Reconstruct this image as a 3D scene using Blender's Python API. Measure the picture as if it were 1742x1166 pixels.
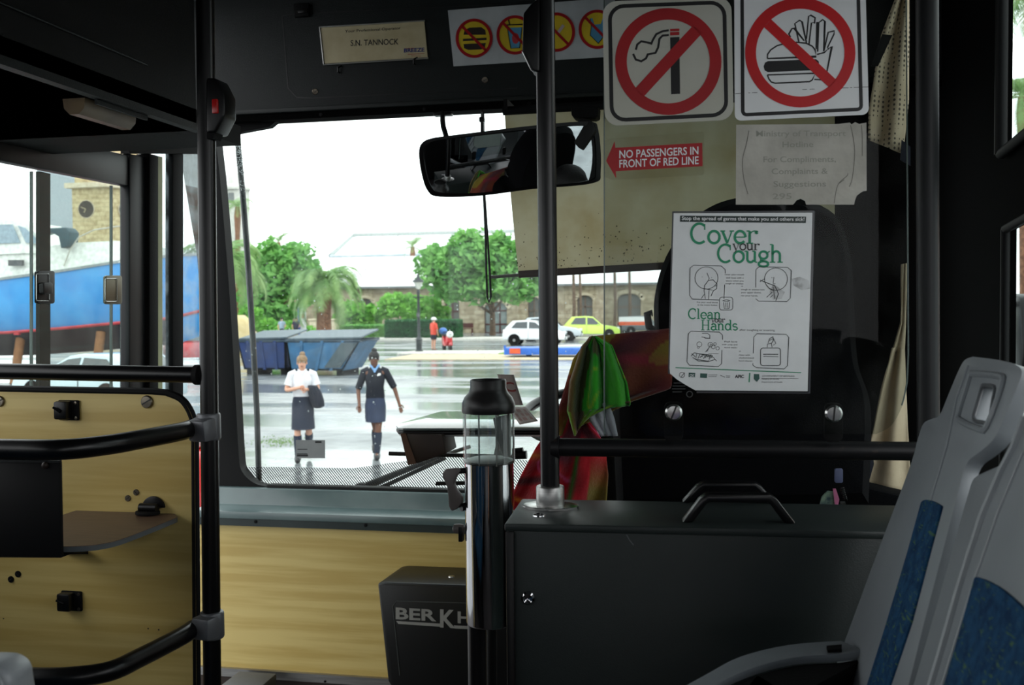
import bpy, bmesh, math, random
from mathutils import Vector, Matrix, noise
V = Vector
for o in list(bpy.data.objects): bpy.data.objects.remove(o, do_unlink=True)
S = bpy.context.scene
COL = S.collection
PI = math.pi

# ------------------------------------------------------------------ camera
FPX, CXP, CYP = 1700.0, 871.0, 583.0
YAW, PITCH, ROLL = math.radians(11.4), math.atan(61/1700), 0.0102
CAM = V((0, 0, 2.25))
fw = V((-math.sin(YAW)*math.cos(PITCH), math.cos(YAW)*math.cos(PITCH), -math.sin(PITCH)))
r0 = V((math.cos(YAW), math.sin(YAW), 0)); u0 = r0.cross(fw)
RT = r0*math.cos(ROLL) - u0*math.sin(ROLL); UP = u0*math.cos(ROLL) + r0*math.sin(ROLL)
cd = bpy.data.cameras.new('camera'); cam = bpy.data.objects.new('camera', cd); COL.objects.link(cam)
mx = Matrix((RT, UP, -fw)).transposed().to_4x4(); mx.translation = CAM; cam.matrix_world = mx
cd.sensor_width = 36; cd.lens = 36*FPX/1742; cd.clip_start = .02; cd.clip_end = 900
cd.dof.use_dof = True; cd.dof.focus_distance = 2.1; cd.dof.aperture_fstop = 9.0
S.camera = cam
# ------------------------------------------------------------------ sky and exposure
w = bpy.data.worlds.new('overcast_sky'); S.world = w; w.use_nodes = True
nt = w.node_tree; nt.nodes.clear()
tc = nt.nodes.new('ShaderNodeTexCoord'); nz = nt.nodes.new('ShaderNodeTexNoise'); rp = nt.nodes.new('ShaderNodeValToRGB')
bg = nt.nodes.new('ShaderNodeBackground'); ow = nt.nodes.new('ShaderNodeOutputWorld')
nz.inputs['Scale'].default_value = 2.2; nz.inputs['Detail'].default_value = 4
rp.color_ramp.elements[0].position = .3; rp.color_ramp.elements[0].color = (.84, .9, .93, 1)
rp.color_ramp.elements[1].position = .7; rp.color_ramp.elements[1].color = (1, 1, 1, 1)
bg.inputs['Strength'].default_value = 2.6
nt.links.new(tc.outputs['Generated'], nz.inputs['Vector']); nt.links.new(nz.outputs['Fac'], rp.inputs['Fac'])
nt.links.new(rp.outputs['Color'], bg.inputs['Color']); nt.links.new(bg.outputs[0], ow.inputs[0])
S.view_settings.view_transform = 'Standard'; S.view_settings.look = 'None'
S.view_settings.exposure = 0.0; S.view_settings.gamma = 1; S.view_settings.use_curve_mapping = False

# ------------------------------------------------------------------ pixel helpers (rays met with the real planes of the place)
def ray(x, y): return fw + RT*((x-CXP)/FPX) - UP*((y-CYP)/FPX)
def onY(x, y, Y): d = ray(x, y); return CAM + d*((Y-CAM.y)/d.y)
def onX(x, y, X): d = ray(x, y); return CAM + d*((X-CAM.x)/d.x)
def onZ(x, y, Z=0): d = ray(x, y); return CAM + d*((Z-CAM.z)/d.z)
def dep(x, y, D): return CAM + ray(x, y)*D
PA = math.radians(3.2); PT = V((math.cos(PA), math.sin(PA), 0)); PN = V((math.sin(PA), -math.cos(PA), 0))
P0 = dep(1262, 522, 1.57)
def onP(x, y, off=0):
    d = ray(x, y); return CAM + d*(((P0+PN*off)-CAM).dot(PN)/d.dot(PN))
YF = 3.3          # front of the bus
XL, XR = -1.78, .66   # side walls
ZF, ZC = .93, 3.3    # floor, ceiling

# ------------------------------------------------------------------ materials
def lin(c):
    c = c/255; return c/12.92 if c <= .04045 else ((c+.055)/1.055)**2.4
def rgb(c): return (lin(c[0]), lin(c[1]), lin(c[2]), 1)
MATS = {}
def mat(name, c, rough=.5, metal=0, n=None, c2=None, scale=8, bump=0, bscale=60, stretch=None, spec=.5, coat=0, trans=0, sheen=0, lo=.35, hi=.65, detail=5):
    """c sRGB; c2 a second tone mixed in by noise; stretch an anisotropic scale for grain"""
    if name in MATS: return MATS[name]
    m = bpy.data.materials.new(name); m.use_nodes = True; MATS[name] = m
    t = m.node_tree; b = t.nodes['Principled BSDF']
    b.inputs['Base Color'].default_value = rgb(c); b.inputs['Roughness'].default_value = rough
    b.inputs['Metallic'].default_value = metal; b.inputs['Specular IOR Level'].default_value = spec
    b.inputs['Coat Weight'].default_value = coat; b.inputs['Sheen Weight'].default_value = sheen
    tc = t.nodes.new('ShaderNodeTexCoord'); mp = t.nodes.new('ShaderNodeMapping')
    t.links.new(tc.outputs['Object'], mp.inputs['Vector'])
    if stretch: mp.inputs['Scale'].default_value = stretch
    if c2 is None: c2 = tuple(v*.88 for v in c)
    nz = t.nodes.new('ShaderNodeTexNoise'); nz.inputs['Scale'].default_value = scale; nz.inputs['Detail'].default_value = detail
    t.links.new(mp.outputs[0], nz.inputs['Vector'])
    rp = t.nodes.new('ShaderNodeValToRGB'); rp.color_ramp.elements[0].position = lo; rp.color_ramp.elements[1].position = hi
    rp.color_ramp.elements[0].color = rgb(c2); rp.color_ramp.elements[1].color = rgb(c)
    t.links.new(nz.outputs['Fac'], rp.inputs['Fac']); t.links.new(rp.outputs['Color'], b.inputs['Base Color'])
    if bump:
        n2 = t.nodes.new('ShaderNodeTexNoise'); n2.inputs['Scale'].default_value = bscale; n2.inputs['Detail'].default_value = 3
        t.links.new(mp.outputs[0], n2.inputs['Vector'])
        bp = t.nodes.new('ShaderNodeBump'); bp.inputs['Strength'].default_value = bump; bp.inputs['Distance'].default_value = .01
        t.links.new(n2.outputs['Fac'], bp.inputs['Height']); t.links.new(bp.outputs[0], b.inputs['Normal'])
    if trans:   # thin translucent cloth or leaf
        tr = t.nodes.new('ShaderNodeBsdfTranslucent'); mxs = t.nodes.new('ShaderNodeMixShader'); mxs.inputs[0].default_value = trans
        t.links.new(rp.outputs['Color'], tr.inputs['Color']); t.links.new(b.outputs[0], mxs.inputs[1]); t.links.new(tr.outputs[0], mxs.inputs[2])
        t.links.new(mxs.outputs[0], t.nodes['Material Output'].inputs['Surface'])
    return m
def glass(name, tint=(.93, .96, .95), refl=.06, dirt=0, dirtcol=(200, 205, 200), dscale=6, rough=0.0):
    if name in MATS: return MATS[name]
    m = bpy.data.materials.new(name); m.use_nodes = True; MATS[name] = m; t = m.node_tree; t.nodes.clear()
    out = t.nodes.new('ShaderNodeOutputMaterial'); tr = t.nodes.new('ShaderNodeBsdfTransparent'); tr.inputs[0].default_value = (*tint, 1)
    gl = t.nodes.new('ShaderNodeBsdfGlossy'); gl.inputs['Roughness'].default_value = rough; gl.inputs[0].default_value = (1, 1, 1, 1)
    lw = t.nodes.new('ShaderNodeLayerWeight'); lw.inputs['Blend'].default_value = .5
    pw = t.nodes.new('ShaderNodeMath'); pw.operation = 'POWER'; pw.inputs[1].default_value = 5; t.links.new(lw.outputs['Facing'], pw.inputs[0])
    mu = t.nodes.new('ShaderNodeMapRange'); mu.inputs[3].default_value = refl; mu.inputs[4].default_value = min(.6, refl*10)
    t.links.new(pw.outputs[0], mu.inputs[0])
    mxs = t.nodes.new('ShaderNodeMixShader'); t.links.new(mu.outputs[0], mxs.inputs[0]); t.links.new(tr.outputs[0], mxs.inputs[1]); t.links.new(gl.outputs[0], mxs.inputs[2])
    last = mxs
    if dirt:
        df = t.nodes.new('ShaderNodeBsdfDiffuse'); df.inputs[0].default_value = rgb(dirtcol)
        tl = t.nodes.new('ShaderNodeBsdfTranslucent'); tl.inputs[0].default_value = rgb(dirtcol)
        ad = t.nodes.new('ShaderNodeMixShader'); ad.inputs[0].default_value = .5
        t.links.new(df.outputs[0], ad.inputs[1]); t.links.new(tl.outputs[0], ad.inputs[2])
        tc = t.nodes.new('ShaderNodeTexCoord'); nz = t.nodes.new('ShaderNodeTexNoise'); nz.inputs['Scale'].default_value = dscale; nz.inputs['Detail'].default_value = 8
        t.links.new(tc.outputs['Object'], nz.inputs['Vector'])
        mr = t.nodes.new('ShaderNodeMapRange'); mr.inputs[1].default_value = .4; mr.inputs[2].default_value = .8; mr.inputs[3].default_value = 0; mr.inputs[4].default_value = dirt
        t.links.new(nz.outputs['Fac'], mr.inputs[0])
        m2 = t.nodes.new('ShaderNodeMixShader'); t.links.new(mr.outputs[0], m2.inputs[0]); t.links.new(mxs.outputs[0], m2.inputs[1]); t.links.new(ad.outputs[0], m2.inputs[2]); last = m2
    t.links.new(last.outputs[0], out.inputs[0]); return m

# ------------------------------------------------------------------ mesh builder
class MB:
    def __init__(s): s.v = []; s.f = []
    def add(s, vs, fs):
        n = len(s.v); s.v += [V(v) for v in vs]; s.f += [tuple(i+n for i in f) for f in fs]; return s
    def box(s, c, d, R=None):
        c = V(c); R = R or Matrix.Identity(3); vs = []
        for a in (-.5, .5):
            for b in (-.5, .5):
                for e in (-.5, .5): vs.append(c + R @ V((a*d[0], b*d[1], e*d[2])))
        return s.add(vs, [(0,1,3,2),(4,6,7,5),(0,4,5,1),(2,3,7,6),(0,2,6,4),(1,5,7,3)])
    def bb(s, lo, hi): return s.box([(a+b)/2 for a, b in zip(lo, hi)], [abs(b-a) for a, b in zip(lo, hi)])
    def prism(s, pts, ext):
        """pts 3D polygon, ext extrusion vector"""
        n = len(pts); ext = V(ext); a = [V(p) for p in pts]; b = [p+ext for p in a]
        return s.add(a+b, [tuple(range(n))[::-1], tuple(range(n, 2*n))] + [(i, (i+1) % n, n+(i+1) % n, n+i) for i in range(n)])
    def poly(s, pts): return s.add(pts, [tuple(range(len(pts)))])
    def tube(s, path, r, n=10, cap=True):
        path = [V(p) for p in path]; rs = r if isinstance(r, (list, tuple)) else [r]*len(path)
        base = len(s.v); prev = None
        for i, p in enumerate(path):
            t = (path[min(i+1, len(path)-1)] - path[max(i-1, 0)]).normalized()
            if prev is None:
                a = V((0,0,1)) if abs(t.z) < .9 else V((1,0,0)); x = t.cross(a).normalized()
            else: x = (prev - t*prev.dot(t)).normalized()
            prev = x; y = t.cross(x)
            for k in range(n): s.v.append(p + (x*math.cos(2*PI*k/n) + y*math.sin(2*PI*k/n))*rs[i])
        for i in range(len(path)-1):
            for k in range(n):
                a = base+i*n+k; b = base+i*n+(k+1) % n; s.f.append((a, b, b+n, a+n))
        if cap: s.f.append(tuple(base+k for k in range(n))[::-1]); s.f.append(tuple(base+(len(path)-1)*n+k for k in range(n)))
        return s
    def loft(s, rings, cap=True, closed=True):
        n = len(rings[0]); base = len(s.v)
        for r in rings: s.v += [V(p) for p in r]
        for i in range(len(rings)-1):
            for k in range(n if closed else n-1):
                a = base+i*n+k; b = base+i*n+(k+1) % n; s.f.append((a, b, b+n, a+n))
        if cap and closed: s.f.append(tuple(base+k for k in range(n))[::-1]); s.f.append(tuple(base+(len(rings)-1)*n+k for k in range(n)))
        return s
    def ell(s, secs, n=14, cap=True):
        """secs: (centre, rx, ry) horizontal ellipses"""
        return s.loft([[V(c)+V((rx*math.cos(2*PI*k/n), ry*math.sin(2*PI*k/n), 0)) for k in range(n)] for c, rx, ry in secs], cap)
    def lathe(s, c, prof, n=24, ax=V((0,0,1))):
        """prof: (radius, height) pairs along ax"""
        c = V(c); ax = V(ax).normalized(); a = V((0,0,1)) if abs(ax.z) < .9 else V((1,0,0)); x = ax.cross(a).normalized(); y = ax.cross(x)
        return s.loft([[c + ax*h + (x*math.cos(2*PI*k/n)+y*math.sin(2*PI*k/n))*max(r, 1e-5) for k in range(n)] for r, h in prof])
    def ball(s, c, r, n=10, m=7, R=None):
        c = V(c); r = V(r) if not isinstance(r, (int, float)) else V((r, r, r)); R = R or Matrix.Identity(3)
        return s.loft([[c + R @ V((r.x*math.sin(PI*max(min(j/m, .999), .001))*math.cos(2*PI*k/n), r.y*math.sin(PI*max(min(j/m, .999), .001))*math.sin(2*PI*k/n), -r.z*math.cos(PI*j/m))) for k in range(n)] for j in range(m+1)])
def tag(o, label=None, cat=None, group=None, kind=None):
    for k, v in (('label', label), ('category', cat), ('group', group), ('kind', kind)):
        if v: o[k] = v
    return o
WL = {}   # world (build-frame) location of each object's origin
def link(o, parent, loc):
    COL.objects.link(o); WL[o.name] = V(loc)
    if parent: o.parent = parent; o.location = V(loc) - WL[parent.name]
    else: o.location = loc
    return o
def obj(name, mb, m, parent=None, label=None, cat=None, group=None, kind=None, smooth=40, bevel=0, sub=0, seg=2, norm=True):
    me = bpy.data.meshes.new(name)
    vs = mb.v
    lo = V((min(v[i] for v in vs) for i in range(3))); hi = V((max(v[i] for v in vs) for i in range(3)))
    base = V(((lo.x+hi.x)/2, (lo.y+hi.y)/2, lo.z))
    me.from_pydata([tuple(v-base) for v in vs], [], mb.f)
    bm = bmesh.new(); bm.from_mesh(me)
    if bevel or norm: 
        if norm: bmesh.ops.recalc_face_normals(bm, faces=bm.faces)
    if bevel:
        es = [e for e in bm.edges if len(e.link_faces) == 2 and e.calc_face_angle(0) > math.radians(30)]
        bmesh.ops.bevel(bm, geom=es, offset=bevel, segments=seg, profile=.5, affect='EDGES', clamp_overlap=True)
    bm.to_mesh(me); bm.free()
    if smooth: me.shade_smooth(); me.set_sharp_from_angle(angle=math.radians(smooth))
    if m: me.materials.append(m)
    o = bpy.data.objects.new(name, me); link(o, parent, base); tag(o, label, cat, group, kind)
    if sub: md = o.modifiers.new('sub', 'SUBSURF'); md.levels = sub; md.render_levels = sub
    return o
def thing(name, label, cat, loc=(0,0,0), group=None):
    o = bpy.data.objects.new(name, None); o.empty_display_size = .1; link(o, None, loc); return tag(o, label, cat, group)
def put(o, loc, rz=0, sc=1):
    o.location = loc; o.rotation_euler = (0, 0, rz); o.scale = (sc, sc, sc); return o
def dup(o, parent=None):
    c = o.copy(); COL.objects.link(c)
    if parent: c.parent = parent
    for ch in list(o.children): dup(ch, c)
    return c
def grid(fn, nu, nv):
    mb = MB(); vs = [fn(i/nu, j/nv) for j in range(nv+1) for i in range(nu+1)]
    fs = [(j*(nu+1)+i, j*(nu+1)+i+1, (j+1)*(nu+1)+i+1, (j+1)*(nu+1)+i) for j in range(nv) for i in range(nu)]
    return mb.add(vs, fs)
def spline(pts, n=8):
    """Catmull-Rom through points (any dimension)"""
    P = [V(p) for p in pts]; out = []
    for i in range(len(P)-1):
        a = P[max(i-1, 0)]; b = P[i]; c = P[i+1]; d = P[min(i+2, len(P)-1)]
        for k in range(n):
            t = k/n; out.append(.5*((2*b) + (c-a)*t + (2*a-5*b+4*c-d)*t*t + (3*b-a-3*c+d)*t**3))
    return out + [P[-1]]
# ---- flat drawing on a plane given in photograph coordinates
TXT = {}
def text_mesh(s, bold=0):
    key = (s, bold)
    if key not in TXT:
        c = bpy.data.curves.new('t', 'FONT'); c.body = s; c.offset = bold; c.resolution_u = 3
        o = bpy.data.objects.new('t', c); COL.objects.link(o)
        dg = bpy.context.evaluated_depsgraph_get(); me = bpy.data.meshes.new_from_object(o.evaluated_get(dg))
        TXT[key] = ([(v.co.x, v.co.y) for v in me.vertices], [tuple(p.vertices) for p in me.polygons])
        bpy.data.objects.remove(o); bpy.data.curves.remove(c)
    return TXT[key]
class Draw:
    """collects flat shapes; pr(x, y, off) puts a photograph point on the surface"""
    def __init__(s, pr, off): s.pr = pr; s.off = off; s.mb = MB()
    def P(s, p): return s.pr(p[0], p[1], s.off)
    def poly(s, pts): s.mb.poly([s.P(p) for p in pts]); return s
    def stroke(s, pts, w, closed=False):
        pts = [V((p[0], p[1])) for p in pts]; n = len(pts); L = []; R = []
        for i in range(n):
            a = pts[(i-1) % n] if closed else pts[max(i-1, 0)]; b = pts[(i+1) % n] if closed else pts[min(i+1, n-1)]
            t = (b-a); t = t.normalized() if t.length > 0 else V((1, 0)); q = V((-t.y, t.x))
            ww = w[i] if isinstance(w, list) else w
            k = 1
            if 0 < i < n-1 or closed:
                t1 = (pts[i]-a); t1 = t1.normalized() if t1.length > 0 else t; c_ = abs(t1.dot(t)); k = min(1/max(c_, .5), 1.6)
            L.append(s.P(pts[i]+q*ww/2*k)); R.append(s.P(pts[i]-q*ww/2*k))
        m = n if closed else n-1
        s.mb.add(L+R, [(i, (i+1) % n, n+(i+1) % n, n+i) for i in range(m)]); return s
    def ring(s, cx, cy, rx, ry, w, n=48): return s.stroke([(cx+rx*math.cos(2*PI*k/n), cy+ry*math.sin(2*PI*k/n)) for k in range(n)], w, True)
    def disc(s, cx, cy, rx, ry, n=40): return s.poly([(cx+rx*math.cos(2*PI*k/n), cy+ry*math.sin(2*PI*k/n)) for k in range(n)])
    def text(s, body, pl, pr_, h, bold=0):
        vs, fs = text_mesh(body, bold); x0 = min(v[0] for v in vs); x1 = max(v[0] for v in vs)
        pl = V(pl); pr_ = V(pr_)
        s.mb.add([s.P((pl.x + (pr_.x-pl.x)*(x-x0)/(x1-x0), pl.y + (pr_.y-pl.y)*(x-x0)/(x1-x0) - y/.69*h)) for x, y in vs], fs); return s
    def out(s, name, m, parent, **k): return obj(name, s.mb, m, parent, smooth=0, norm=False, **k)
def rrect(x0, y0, x1, y1, r, n=5, q=None):
    """rounded rectangle; q = four corners (tl, tr, br, bl) for a skewed one"""
    pts = []
    for cx, cy, a in ((x1-r, y0+r, -90), (x1-r, y1-r, 0), (x0+r, y1-r, 90), (x0+r, y0+r, 180)):
        for k in range(n+1):
            t = math.radians(a + 90*k/n); pts.append((cx+r*math.cos(t), cy+r*math.sin(t)))
    if q:
        tl, tr, br, bl = [V(p) for p in q]; o = []
        for x, y in pts:
            a = (x-x0)/(x1-x0); b = (y-y0)/(y1-y0); p = (tl*(1-a)+tr*a)*(1-b) + (bl*(1-a)+br*a)*b; o.append((p.x, p.y))
        return o
    return pts
def slab(pr, pts, off, th):
    """thick plate: photograph outline on surface pr at offset off, th thick towards the viewer"""
    a = [pr(p[0], p[1], off) for p in pts]; nrm = (pr(pts[0][0], pts[0][1], off+th)-a[0])
    d = PN*th if pr is onP else V((0, -th, 0)) if pr is onYo else nrm
    return MB().prism(a, d)
YPL = [YF]
def onYo(x, y, off=0): return onY(x, y, YPL[0]-off)
# ------------------------------------------------------------------ palette
M_slate = mat('slate_panel', (21, 26, 26), .55, spec=.3, bump=.12, bscale=300)
M_black = mat('black_satin', (10, 10, 11), .35, spec=.3, bump=.03, bscale=200)
M_blackm = mat('black_matte', (8, 8, 9), .75, spec=.2, bump=.1, bscale=200)
M_pole = mat('black_powdercoat', (6, 6, 7), .3, spec=.35)
M_rub = mat('rubber', (7, 7, 8), .6, spec=.2)
M_steel = mat('steel', (190, 190, 188), .25, 1)
M_chrome = mat('chrome', (205, 205, 208), .09, 1)
M_alu = mat('brushed_alu', (170, 170, 168), .38, 1, stretch=(1, 1, 30))
M_grey = mat('grey_plastic', (142, 148, 152), .38, c2=(132, 138, 142), bump=.03, bscale=250)
M_teal = mat('teal_grey_paint', (88, 106, 106), .3, c2=(78, 96, 97), coat=.1)
M_tealdk = mat('teal_apron', (46, 56, 56), .4, spec=.3)
M_wood = mat('beech_laminate', (206, 184, 116), .42, c2=(188, 162, 92), scale=2.2, stretch=(.7, 2, 14), lo=.42, hi=.6, detail=8, bump=.02)
M_brown = mat('brown_laminate', (98, 76, 62), .42, c2=(84, 64, 52), scale=14, stretch=(1, 8, 1))
M_dbrown = mat('dark_brown', (46, 33, 26), .5)
M_white = mat('sign_white', (236, 238, 238), .4, c2=(228, 231, 231))
M_ink = mat('black_ink', (12, 12, 14), .45)
M_red = mat('sign_red', (176, 14, 24), .4)
M_red2 = mat('sign_bright_red', (214, 8, 20), .4)
M_yel = mat('yellow', (232, 200, 40), .5)
M_green = mat('poster_green', (30, 150, 105), .5)
M_cream = mat('cream_plate', (196, 184, 150), .45, c2=(184, 170, 134), scale=20)
# ------------------------------------------------------------------ shell of the bus
def struct(name, mb, m, **k): return obj(name, mb, m, None, kind='structure', **k)
M_floor = mat('bus_floor', (50, 44, 44), .55, c2=(40, 36, 36), scale=60)
M_int = mat('interior_grey', (92, 95, 97), .6)
M_dark = mat('dark_lining', (4, 4, 4), .9, spec=.05)
struct('floor', MB().bb((XL-.1, -6, ZF-.08), (XR+.1, YF, ZF)), M_floor)
struct('ceiling', MB().bb((XL-.1, -6, ZC), (XR+.1, YF, ZC+.06)), M_int)
struct('wall_back', MB().bb((XL-.1, -6.06, ZF), (XR+.1, -6, 2.0)).bb((XL-.1, -6.06, 2.8), (XR+.1, -6, ZC)).bb((XL-.1, -6.06, 1.9), (XL+.3, -6, 2.9)).bb((XR-.3, -6.06, 1.9), (XR+.1, -6, 2.9)), M_int)
# left side behind the entrance (low wall, header, pillars between open windows)
mb = MB().bb((XL-.06, -6, ZF), (XL, 1.75, 2.02)).bb((XL-.06, -6, 2.8), (XL, 1.75, ZC))
for y in (-6, -4.4, -2.9, -1.4, .1, 1.65): mb.bb((XL-.06, y, 2.02), (XL, y+.16, 2.8))
struct('wall_left', mb, M_int)
mb = MB().bb((XR, -6, ZF), (XR+.06, 1.45, 2.0)).bb((XR, -6, 2.82), (XR+.06, 1.7, ZC))
for y in (-6, -4.4, -2.9, -1.4, .1): mb.bb((XR, y, 2.0), (XR+.06, y+.16, 2.82))
struct('wall_right', mb, M_int)
# front right corner: dark panels beside the driver with two openings
def wx(x, y): return onX(x, y, XR)
a1 = onX(1709, 255, XR); b1 = onX(1722, 388, XR)
zt = 3.2
def pX(y, z): return V((XR, y, z))
yl = onX(1706, 0, XR).y; yl2 = onX(1716, 255, XR).y; z1 = onX(1712, 262, XR); z1r = onX(1742, 236, XR)
zz = lambda p, q, y: p.z + (q.z-p.z)*(y-p.y)/(q.y-p.y)
q1, q2 = onX(1712, 262, XR), onX(1790, 200, XR); q3, q4 = onX(1720, 390, XR), onX(1790, 352, XR)
Yn = 1.45
mb = MB().prism([pX(YF, ZF), pX(YF, ZC), pX(q1.y, ZC), pX(q1.y, q1.z), pX(Yn, zz(q1, q2, Yn)), pX(Yn, zz(q3, q4, Yn)), pX(q3.y, q3.z), pX(q3.y, ZF)], (.012, 0, 0))
mb.bb((XR, Yn, 3.2), (XR+.012, q1.y, ZC)).bb((XR, Yn, ZF), (XR+.012, q3.y, 1.62)).bb((XR, Yn-.1, ZF), (XR+.06, Yn, ZC))
struct('wall_driver_side', mb, M_dark)
glm = glass('side_glass', (.9, .95, .94), .05, .06)
obj('window_4', MB().bb((XR+.013, Yn, 1.62), (XR+.017, q1.y, 3.2)), glm, kind='structure')
mb = MB()
for (a, b) in (((q1.y, 3.2), (q1.y, q1.z)),): mb.tube([pX(a[0], a[1])+V((-.012,0,0)), pX(b[0], b[1])+V((-.012,0,0))], .014)
mb.tube([pX(q1.y, q1.z)+V((-.012,0,0)), pX(Yn, zz(q1, q2, Yn))+V((-.012,0,0))], .012)
mb.tube([pX(q3.y, q3.z)+V((-.012,0,0)), pX(Yn, zz(q3, q4, Yn))+V((-.012,0,0))], .01).tube([pX(q3.y, q3.z)+V((-.012,0,0)), pX(q3.y, 1.6)+V((-.012,0,0))], .01)
struct('trim_2', mb, M_rub)
# ---- front header (name plate and stickers are fixed to it), lip and hatch
YH = 3.16
zl = onY(700, 180, YH).z
mb = MB().bb((XL, YH, zl), (XR, YF-.02, ZC)); struct('wall_front', mb, M_slate)
struct('trim_3', MB().bb((XL, YH-.02, zl-.004), (XR, YH, zl+.012)), M_slate, bevel=.004)
struct('trim_4', MB().bb((XL, YH-.012, onY(700, 194, YH).z), (XR, YH+.02, zl-.004)).bb((XL, YH+.02, onY(700, 196, YF).z), (XR, YF+.04, zl)), M_dark)
hx = lambda x, y: onY(x, y, YH)
hatch = Draw(lambda x, y, o: onY(x, y, YH-o), .001)
hatch.stroke([(480, 27), (490, 150), (505, 166), (530, 167), (880, 150)] , 1.5).stroke([(480, 27), (500, 24), (880, 6)], 1.5)
struct('trim_5', hatch.mb, M_ink, smooth=0, norm=False)
# ---- windshield: black rubber gasket, pillars, glass
zs = onY(600, 832, YF).z
YG = YF+.02
gz = onY(600, 828, YG).z
# opening outline on the plane of the glass
op = [(366, 232)] + [(p.x, p.y) for p in spline([(374, 300), (389, 480), (400, 660), (406, 770), (412, 803), (436, 824), (470, 830)], 5)] + [(1490, 850), (1500, 190)]
xl = [onY(x, y, YG) for x, y in op]
mb = MB()   # left pillar, leaning
mb.prism([onY(x, y, YG) for x, y in [(300, 225)] + op[:-2] + [(470, 860), (362, 860), (350, 640), (336, 442)]], (0, .05, 0))
struct('trim_6', mb, M_rub)
struct('trim_7', MB().bb((onY(1405, 500, YG).x, YG, ZF), (XR+.06, YG+.08, ZC)), M_blackm)
struct('trim_8', MB().bb((onY(455, 830, YG).x, YG-.01, gz-.03), (XR, YG+.03, gz)), M_rub, bevel=.006)
wg = glass('windshield_glass', (.95, .985, .97), .008, .06, (225, 230, 230), 5)
obj('window_1', MB().bb((XL, YG+.05, gz-.02), (XR, YG+.056, ZC-.1)), wg, kind='structure')
# rain drops on the windshield (too many to count: one object)
random.seed(4); mb = MB()
for i in range(520):
    px = random.uniform(385, 1130); py = random.uniform(360, 820) if random.random() < .75 else random.uniform(230, 820)
    if 500 < px < 660 and random.random() < .5: py = random.uniform(640, 800)
    c = onY(px, py, YG+.058); r = random.choice([.0012, .0016, .0022, .003]) * random.uniform(.6, 1.1)
    mb.ball(c, (r, r*.5, r*1.15), 6, 4)
md_ = glass('rain_drop', (.97, .99, .99), .25, .9, (235, 240, 240), 1)
obj('rain_drops', mb, md_, None, 'clear rain drops speckling the outside of the windshield', 'rain drops', kind='stuff')
# printed line screen along the foot of the windshield
m = bpy.data.materials.new('line_screen'); m.use_nodes = True; t = m.node_tree; b = t.nodes['Principled BSDF']; b.inputs['Base Color'].default_value = (.02, .02, .022, 1)
tc = t.nodes.new('ShaderNodeTexCoord'); wv = t.nodes.new('ShaderNodeTexWave'); wv.bands_direction = 'X'; wv.inputs['Scale'].default_value = 42
mpn = t.nodes.new('ShaderNodeMapping'); mpn.inputs['Rotation'].default_value = (0, .7, 0); t.links.new(tc.outputs['Object'], mpn.inputs[0]); t.links.new(mpn.outputs[0], wv.inputs[0])
mth = t.nodes.new('ShaderNodeMath'); mth.operation = 'GREATER_THAN'; mth.inputs[1].default_value = .62; t.links.new(wv.outputs['Fac'], mth.inputs[0])
tr = t.nodes.new('ShaderNodeBsdfTransparent'); ms = t.nodes.new('ShaderNodeMixShader'); t.links.new(mth.outputs[0], ms.inputs[0]); t.links.new(tr.outputs[0], ms.inputs[1]); t.links.new(b.outputs[0], ms.inputs[2]); t.links.new(ms.outputs[0], t.nodes['Material Output'].inputs[0])
mb = MB().prism([onY(x, y, YG+.045) for x, y in ((408, 795), (420, 815), (460, 832), (1000, 850), (1000, 790), (760, 775), (600, 797), (470, 795))], (0, .0005, 0))
struct('trim_9', mb, m, smooth=0)
# ---- dash ledges and wood panel under the windshield (extruded along the bus width)
def pz(y, Y): return onY(600, y, Y).z
def strip(name, prof, m, x0=XL, x1=XR, **k):
    return struct(name, MB().prism([V((x0, Y, z)) for Y, z in prof], (x1-x0, 0, 0)), m, **k)
A, B_, C_ = 3.27, 3.255, 3.12
strip('trim_10', [(YG, gz-.01), (3.30, gz-.012), (3.285, pz(865, 3.285)), (3.16, pz(877, 3.16)), (3.16, pz(880, 3.16)-.02), (YG, pz(880, 3.16)-.02)], M_teal, bevel=.004)
strip('trim_11', [(3.165, pz(879, 3.165)), (3.165, pz(902, 3.165)), (3.3, pz(902, 3.165)), (3.3, pz(879, 3.165))], M_tealdk)
strip('wall_front_lower', [(3.19, pz(902, 3.165)+.003), (3.19, pz(1152, 3.19)), (YF, pz(1152, 3.19)), (YF, pz(902, 3.165)+.003)], M_wood)
strip('trim_12', [(3.175, pz(1152, 3.175)), (3.175, pz(1166, 3.175)), (3.25, pz(1166, 3.175)), (3.25, pz(1152, 3.175))], M_alu)
strip('trim_13', [(3.19, pz(1166, 3.175)), (3.19, ZF), (3.3, ZF), (3.3, pz(1166, 3.175))], M_dbrown)
for x, y in ((435, 888), (622, 894)):
    obj('screw', MB().lathe(onY(x, y, 3.165), [(.006, 0), (.006, .002), (.004, .003), (.0, .003)], 12, (0, -1, 0)), M_blackm, None, f'small dark screw in the grey apron below the windshield, {"left one by the black pole" if x < 500 else "right one above the wood panel"}', 'screw')
for x, y in ((460, 1155), (553, 1160)):
    obj('screw', MB().lathe(onY(x, y, 3.175), [(.004, 0), (.004, .002), (.0, .003)], 12, (0, -1, 0)), M_blackm, None, f'tiny screw in the metal strip under the wood panel, {"left" if x < 500 else "right"} of two', 'screw')
pt = onZ(400, 1163, 1.12)
obj('step_plate', MB().bb((onY(398, 1163, 3.1).x, 3.0, pz(1166, 3.1)-.03), (onY(462, 1163, 3.1).x, 3.14, pz(1163, 3.1))), M_int, None, 'pale step plate on the step below the wood panel', 'step plate', bevel=.003)
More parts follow.
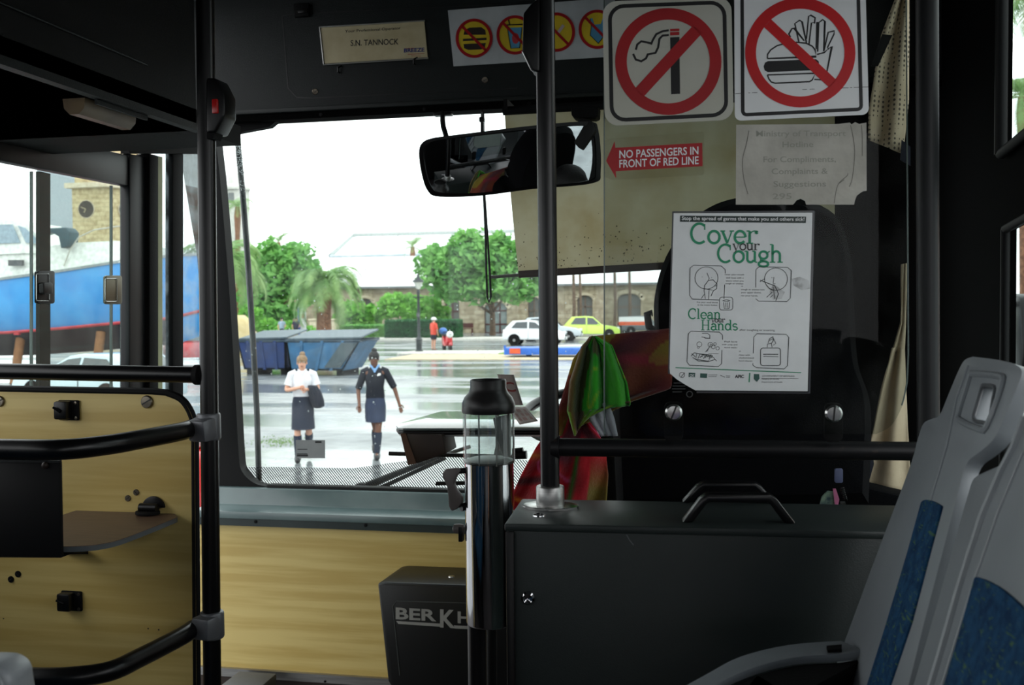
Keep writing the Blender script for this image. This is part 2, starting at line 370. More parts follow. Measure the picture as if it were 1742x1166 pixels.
# ------------------------------------------------------------------ left door side: overhead cabinet, soffit, window frame, posts
ZO = 2.675
mb = MB().prism([V((-1.2, y, z)) for y, z in ((-1, ZO), (-1, ZC), (2.2, ZC), (2.2, ZO))], (-.56, 0, 0))
cab = thing('overhead_cabinet', 'dark overhead cabinet above the entrance door with a lamp under it', 'cabinet', (-1.2, 1, ZO))
obj('body', mb, M_blackm, cab, bevel=.008)
mb = MB(); mb.tube([V((-1.196, .9, ZO+.105)), V((-1.196, 1.72, ZO+.105)), V((-1.196, 1.98, ZO+.105))], .0025, 6)
obj('seam', mb, M_slate, cab)
mb = MB().bb((-1.207, -1, ZO-.004), (-1.185, 2.2, ZO+.012)); obj('edge_strip', mb, M_slate, cab)
lampc = (onZ(165, 180, ZO))
lm = thing('ceiling_lamp', 'long amber cabin lamp under the overhead cabinet', 'lamp', lampc)
mlens = mat('amber_lens', (104, 84, 52), .4, c2=(84, 64, 40), scale=9)
Ml = onZ(112, 168, ZO).y, onZ(212, 196, ZO).y
obj('lens', MB().loft([[V((lampc.x+a*.5*(1 if k else 1), y, ZO-h)) for a, h in ((-.05, 0), (-.045, .02), (-.02, .032), (.02, .032), (.045, .02), (.05, 0))] for y, k in ((Ml[0], 1), (Ml[1], 1))], closed=True), mlens, lm)
obj('rim', MB().bb((lampc.x+.046, Ml[0], ZO-.014), (lampc.x+.052, Ml[1], ZO)), M_slate, lm)
struct('trim_14', MB().bb((XL, -1, ZO), (-1.2, 2.42, ZO+.05)), M_blackm)
# side window beside the door: dark frame, inner glass, sliding pane edges
def wl(x, y, o=0): return onX(x, y, XL+o)
def bar(pts, w_, th, o=0): return MB().prism([wl(x, y, o) for x, y in pts], (th, 0, 0))
M_frame = mat('window_frame', (20, 23, 26), .4, spec=.3)
YA = wl(248, 400).y
f1 = MB(); f1.prism([wl(x, y) for x, y in ((-20, 214), (208, 266), (208, 318), (-20, 274))], (.03, 0, 0))
struct('trim_15', f1, M_frame, bevel=.004)
struct('trim_16', bar([(203, 262), (232, 268), (232, 760), (203, 760)], 0, .035), M_frame, bevel=.005)
struct('trim_17', bar([(230, 262), (246, 266), (246, 760), (230, 760)], 0, .05), M_blackm, bevel=.005)
M_gtrim = mat('pale_green_trim', (170, 176, 134), .6)
struct('trim_18', bar([(245, 264), (262, 268), (262, 760), (245, 760)], 0, .03), M_gtrim)
struct('trim_19', bar([(205, 228), (345, 240), (345, 262), (205, 262)], 0, .03, .01), M_blackm)
struct('trim_20', bar([(280, 238), (299, 240), (299, 760), (280, 760)], 0, .03), M_blackm, bevel=.006)
struct('trim_21', bar([(262, 268), (265, 268), (265, 760), (262, 760)], 0, .02), M_blackm)
struct('trim_22', bar([(-30, 624), (250, 624), (250, 636), (-30, 636)], 0, .03), M_frame)
sg = glass('door_glass', (.9, .95, .93), .02, .06)
obj('window_2', MB().prism([wl(x, y, .012) for x, y in ((-40, 255), (204, 310), (204, 760), (-40, 760))], (.004, 0, 0)), sg, kind='structure')
obj('window_3', MB().prism([wl(x, y, .012) for x, y in ((264, 262), (345, 262), (345, 760), (264, 760))], (.004, 0, 0)), glass('smeared_glass', (.86, .93, .93), .08, .38, (205, 218, 222), 14), kind='structure')
sp = thing('sliding_pane', 'sliding inner pane of the door-side window with its dark edge post', 'window pane', wl(70, 640, .03))
obj('edge_post', bar([(61, 292), (79, 296), (79, 700), (61, 700)], 0, .012, .02), mat('green_post', (14, 30, 24), .5, spec=.2), sp)
obj('glass', bar([(50, 290), (188, 318), (188, 700), (50, 700)], 0, .003, .036), glass('pane_glass', (.95, .97, .96), .015), sp)
mb = MB()
for x in (51, 187): mb.prism([wl(a, b, .034) for a, b in ((x-.7, 292 if x < 100 else 316), (x+.7, 292 if x < 100 else 316), (x+.7, 700), (x-.7, 700))], (.008, 0, 0))
obj('pane_edge', mb, mat('glass_edge', (90, 104, 100), .3), sp)
def latch(x0, x1, y0, y1, lab, m1):
    t_ = thing('window_latch', lab, 'latch', wl((x0+x1)/2, y1, .05))
    obj('plate', MB().prism([wl(a, b, .042) for a, b in rrect(x0, y0, x1, y1, 4)], (.01, 0, 0)), m1, t_, bevel=.002)
    if x0 < 100: obj('catch', MB().prism([wl(a, b, .052) for a, b in rrect(x0+7, y0+20, x1-7, y1-16, 3)], (.016, 0, 0)), M_black, t_, bevel=.002)
    obj('recess_rim', MB().tube([wl(a, b, .054) for a, b in rrect(x0+4, y0+5, x1-4, y1-5, 3)+[(x1-7, y0+5)]], .0012, 6), M_steel, t_)
latch(58, 88, 461, 517, 'dark window latch with a black catch on the sliding pane post', M_black)
latch(175, 203, 469, 518, 'olive metal finger pull at the front edge of the sliding pane', mat('bronze_metal', (96, 90, 74), .35, .7))
for x in (118, 128, 135):
    obj('screw', MB().ball(wl(x, 238+x*.0, .035), .006, 8, 5), M_blackm, None, f'small dark bolt head on top of the window frame, {dict([(118,"rear"),(128,"middle"),(135,"front")])[x]} of three', 'bolt')
# ------------------------------------------------------------------ entrance side: pole, rails, wood panel, shelf, bin
YB = 1.70
def pole_pts(pa, pb, Y):
    a, b = onY(*pa, Y), onY(*pb, Y); k = lambda z: a + (b-a)*((z-a.z)/(b.z-a.z)); return [k(ZC), k(ZF)]
lp = thing('grab_pole', 'tall black grab pole at the left, beside the wood panel', 'pole', pole_pts((349, 0), (361, 1160), YB)[1])
pp = pole_pts((349, 0), (361, 1160), YB)
obj('pole', MB().tube(pp, .0165, 20), M_pole, lp)
obj('foot_flange', MB().lathe(pp[1], [(.04, 0), (.04, .006), (.022, .01), (.022, .03), (0, .03)]), M_alu, lp)
def clamp(px, py, lab):
    c = onY(px, py, YB); t_ = thing('rail_clamp', lab, 'clamp', c)
    d = (onY(px-60, py+22, YB-.09)-c).normalized()
    mb = MB().lathe(c-V((0,0,.024)), [(.0205, 0), (.0222, .004), (.0222, .046), (.0205, .05)], 20)
    obj('collar', mb, M_cl, t_, bevel=.001)
    rot = d.to_track_quat('Z', 'Y').to_matrix()
    mb = MB().loft([[c + d*h + rot @ V((a*s_, b*s_, 0)) for a, b in ((-.021, -.021), (.021, -.021), (.021, .021), (-.021, .021))] for h, s_ in ((.0, 1.05), (.02, 1), (.036, .96))])
    obj('socket', mb, M_cl, t_, bevel=.006)
    return t_, d
M_cl = mat('clamp_grey', (104, 106, 110), .4, .3, bump=.05)
clamp(355, 727, 'grey clamp joining the upper curved rail to the left pole')
clamp(361, 1064, 'grey clamp joining the lower curved rail to the left pole')
def rail(y0, ya, yb, lab, xs):
    c = onY(xs, y0, YB); z = c.z
    pts = [V((c.x-.01, YB-.012, z)), V((c.x-.09, YB-.115, z))]
    far = onZ(60, yb, z)
    mid = onZ(185, ya, z)
    P = spline([c + V((-.016, -.018, 0)), onZ(305, y0+(ya-y0)*.25, z), onZ(240, y0+(ya-y0)*.68, z), mid, onZ(110, yb, z), onZ(20, yb, z), onZ(-90, yb-2, z)], 7)
    obj('guard_rail', MB().tube(P, .0165, 18), M_pole, None, lab, 'rail')
rail(728, 757, 765, 'upper black guard rail curving round the bin to the left pole', 345)
rail(1066, 1143, 1153, 'lower black guard rail curving below the shelf to the left pole', 350)
hr = thing('cross_rail', 'straight black rail running left from the pole above the wood panel', 'rail', onY(150, 635, YB))
obj('tube', MB().tube([onY(-60, 631, YB), onY(338, 638, YB)], .0155, 18), M_pole, hr)
obj('end_ring', MB().tube([onY(333, 638, YB), onY(341, 638, YB)], .019, 18), M_blackm, hr)
# wood panel with rounded corner
YW = 1.74
onYW = lambda x, y, o=0: onY(x, y, YW-o)
wp = thing('wood_panel', 'pale wood laminate screen panel behind the curved rails, corner rounded', 'panel', onY(150, 1166, YW))
out = [(-60, 662), (262, 668)] + [(p.x, p.y) for p in spline([(285, 670), (308, 680), (322, 698), (331, 722)], 5)] + [(336, 1400), (-60, 1400)]
obj('board', MB().prism([onYW(x, y) for x, y in out], (0, .014, 0)), M_wood, wp)
edge = [onY(x, y, YW+.007) for x, y in out[:-1]]
obj('edge_banding', MB().tube(edge, .0085, 8), M_rub, wp)
def bolt(px, py, r, lab, pr=onYW, m=None, slot=True, cat='screw', off=0):
    c = pr(px, py, off); n_ = (pr(px, py, off+.01)-c).normalized() if pr is not onP else PN
    if pr is onYW: n_ = V((0, -1, 0))
    t_ = thing('screw', lab, cat, c)
    obj('head', MB().lathe(c, [(r, 0), (r, .25*r), (r*.86, .42*r), (0, .46*r)], 24, n_), m or M_steel, t_)
    if slot:
        d = V((math.cos(.5), 0, math.sin(.5))) if slot is True else slot
        p = c + n_*.47*r; q = n_.cross(d).normalized()
        obj('slot', MB().prism([p-d*r*.8-q*r*.09, p+d*r*.8-q*r*.09, p+d*r*.8+q*r*.09, p-d*r*.8+q*r*.09], n_*.0004), M_ink, t_)
    return t_
bolt(251, 684, .0125, 'big slotted steel screw near the top right corner of the wood panel', m=mat('worn_screw', (120, 112, 100), .3, .9))
bolt(0, 683, .011, 'slotted screw on the wood panel cut by the left edge of the photo', m=MATS['worn_screw'])
bolt(232, 838, .0062, 'small screw right of its twin, left of the black half-round catch', slot=V((.6, 0, -.8)), m=MATS['worn_screw'])
bolt(218, 848, .0062, 'small screw left of its twin above the brown shelf', slot=V((.8, 0, .5)), m=MATS['worn_screw'])
bolt(31, 977, .0065, 'dark screw right of its twin below the black bin', slot=V((.6, 0, -.8)), m=M_blackm)
bolt(19, 986, .0065, 'dark screw left of its twin below the black bin', slot=V((.8, 0, .5)), m=M_blackm)
obj('dirt_specks', MB().ball(onY(252, 1070, YW), (.0016, .0004, .0016), 6, 4).ball(onY(270, 1072, YW), (.0018, .0004, .0018), 6, 4).ball(onY(6, 1053, YW), (.0016, .0004, .0016), 6, 4), M_dbrown, wp)
def plate_latch(px, py, lab):
    t_ = thing('bracket', lab, 'bracket', onYW(px, py))
    w_ = .0235
    c = onYW(px, py)
    obj('base', MB().box(c+V((0, -.003, 0)), (w_*1.95, .006, w_*1.7)), M_blackm, t_, bevel=.003)
    obj('block', MB().box(c+V((-.006, -.014, .001)), (w_*1.2, .02, w_*1.5)), M_black, t_, bevel=.004)
    for a in (-1, 1):
        for b in (-1, 1): obj('screw', MB().lathe(c+V((a*w_*.72, -.006, b*w_*.62)), [(.0032, 0), (.003, .0016), (0, .002)], 10, (0,-1,0)), MATS['worn_screw'], t_)
    obj('lever', MB().tube([c+V((-.004, -.024, 0)), c+V((-.016, -.03, .008))], [.004, .002], 8), M_black, t_)
plate_latch(119, 698, 'square black bracket with four screws near the top of the wood panel')
plate_latch(124, 1022, 'square black bracket with four screws in the shade under the shelf')
# half-round black catch on the shelf
ct = thing('door_catch', 'black half-round rubber catch standing on the back of the shelf', 'catch', onYW(262, 872))
c = onYW(263, 858)
obj('backplate', MB().prism([c+V((.024*math.cos(a*PI/12), 0, .022*math.sin(a*PI/12)-.006)) for a in range(13)], (0, -.006, 0)), M_black, ct, bevel=.002)
obj('barrel', MB().lathe(c+V((-.021, -.016, -.004)), [(0, 0), (.0085, 0), (.0085, .036), (0, .036)], 14, (1, 0, 0)), M_black, ct)
obj('foot', MB().ell([(c+V((-.004, -.018, -.016)), .024, .018), (c+V((-.004, -.018, -.010)), .024, .018)], 20), M_blackm, ct, bevel=.001)
# brown shelf and bin
zs_ = onY(200, 871, YW).z
shp = spline([onZ(302, 880, zs_), onZ(258, 898, zs_), onZ(205, 918, zs_), onZ(170, 926, zs_), onZ(140, 929, zs_), onZ(100, 930, zs_), onZ(60, 930, zs_), onZ(-60, 930, zs_)], 5)
shp = [V((p.x, min(p.y, YW), zs_)) for p in shp]
pl = [V((shp[-1].x, YW-.001, zs_)), V((onY(298, 874, YW).x, YW-.001, zs_))]
sh = thing('shelf', 'brown laminate shelf with a curved front on the wood panel', 'shelf', onY(200, 900, YW))
obj('top', MB().prism([p for p in shp]+pl, (0, 0, -.001)), M_brown, sh)
obj('edge', MB().prism([p-V((0,0,.0012)) for p in shp]+[p-V((0,0,.0012)) for p in pl], (0, 0, -.0085)), mat('grey_edge', (92, 98, 100), .35), sh)
obj('bracket', MB().prism([onY(110, 938, YW), onY(150, 938, YW), onY(112, 938, YW-.12)], (0, 0, -.006)), M_blackm, sh)
bn = thing('ticket_bin', 'black open metal bin hanging in front of the wood panel at the left', 'bin', onY(50, 946, 1.5))
Ybn = 1.45
obj('body', MB().prism([onY(x, y, Ybn) for x, y in ((-70, 786), (101, 786), (104, 950), (-70, 946))], (0, .008, 0)).prism([onY(x, y, Ybn+.008) for x, y in ((-70, 945), (103, 946), (104, 950), (-70, 949))], (0, .10, 0)), mat('bin_black', (6, 6, 7), .6, spec=.2), bn, bevel=.004)
obj('lip', MB().prism([onY(x, y, Ybn-.001) for x, y in ((-70, 781), (101, 784), (101, 788), (-70, 786))], (0, .006, 0)), M_slate, bn)
obj('rivet', MB().ball(onY(77, 792, Ybn-.002), .006, 10, 6), M_dbrown, bn)
# ------------------------------------------------------------------ stop button boxes
def stop_box(px, y0, y1, side, lab, Y, red=True):
    """box on a pole: px = pole side edge, width about 28 px towards side"""
    t_ = thing('stop_button_box', lab, 'stop button', onY(px, y1, Y)); s_ = side
    o_ = [(px-s_*10, y0), (px+s_*6, y0), (px+s_*20, y0+28), (px+s_*21, y1-30), (px+s_*6, y1), (px-s_*10, y1)]
    P_ = [onY(x, y, Y-.02) for x, y in o_]
    obj('housing', MB().prism(P_, (0, .05, 0)), M_black, t_, bevel=.005, seg=3)
    if red:
        a = onY(px+s_*16, (y0+y1)/2+6, Y)
        obj('button', MB().box(a+V((0, -.021, 0)), (.011, .008, .026)), mat('stop_red', (190, 30, 28), .25), t_, bevel=.002, label='red push button')
    else:
        obj('bezel', MB().prism([onY(x, y, Y-.022) for x, y in ((px+s_*17, y1-38), (px+s_*19, y1-36), (px+s_*5, y1-3), (px+s_*3, y1-5))], (0, .01, 0)), M_steel, t_)
    obj('cap', MB().prism([onY(x, y, Y-.018) for x, y in ((px-s_*8, y1), (px+s_*6, y1), (px+s_*2, y1+10), (px-s_*8, y1+10))], (0, .03, 0)), M_blackm, t_)
stop_box(360, 132, 226, 1, 'black stop button box with red button on the left pole', YB)
# ------------------------------------------------------------------ driver's partition: cabinet, pole, bar, screen
M_cab = mat('cabinet_grey', (36, 43, 42), .42, c2=(32, 39, 38), spec=.35, bump=.06, bscale=500)
Of, Ob = .10, -.10
ZT = onP(1180, 898, Of).z
cabn = thing('driver_cabinet', 'dark grey metal cabinet in front of the driver seat', 'cabinet', onP(1180, 1166, Of))
xl_ = 870
def onPz(x, off, z):   # point of the partition at lateral photo position x (measured on the cabinet top) and height z
    p = onP(x, 898, off); return V((p.x, p.y, z))
fl = onPz(858, Of, ZT); fr = onPz(1640, Of, ZT); bl = fl - PN*(Of-Ob); br = fr - PN*(Of-Ob)
obj('top', MB().prism([fl, fr, br, bl], (0, 0, -.012)), M_cab, cabn, bevel=.003)
ins = PT*.004 + V((0,0,-.010))
b0 = fl+ins-PN*.002; b1 = fr+ins-PN*.002; b2 = br+ins; b3 = bl+ins
obj('body', MB().prism([b0, b1, b2, b3], (0, 0, ZF-ZT+.012)), M_cab, cabn, bevel=.003)
c0 = onPz(860, Of+.004, ZT-.012)
obj('corner_strip', MB().prism([c0, c0+PT*.0125, c0+PT*.0125-PN*.006, c0-PN*.006], (0, 0, ZF-ZT+.02)), M_black, cabn, bevel=.001)
sc = onP(898, 1018, Of)
obj('screw', MB().lathe(sc-PN*.002, [(.0105, 0), (.0105, .003), (.0075, .006), (.0045, .004), (0, .003)], 20, PN), M_chrome, cabn)
tp = onZ(917, 878, ZT)
obj('screw', MB().lathe(tp, [(.0105, 0), (.010, .002), (.006, .0035), (.003, .002), (0, .002)], 20), M_chrome, cabn)
obj('scratch', Draw(lambda x, y, o: onP(x, y, Of+o), -.0015).stroke([(1066, 910), (1070, 918), (1078, 928)], 2).mb, M_int, cabn, smooth=0)
def grip(xa, xb, ybot, ytop, off, lab):
    t_ = cabn
    a = onZ(xa, ybot, ZT); b = onZ(xb, ybot+2, ZT); h = (ybot-ytop)/1700*1.5*1.05
    ax = (b-a).normalized(); L = (b-a).length; nn = V((ax.y, -ax.x, 0))
    pts = [(0, 0), (.16, .82), (.22, 1), (.78, 1), (.84, .82), (1, 0)]; inn = [(.9, 0), (.78, .64), (.75, .70), (.25, .70), (.22, .64), (.10, 0)]
    P_ = [a + ax*u*L + V((0,0,v*h)) for u, v in pts+inn[0:]]
    obj('handle', MB().prism(P_, -nn*.024), mat('grip_black', (8, 8, 9), .3), t_, bevel=.004)
grip(1160, 1355, 890, 842, 0, 'black bow handle on the cabinet top, the nearer of two')
grip(1160, 1322, 856, 818, 0, 'black bow handle on the cabinet top, the farther of two')
# middle pole
Pm = [onP(927, 0, -.03), onP(936, 840, -.03)]
k_ = lambda z: Pm[0] + (Pm[1]-Pm[0])*((z-Pm[0].z)/(Pm[1].z-Pm[0].z))
mp_ = thing('grab_pole', 'tall black grab pole standing on the grey cabinet, in front of the windshield', 'pole', k_(ZT))
obj('pole', MB().tube([k_(ZC), k_(ZT+.003)], .0158, 20), M_pole, mp_)
pb = k_(ZT)
obj('socket', MB().lathe(pb, [(.0225, .002), (.0235, .006), (.0235, .034), (.022, .036), (0, .036)], 28), M_alu, mp_)
obj('base_flange', MB().ell([(pb+V((0,0,.0003)), .047, .034), (pb+V((0,0,.004)), .047, .034), (pb+V((0,0,.005)), .044, .031)], 36), M_steel, mp_)
def stop_box_mid():
    t_ = thing('stop_button_box', 'large black stop button box at the top of the middle pole', 'stop button', onP(905, 120, .0))
    o_ = [(918, -6), (903, 6), (890, 22), (888, 88), (904, 118), (910, 122), (918, 122)]
    obj('housing', MB().prism([onP(x, y, -.012) for x, y in o_], -PN*.045), M_black, t_, bevel=.006, seg=3)
    obj('bezel', MB().tube([onP(x, y, -.010) for x, y in ((889, 88), (904, 119), (909, 122))], .0016, 8), M_steel, t_)
stop_box_mid()
# horizontal bar
bar_ = thing('partition_bar', 'worn black horizontal bar below the driver screen', 'bar', onP(1250, 763, -.03))
M_worn = mat('worn_black_paint', (16, 16, 18), .42, spec=.3, c2=(44, 36, 30), scale=40, lo=.28, hi=.36)
obj('tube', MB().tube([onP(945, 761, -.03), onP(1640, 769, -.03)], .0148, 18), M_worn, bar_)
obj('end_collar', MB().tube([onP(938, 761, -.03), onP(952, 761, -.03)], .019, 18), M_worn, bar_)
# right pole (thick dark post)
rp_ = pole_pts((1577, 0), (1579, 640), 1.74)
obj('grab_pole', MB().tube(rp_, .0175, 18), mat('charcoal_post', (30, 31, 33), .5, spec=.3), None, 'thick charcoal post at the right behind the grey seats', 'pole')
# screen with its brackets
M_plexi = glass('plexi', (.80, .82, .81), .003, .04, (150, 150, 148), 9)
scr = thing('driver_screen', 'clear plastic screen behind the driver carrying the signs', 'screen', onP(1290, 742, 0))
ol = [(1028, -330), (1540, -330), (1545, 600)] + [(p.x, p.y) for p in spline([(1543, 650), (1534, 690), (1515, 724), (1490, 738)], 4)] + [(1028, 742)]
obj('pane', MB().prism([onP(x, y, 0) for x, y in ol], PN*.004), M_plexi, scr)
obj('pane_edge', MB().tube([onP(x, y, .002) for x, y in ((1028, -100), (1028, 742))], .0012, 6).tube([onP(x, y, .002) for x, y in ol[:8]][0:], .0012, 6), MATS['glass_edge'], scr)
for px, py in ((1146, 702), (1418, 704)):
    tb = px
    obj('bracket', MB().prism([onP(x, y, -.001) for x, y in rrect(px-16, py-18, px+16, 752, 10)], -PN*.004), M_blackm, scr, bevel=.001)
    c = onP(px, py, .0045)
    h = obj('screw', MB().lathe(c, [(.0135, 0), (.0135, .002), (.0105, .005), (0, .0056)], 28, PN), M_steel, scr)
    d = (onP(px+4, py-10, 0)-onP(px, py, 0)).normalized() if px < 1300 else (onP(px+1, py-10, 0)-onP(px, py, 0)).normalized(); q = PN.cross(d)
    p = c+PN*.0058; r = .0125
    obj('slot', MB().prism([p-d*r*.85-q*r*.1, p+d*r*.85-q*r*.1, p+d*r*.85+q*r*.1, p-d*r*.85+q*r*.1], PN*.0003), M_ink, h)
# faint etched maker text under the poster
d_ = Draw(onP, .0045)
for i, (a, b) in enumerate(((1143, 1166), (1141, 1166), (1140, 1166), (1141, 1160))):
    d_.stroke([(a+3, 652+i*5), (b, 652+i*5)], 1.1)
d_.ring(1173, 671, 5, 5, 1.2, 20)
d_.out('etching', mat('etch', (70, 72, 74), .5), scr)
# ------------------------------------------------------------------ signs on the screen
def sign_base(name, lab, q, r, m, off=.0042, th=.0012):
    t_ = thing(name, lab, 'sign', onP(*[(q[2][i]+q[3][i])/2 for i in (0, 1)], off))
    obj('plate', MB().prism([onP(x, y, off) for x, y in rrect(0, 0, 200, 200, r, 6, q)], PN*th), m, t_)
    return t_
OF = .0042+.0012+.0004
def sk(q, x, y):   # 0..1 square to photo position inside skewed sign
    tl, tr, br, bl = [V(p) for p in q]; p = (tl*(1-x)+tr*x)*(1-y)+(bl*(1-x)+br*x)*y; return (p.x, p.y)
q = [(1025, 3), (1244, -5), (1248, 204), (1029, 215)]
ns = sign_base('no_smoking_sign', 'square white no smoking sign with dark red ring on the driver screen', q, 22, mat('aged_white', (192, 192, 180), .5, c2=(184, 184, 170)))
d = Draw(onP, OF); d.stroke([sk(q, x, y) for x, y in rrect(.055, .04, .945, .955, .11, 6)], 6.5, True); d.out('border', M_ink, ns)
s = 490/1587
f = lambda x, y: (1010+x*s, y*s)
d = Draw(onP, OF)
d.poly([f(421, 206), f(472, 204), f(476, 517), f(427, 519)])
d.stroke([f(*p) for p in [(414, 167), (380, 172), (345, 188), (325, 222), (318, 240), (295, 234), (262, 228), (240, 245), (232, 275)]], 3.6)
d.stroke([f(*p) for p in [(414, 193), (380, 196), (362, 214), (355, 262), (340, 292), (315, 296), (298, 300), (288, 322), (262, 338), (232, 328), (217, 297)]], 3.6)
d.out('cigarette', M_ink, ns)
d = Draw(onP, OF); d.poly([f(421, 159), f(472, 157), f(472, 171), f(421, 173)]); d.poly([f(421, 177), f(472, 175), f(472, 193), f(421, 196)]); d.out('cigarette_tip', M_red, ns)
d = Draw(onP, OF+.0004)
cc = f(411, 339); d.ring(cc[0], cc[1], 261*s, 263*s, 64*s, 64)
d.stroke([f(574, 160), f(248, 514)], 66*s); d.out('prohibition_ring', M_red, ns)
q = [(1249, -14), (1472, -20), (1478, 195), (1250, 206)]
nf = sign_base('no_food_sign', 'square white no food sign with bright red ring, burger and fries', q, 10, M_white, off=.0044)
d = Draw(onP, OF+.0002); d.stroke([sk(q, x, y) for x, y in rrect(.06, -.03, .945, .955, .03, 4)], 6, True); d.out('border', M_ink, nf)
d = Draw(onP, OF+.0002)
L = lambda *ps, **k: d.stroke([f(*p) for p in ps], 2.4, **k)
L((957, 323), (958, 300), (975, 275), (1010, 252), (1060, 238), (1120, 233), (1170, 238), (1205, 255), (1220, 275), (1226, 312), (957, 323), closed=False)
d.poly([f(x, y) for x, y in [(960, 337), (1225, 326), (1240, 338), (1242, 360), (1228, 378), (1190, 388), (960, 398), (942, 388), (936, 366), (944, 345)]])
L((957, 413), (1222, 404), (1205, 440), (1190, 450), (1000, 459), (978, 452), (965, 435), (957, 413))
L((1085, 205), (1075, 188), (1092, 158), (1105, 156), (1160, 225)); L((1105, 156), (1128, 190), (1160, 230)) if 0 else None
L((1130, 230), (1108, 130), (1134, 112), (1148, 120), (1172, 235)); L((1172, 215), (1184, 90), (1196, 84), (1220, 98), (1216, 130))
L((1186, 245), (1200, 126), (1232, 122), (1226, 270)); L((1234, 285), (1240, 125), (1262, 108), (1274, 118), (1268, 282)); L((1268, 282), (1292, 178), (1326, 170), (1324, 188), (1288, 262), (1296, 272))
L((1230, 300), (1270, 290), (1312, 256), (1284, 400), (1262, 440), (1215, 438))
d.out('burger_and_fries', M_ink, nf)
d = Draw(onP, OF+.0006); cc = f(1138, 290); d.ring(cc[0], cc[1], 274*s, 272*s, 60*s, 64); d.stroke([f(958, 128), f(1318, 462)], 58*s); d.out('prohibition_ring', M_red2, nf)
d = Draw(onP, OF+.0002)
for a, b in (((780, 517), (818, 514)), ((852, 512), (862, 512)), ((872, 511), (902, 510)), ((1150, 494), (1175, 493)), ((1190, 492), (1218, 491)), ((1366, 485), (1405, 484)), ((1412, 483), (1424, 483)), ((1432, 482), (1466, 481)), ((1480, 480), (1514, 479))): d.stroke([f(*a), f(*b)], .9)
d.out('cut_line', M_ink, nf)
# red arrow sticker
ar = thing('arrow_sticker', 'red arrow sticker reading NO PASSENGERS IN FRONT OF RED LINE', 'sticker', onP(1120, 300, .0042))
d = Draw(onP, .0044); d.poly([f(*p) for p in [(68, 886), (116, 778), (119, 815), (598, 787), (600, 916), (122, 944), (124, 984)]]); d.out('arrow', M_red, ar)
d = Draw(onP, .0042); d.poly([f(*p) for p in [(60, 775), (80, 765), (600, 727), (608, 740), (608, 955), (598, 966), (100, 992), (60, 975)]]); d.out('clear_film', glass('film', (.93, .92, .9), .04), ar)
d = Draw(onP, .0048); d.text('NO PASSENGERS IN', f(141, 872), f(577, 850), 42*s, .015).text('FRONT OF RED LINE', f(141, 924), f(578, 904), 42*s, .015); d.out('lettering', M_white, ar)
# torn paper notice
M_torn = mat('torn_paper', (196, 194, 184), .8, c2=(164, 162, 152), scale=14, bump=.5, bscale=25, lo=.3, hi=.7)
tn = thing('torn_notice', 'torn grey paper notice with faded lettering below the no food sign', 'notice', onP(1360, 345, .0042))
tor = [(785, 688), (1350, 684), (1410, 676), (1420, 686), (1440, 674), (1462, 684), (1502, 676), (1503, 1052), (1485, 1054), (1468, 1064), (1448, 1080), (1438, 1108), (1434, 1128), (1170, 1128), (1164, 1108), (1140, 1096), (1118, 1104), (1104, 1122), (1098, 1128), (783, 1128)]
obj('paper', MB().prism([onP(*f(*p), .0042) for p in tor], PN*.0008), M_torn, tn)
d = Draw(onP, .0053)
for p in (((1415, 690), (1430, 760), (1438, 850), (1425, 980), (1408, 1030)), ((1475, 690), (1480, 760), (1480, 860)), ((1325, 1120), (1345, 1020), (1395, 970), (1400, 955)), ((855, 720), (840, 800), (820, 880), (826, 980), (850, 1070)), ((1380, 990), (1350, 1012))): d.stroke([(v.x, v.y) for v in spline([V((*f(*x), 0)) for x in p], 5)], 1.2)
d.out('creases', mat('crease', (130, 128, 120), .9), tn)
d = Draw(onP, .0052)
for b, x0, x1, y in (('Ministry of Transport', 895, 1390, 752), ('Hotline', 1040, 1210, 812), ('For Compliments,', 935, 1335, 894), ('Complaints &', 980, 1290, 960), ('Suggestions', 990, 1280, 1030), ('295', 985, 1090, 1098)):
    d.text(b, f(x0, y), f(x1, y-2), 31*s, .01)
d.out('faded_lettering', mat('faded_ink', (160, 161, 150), .8), tn)
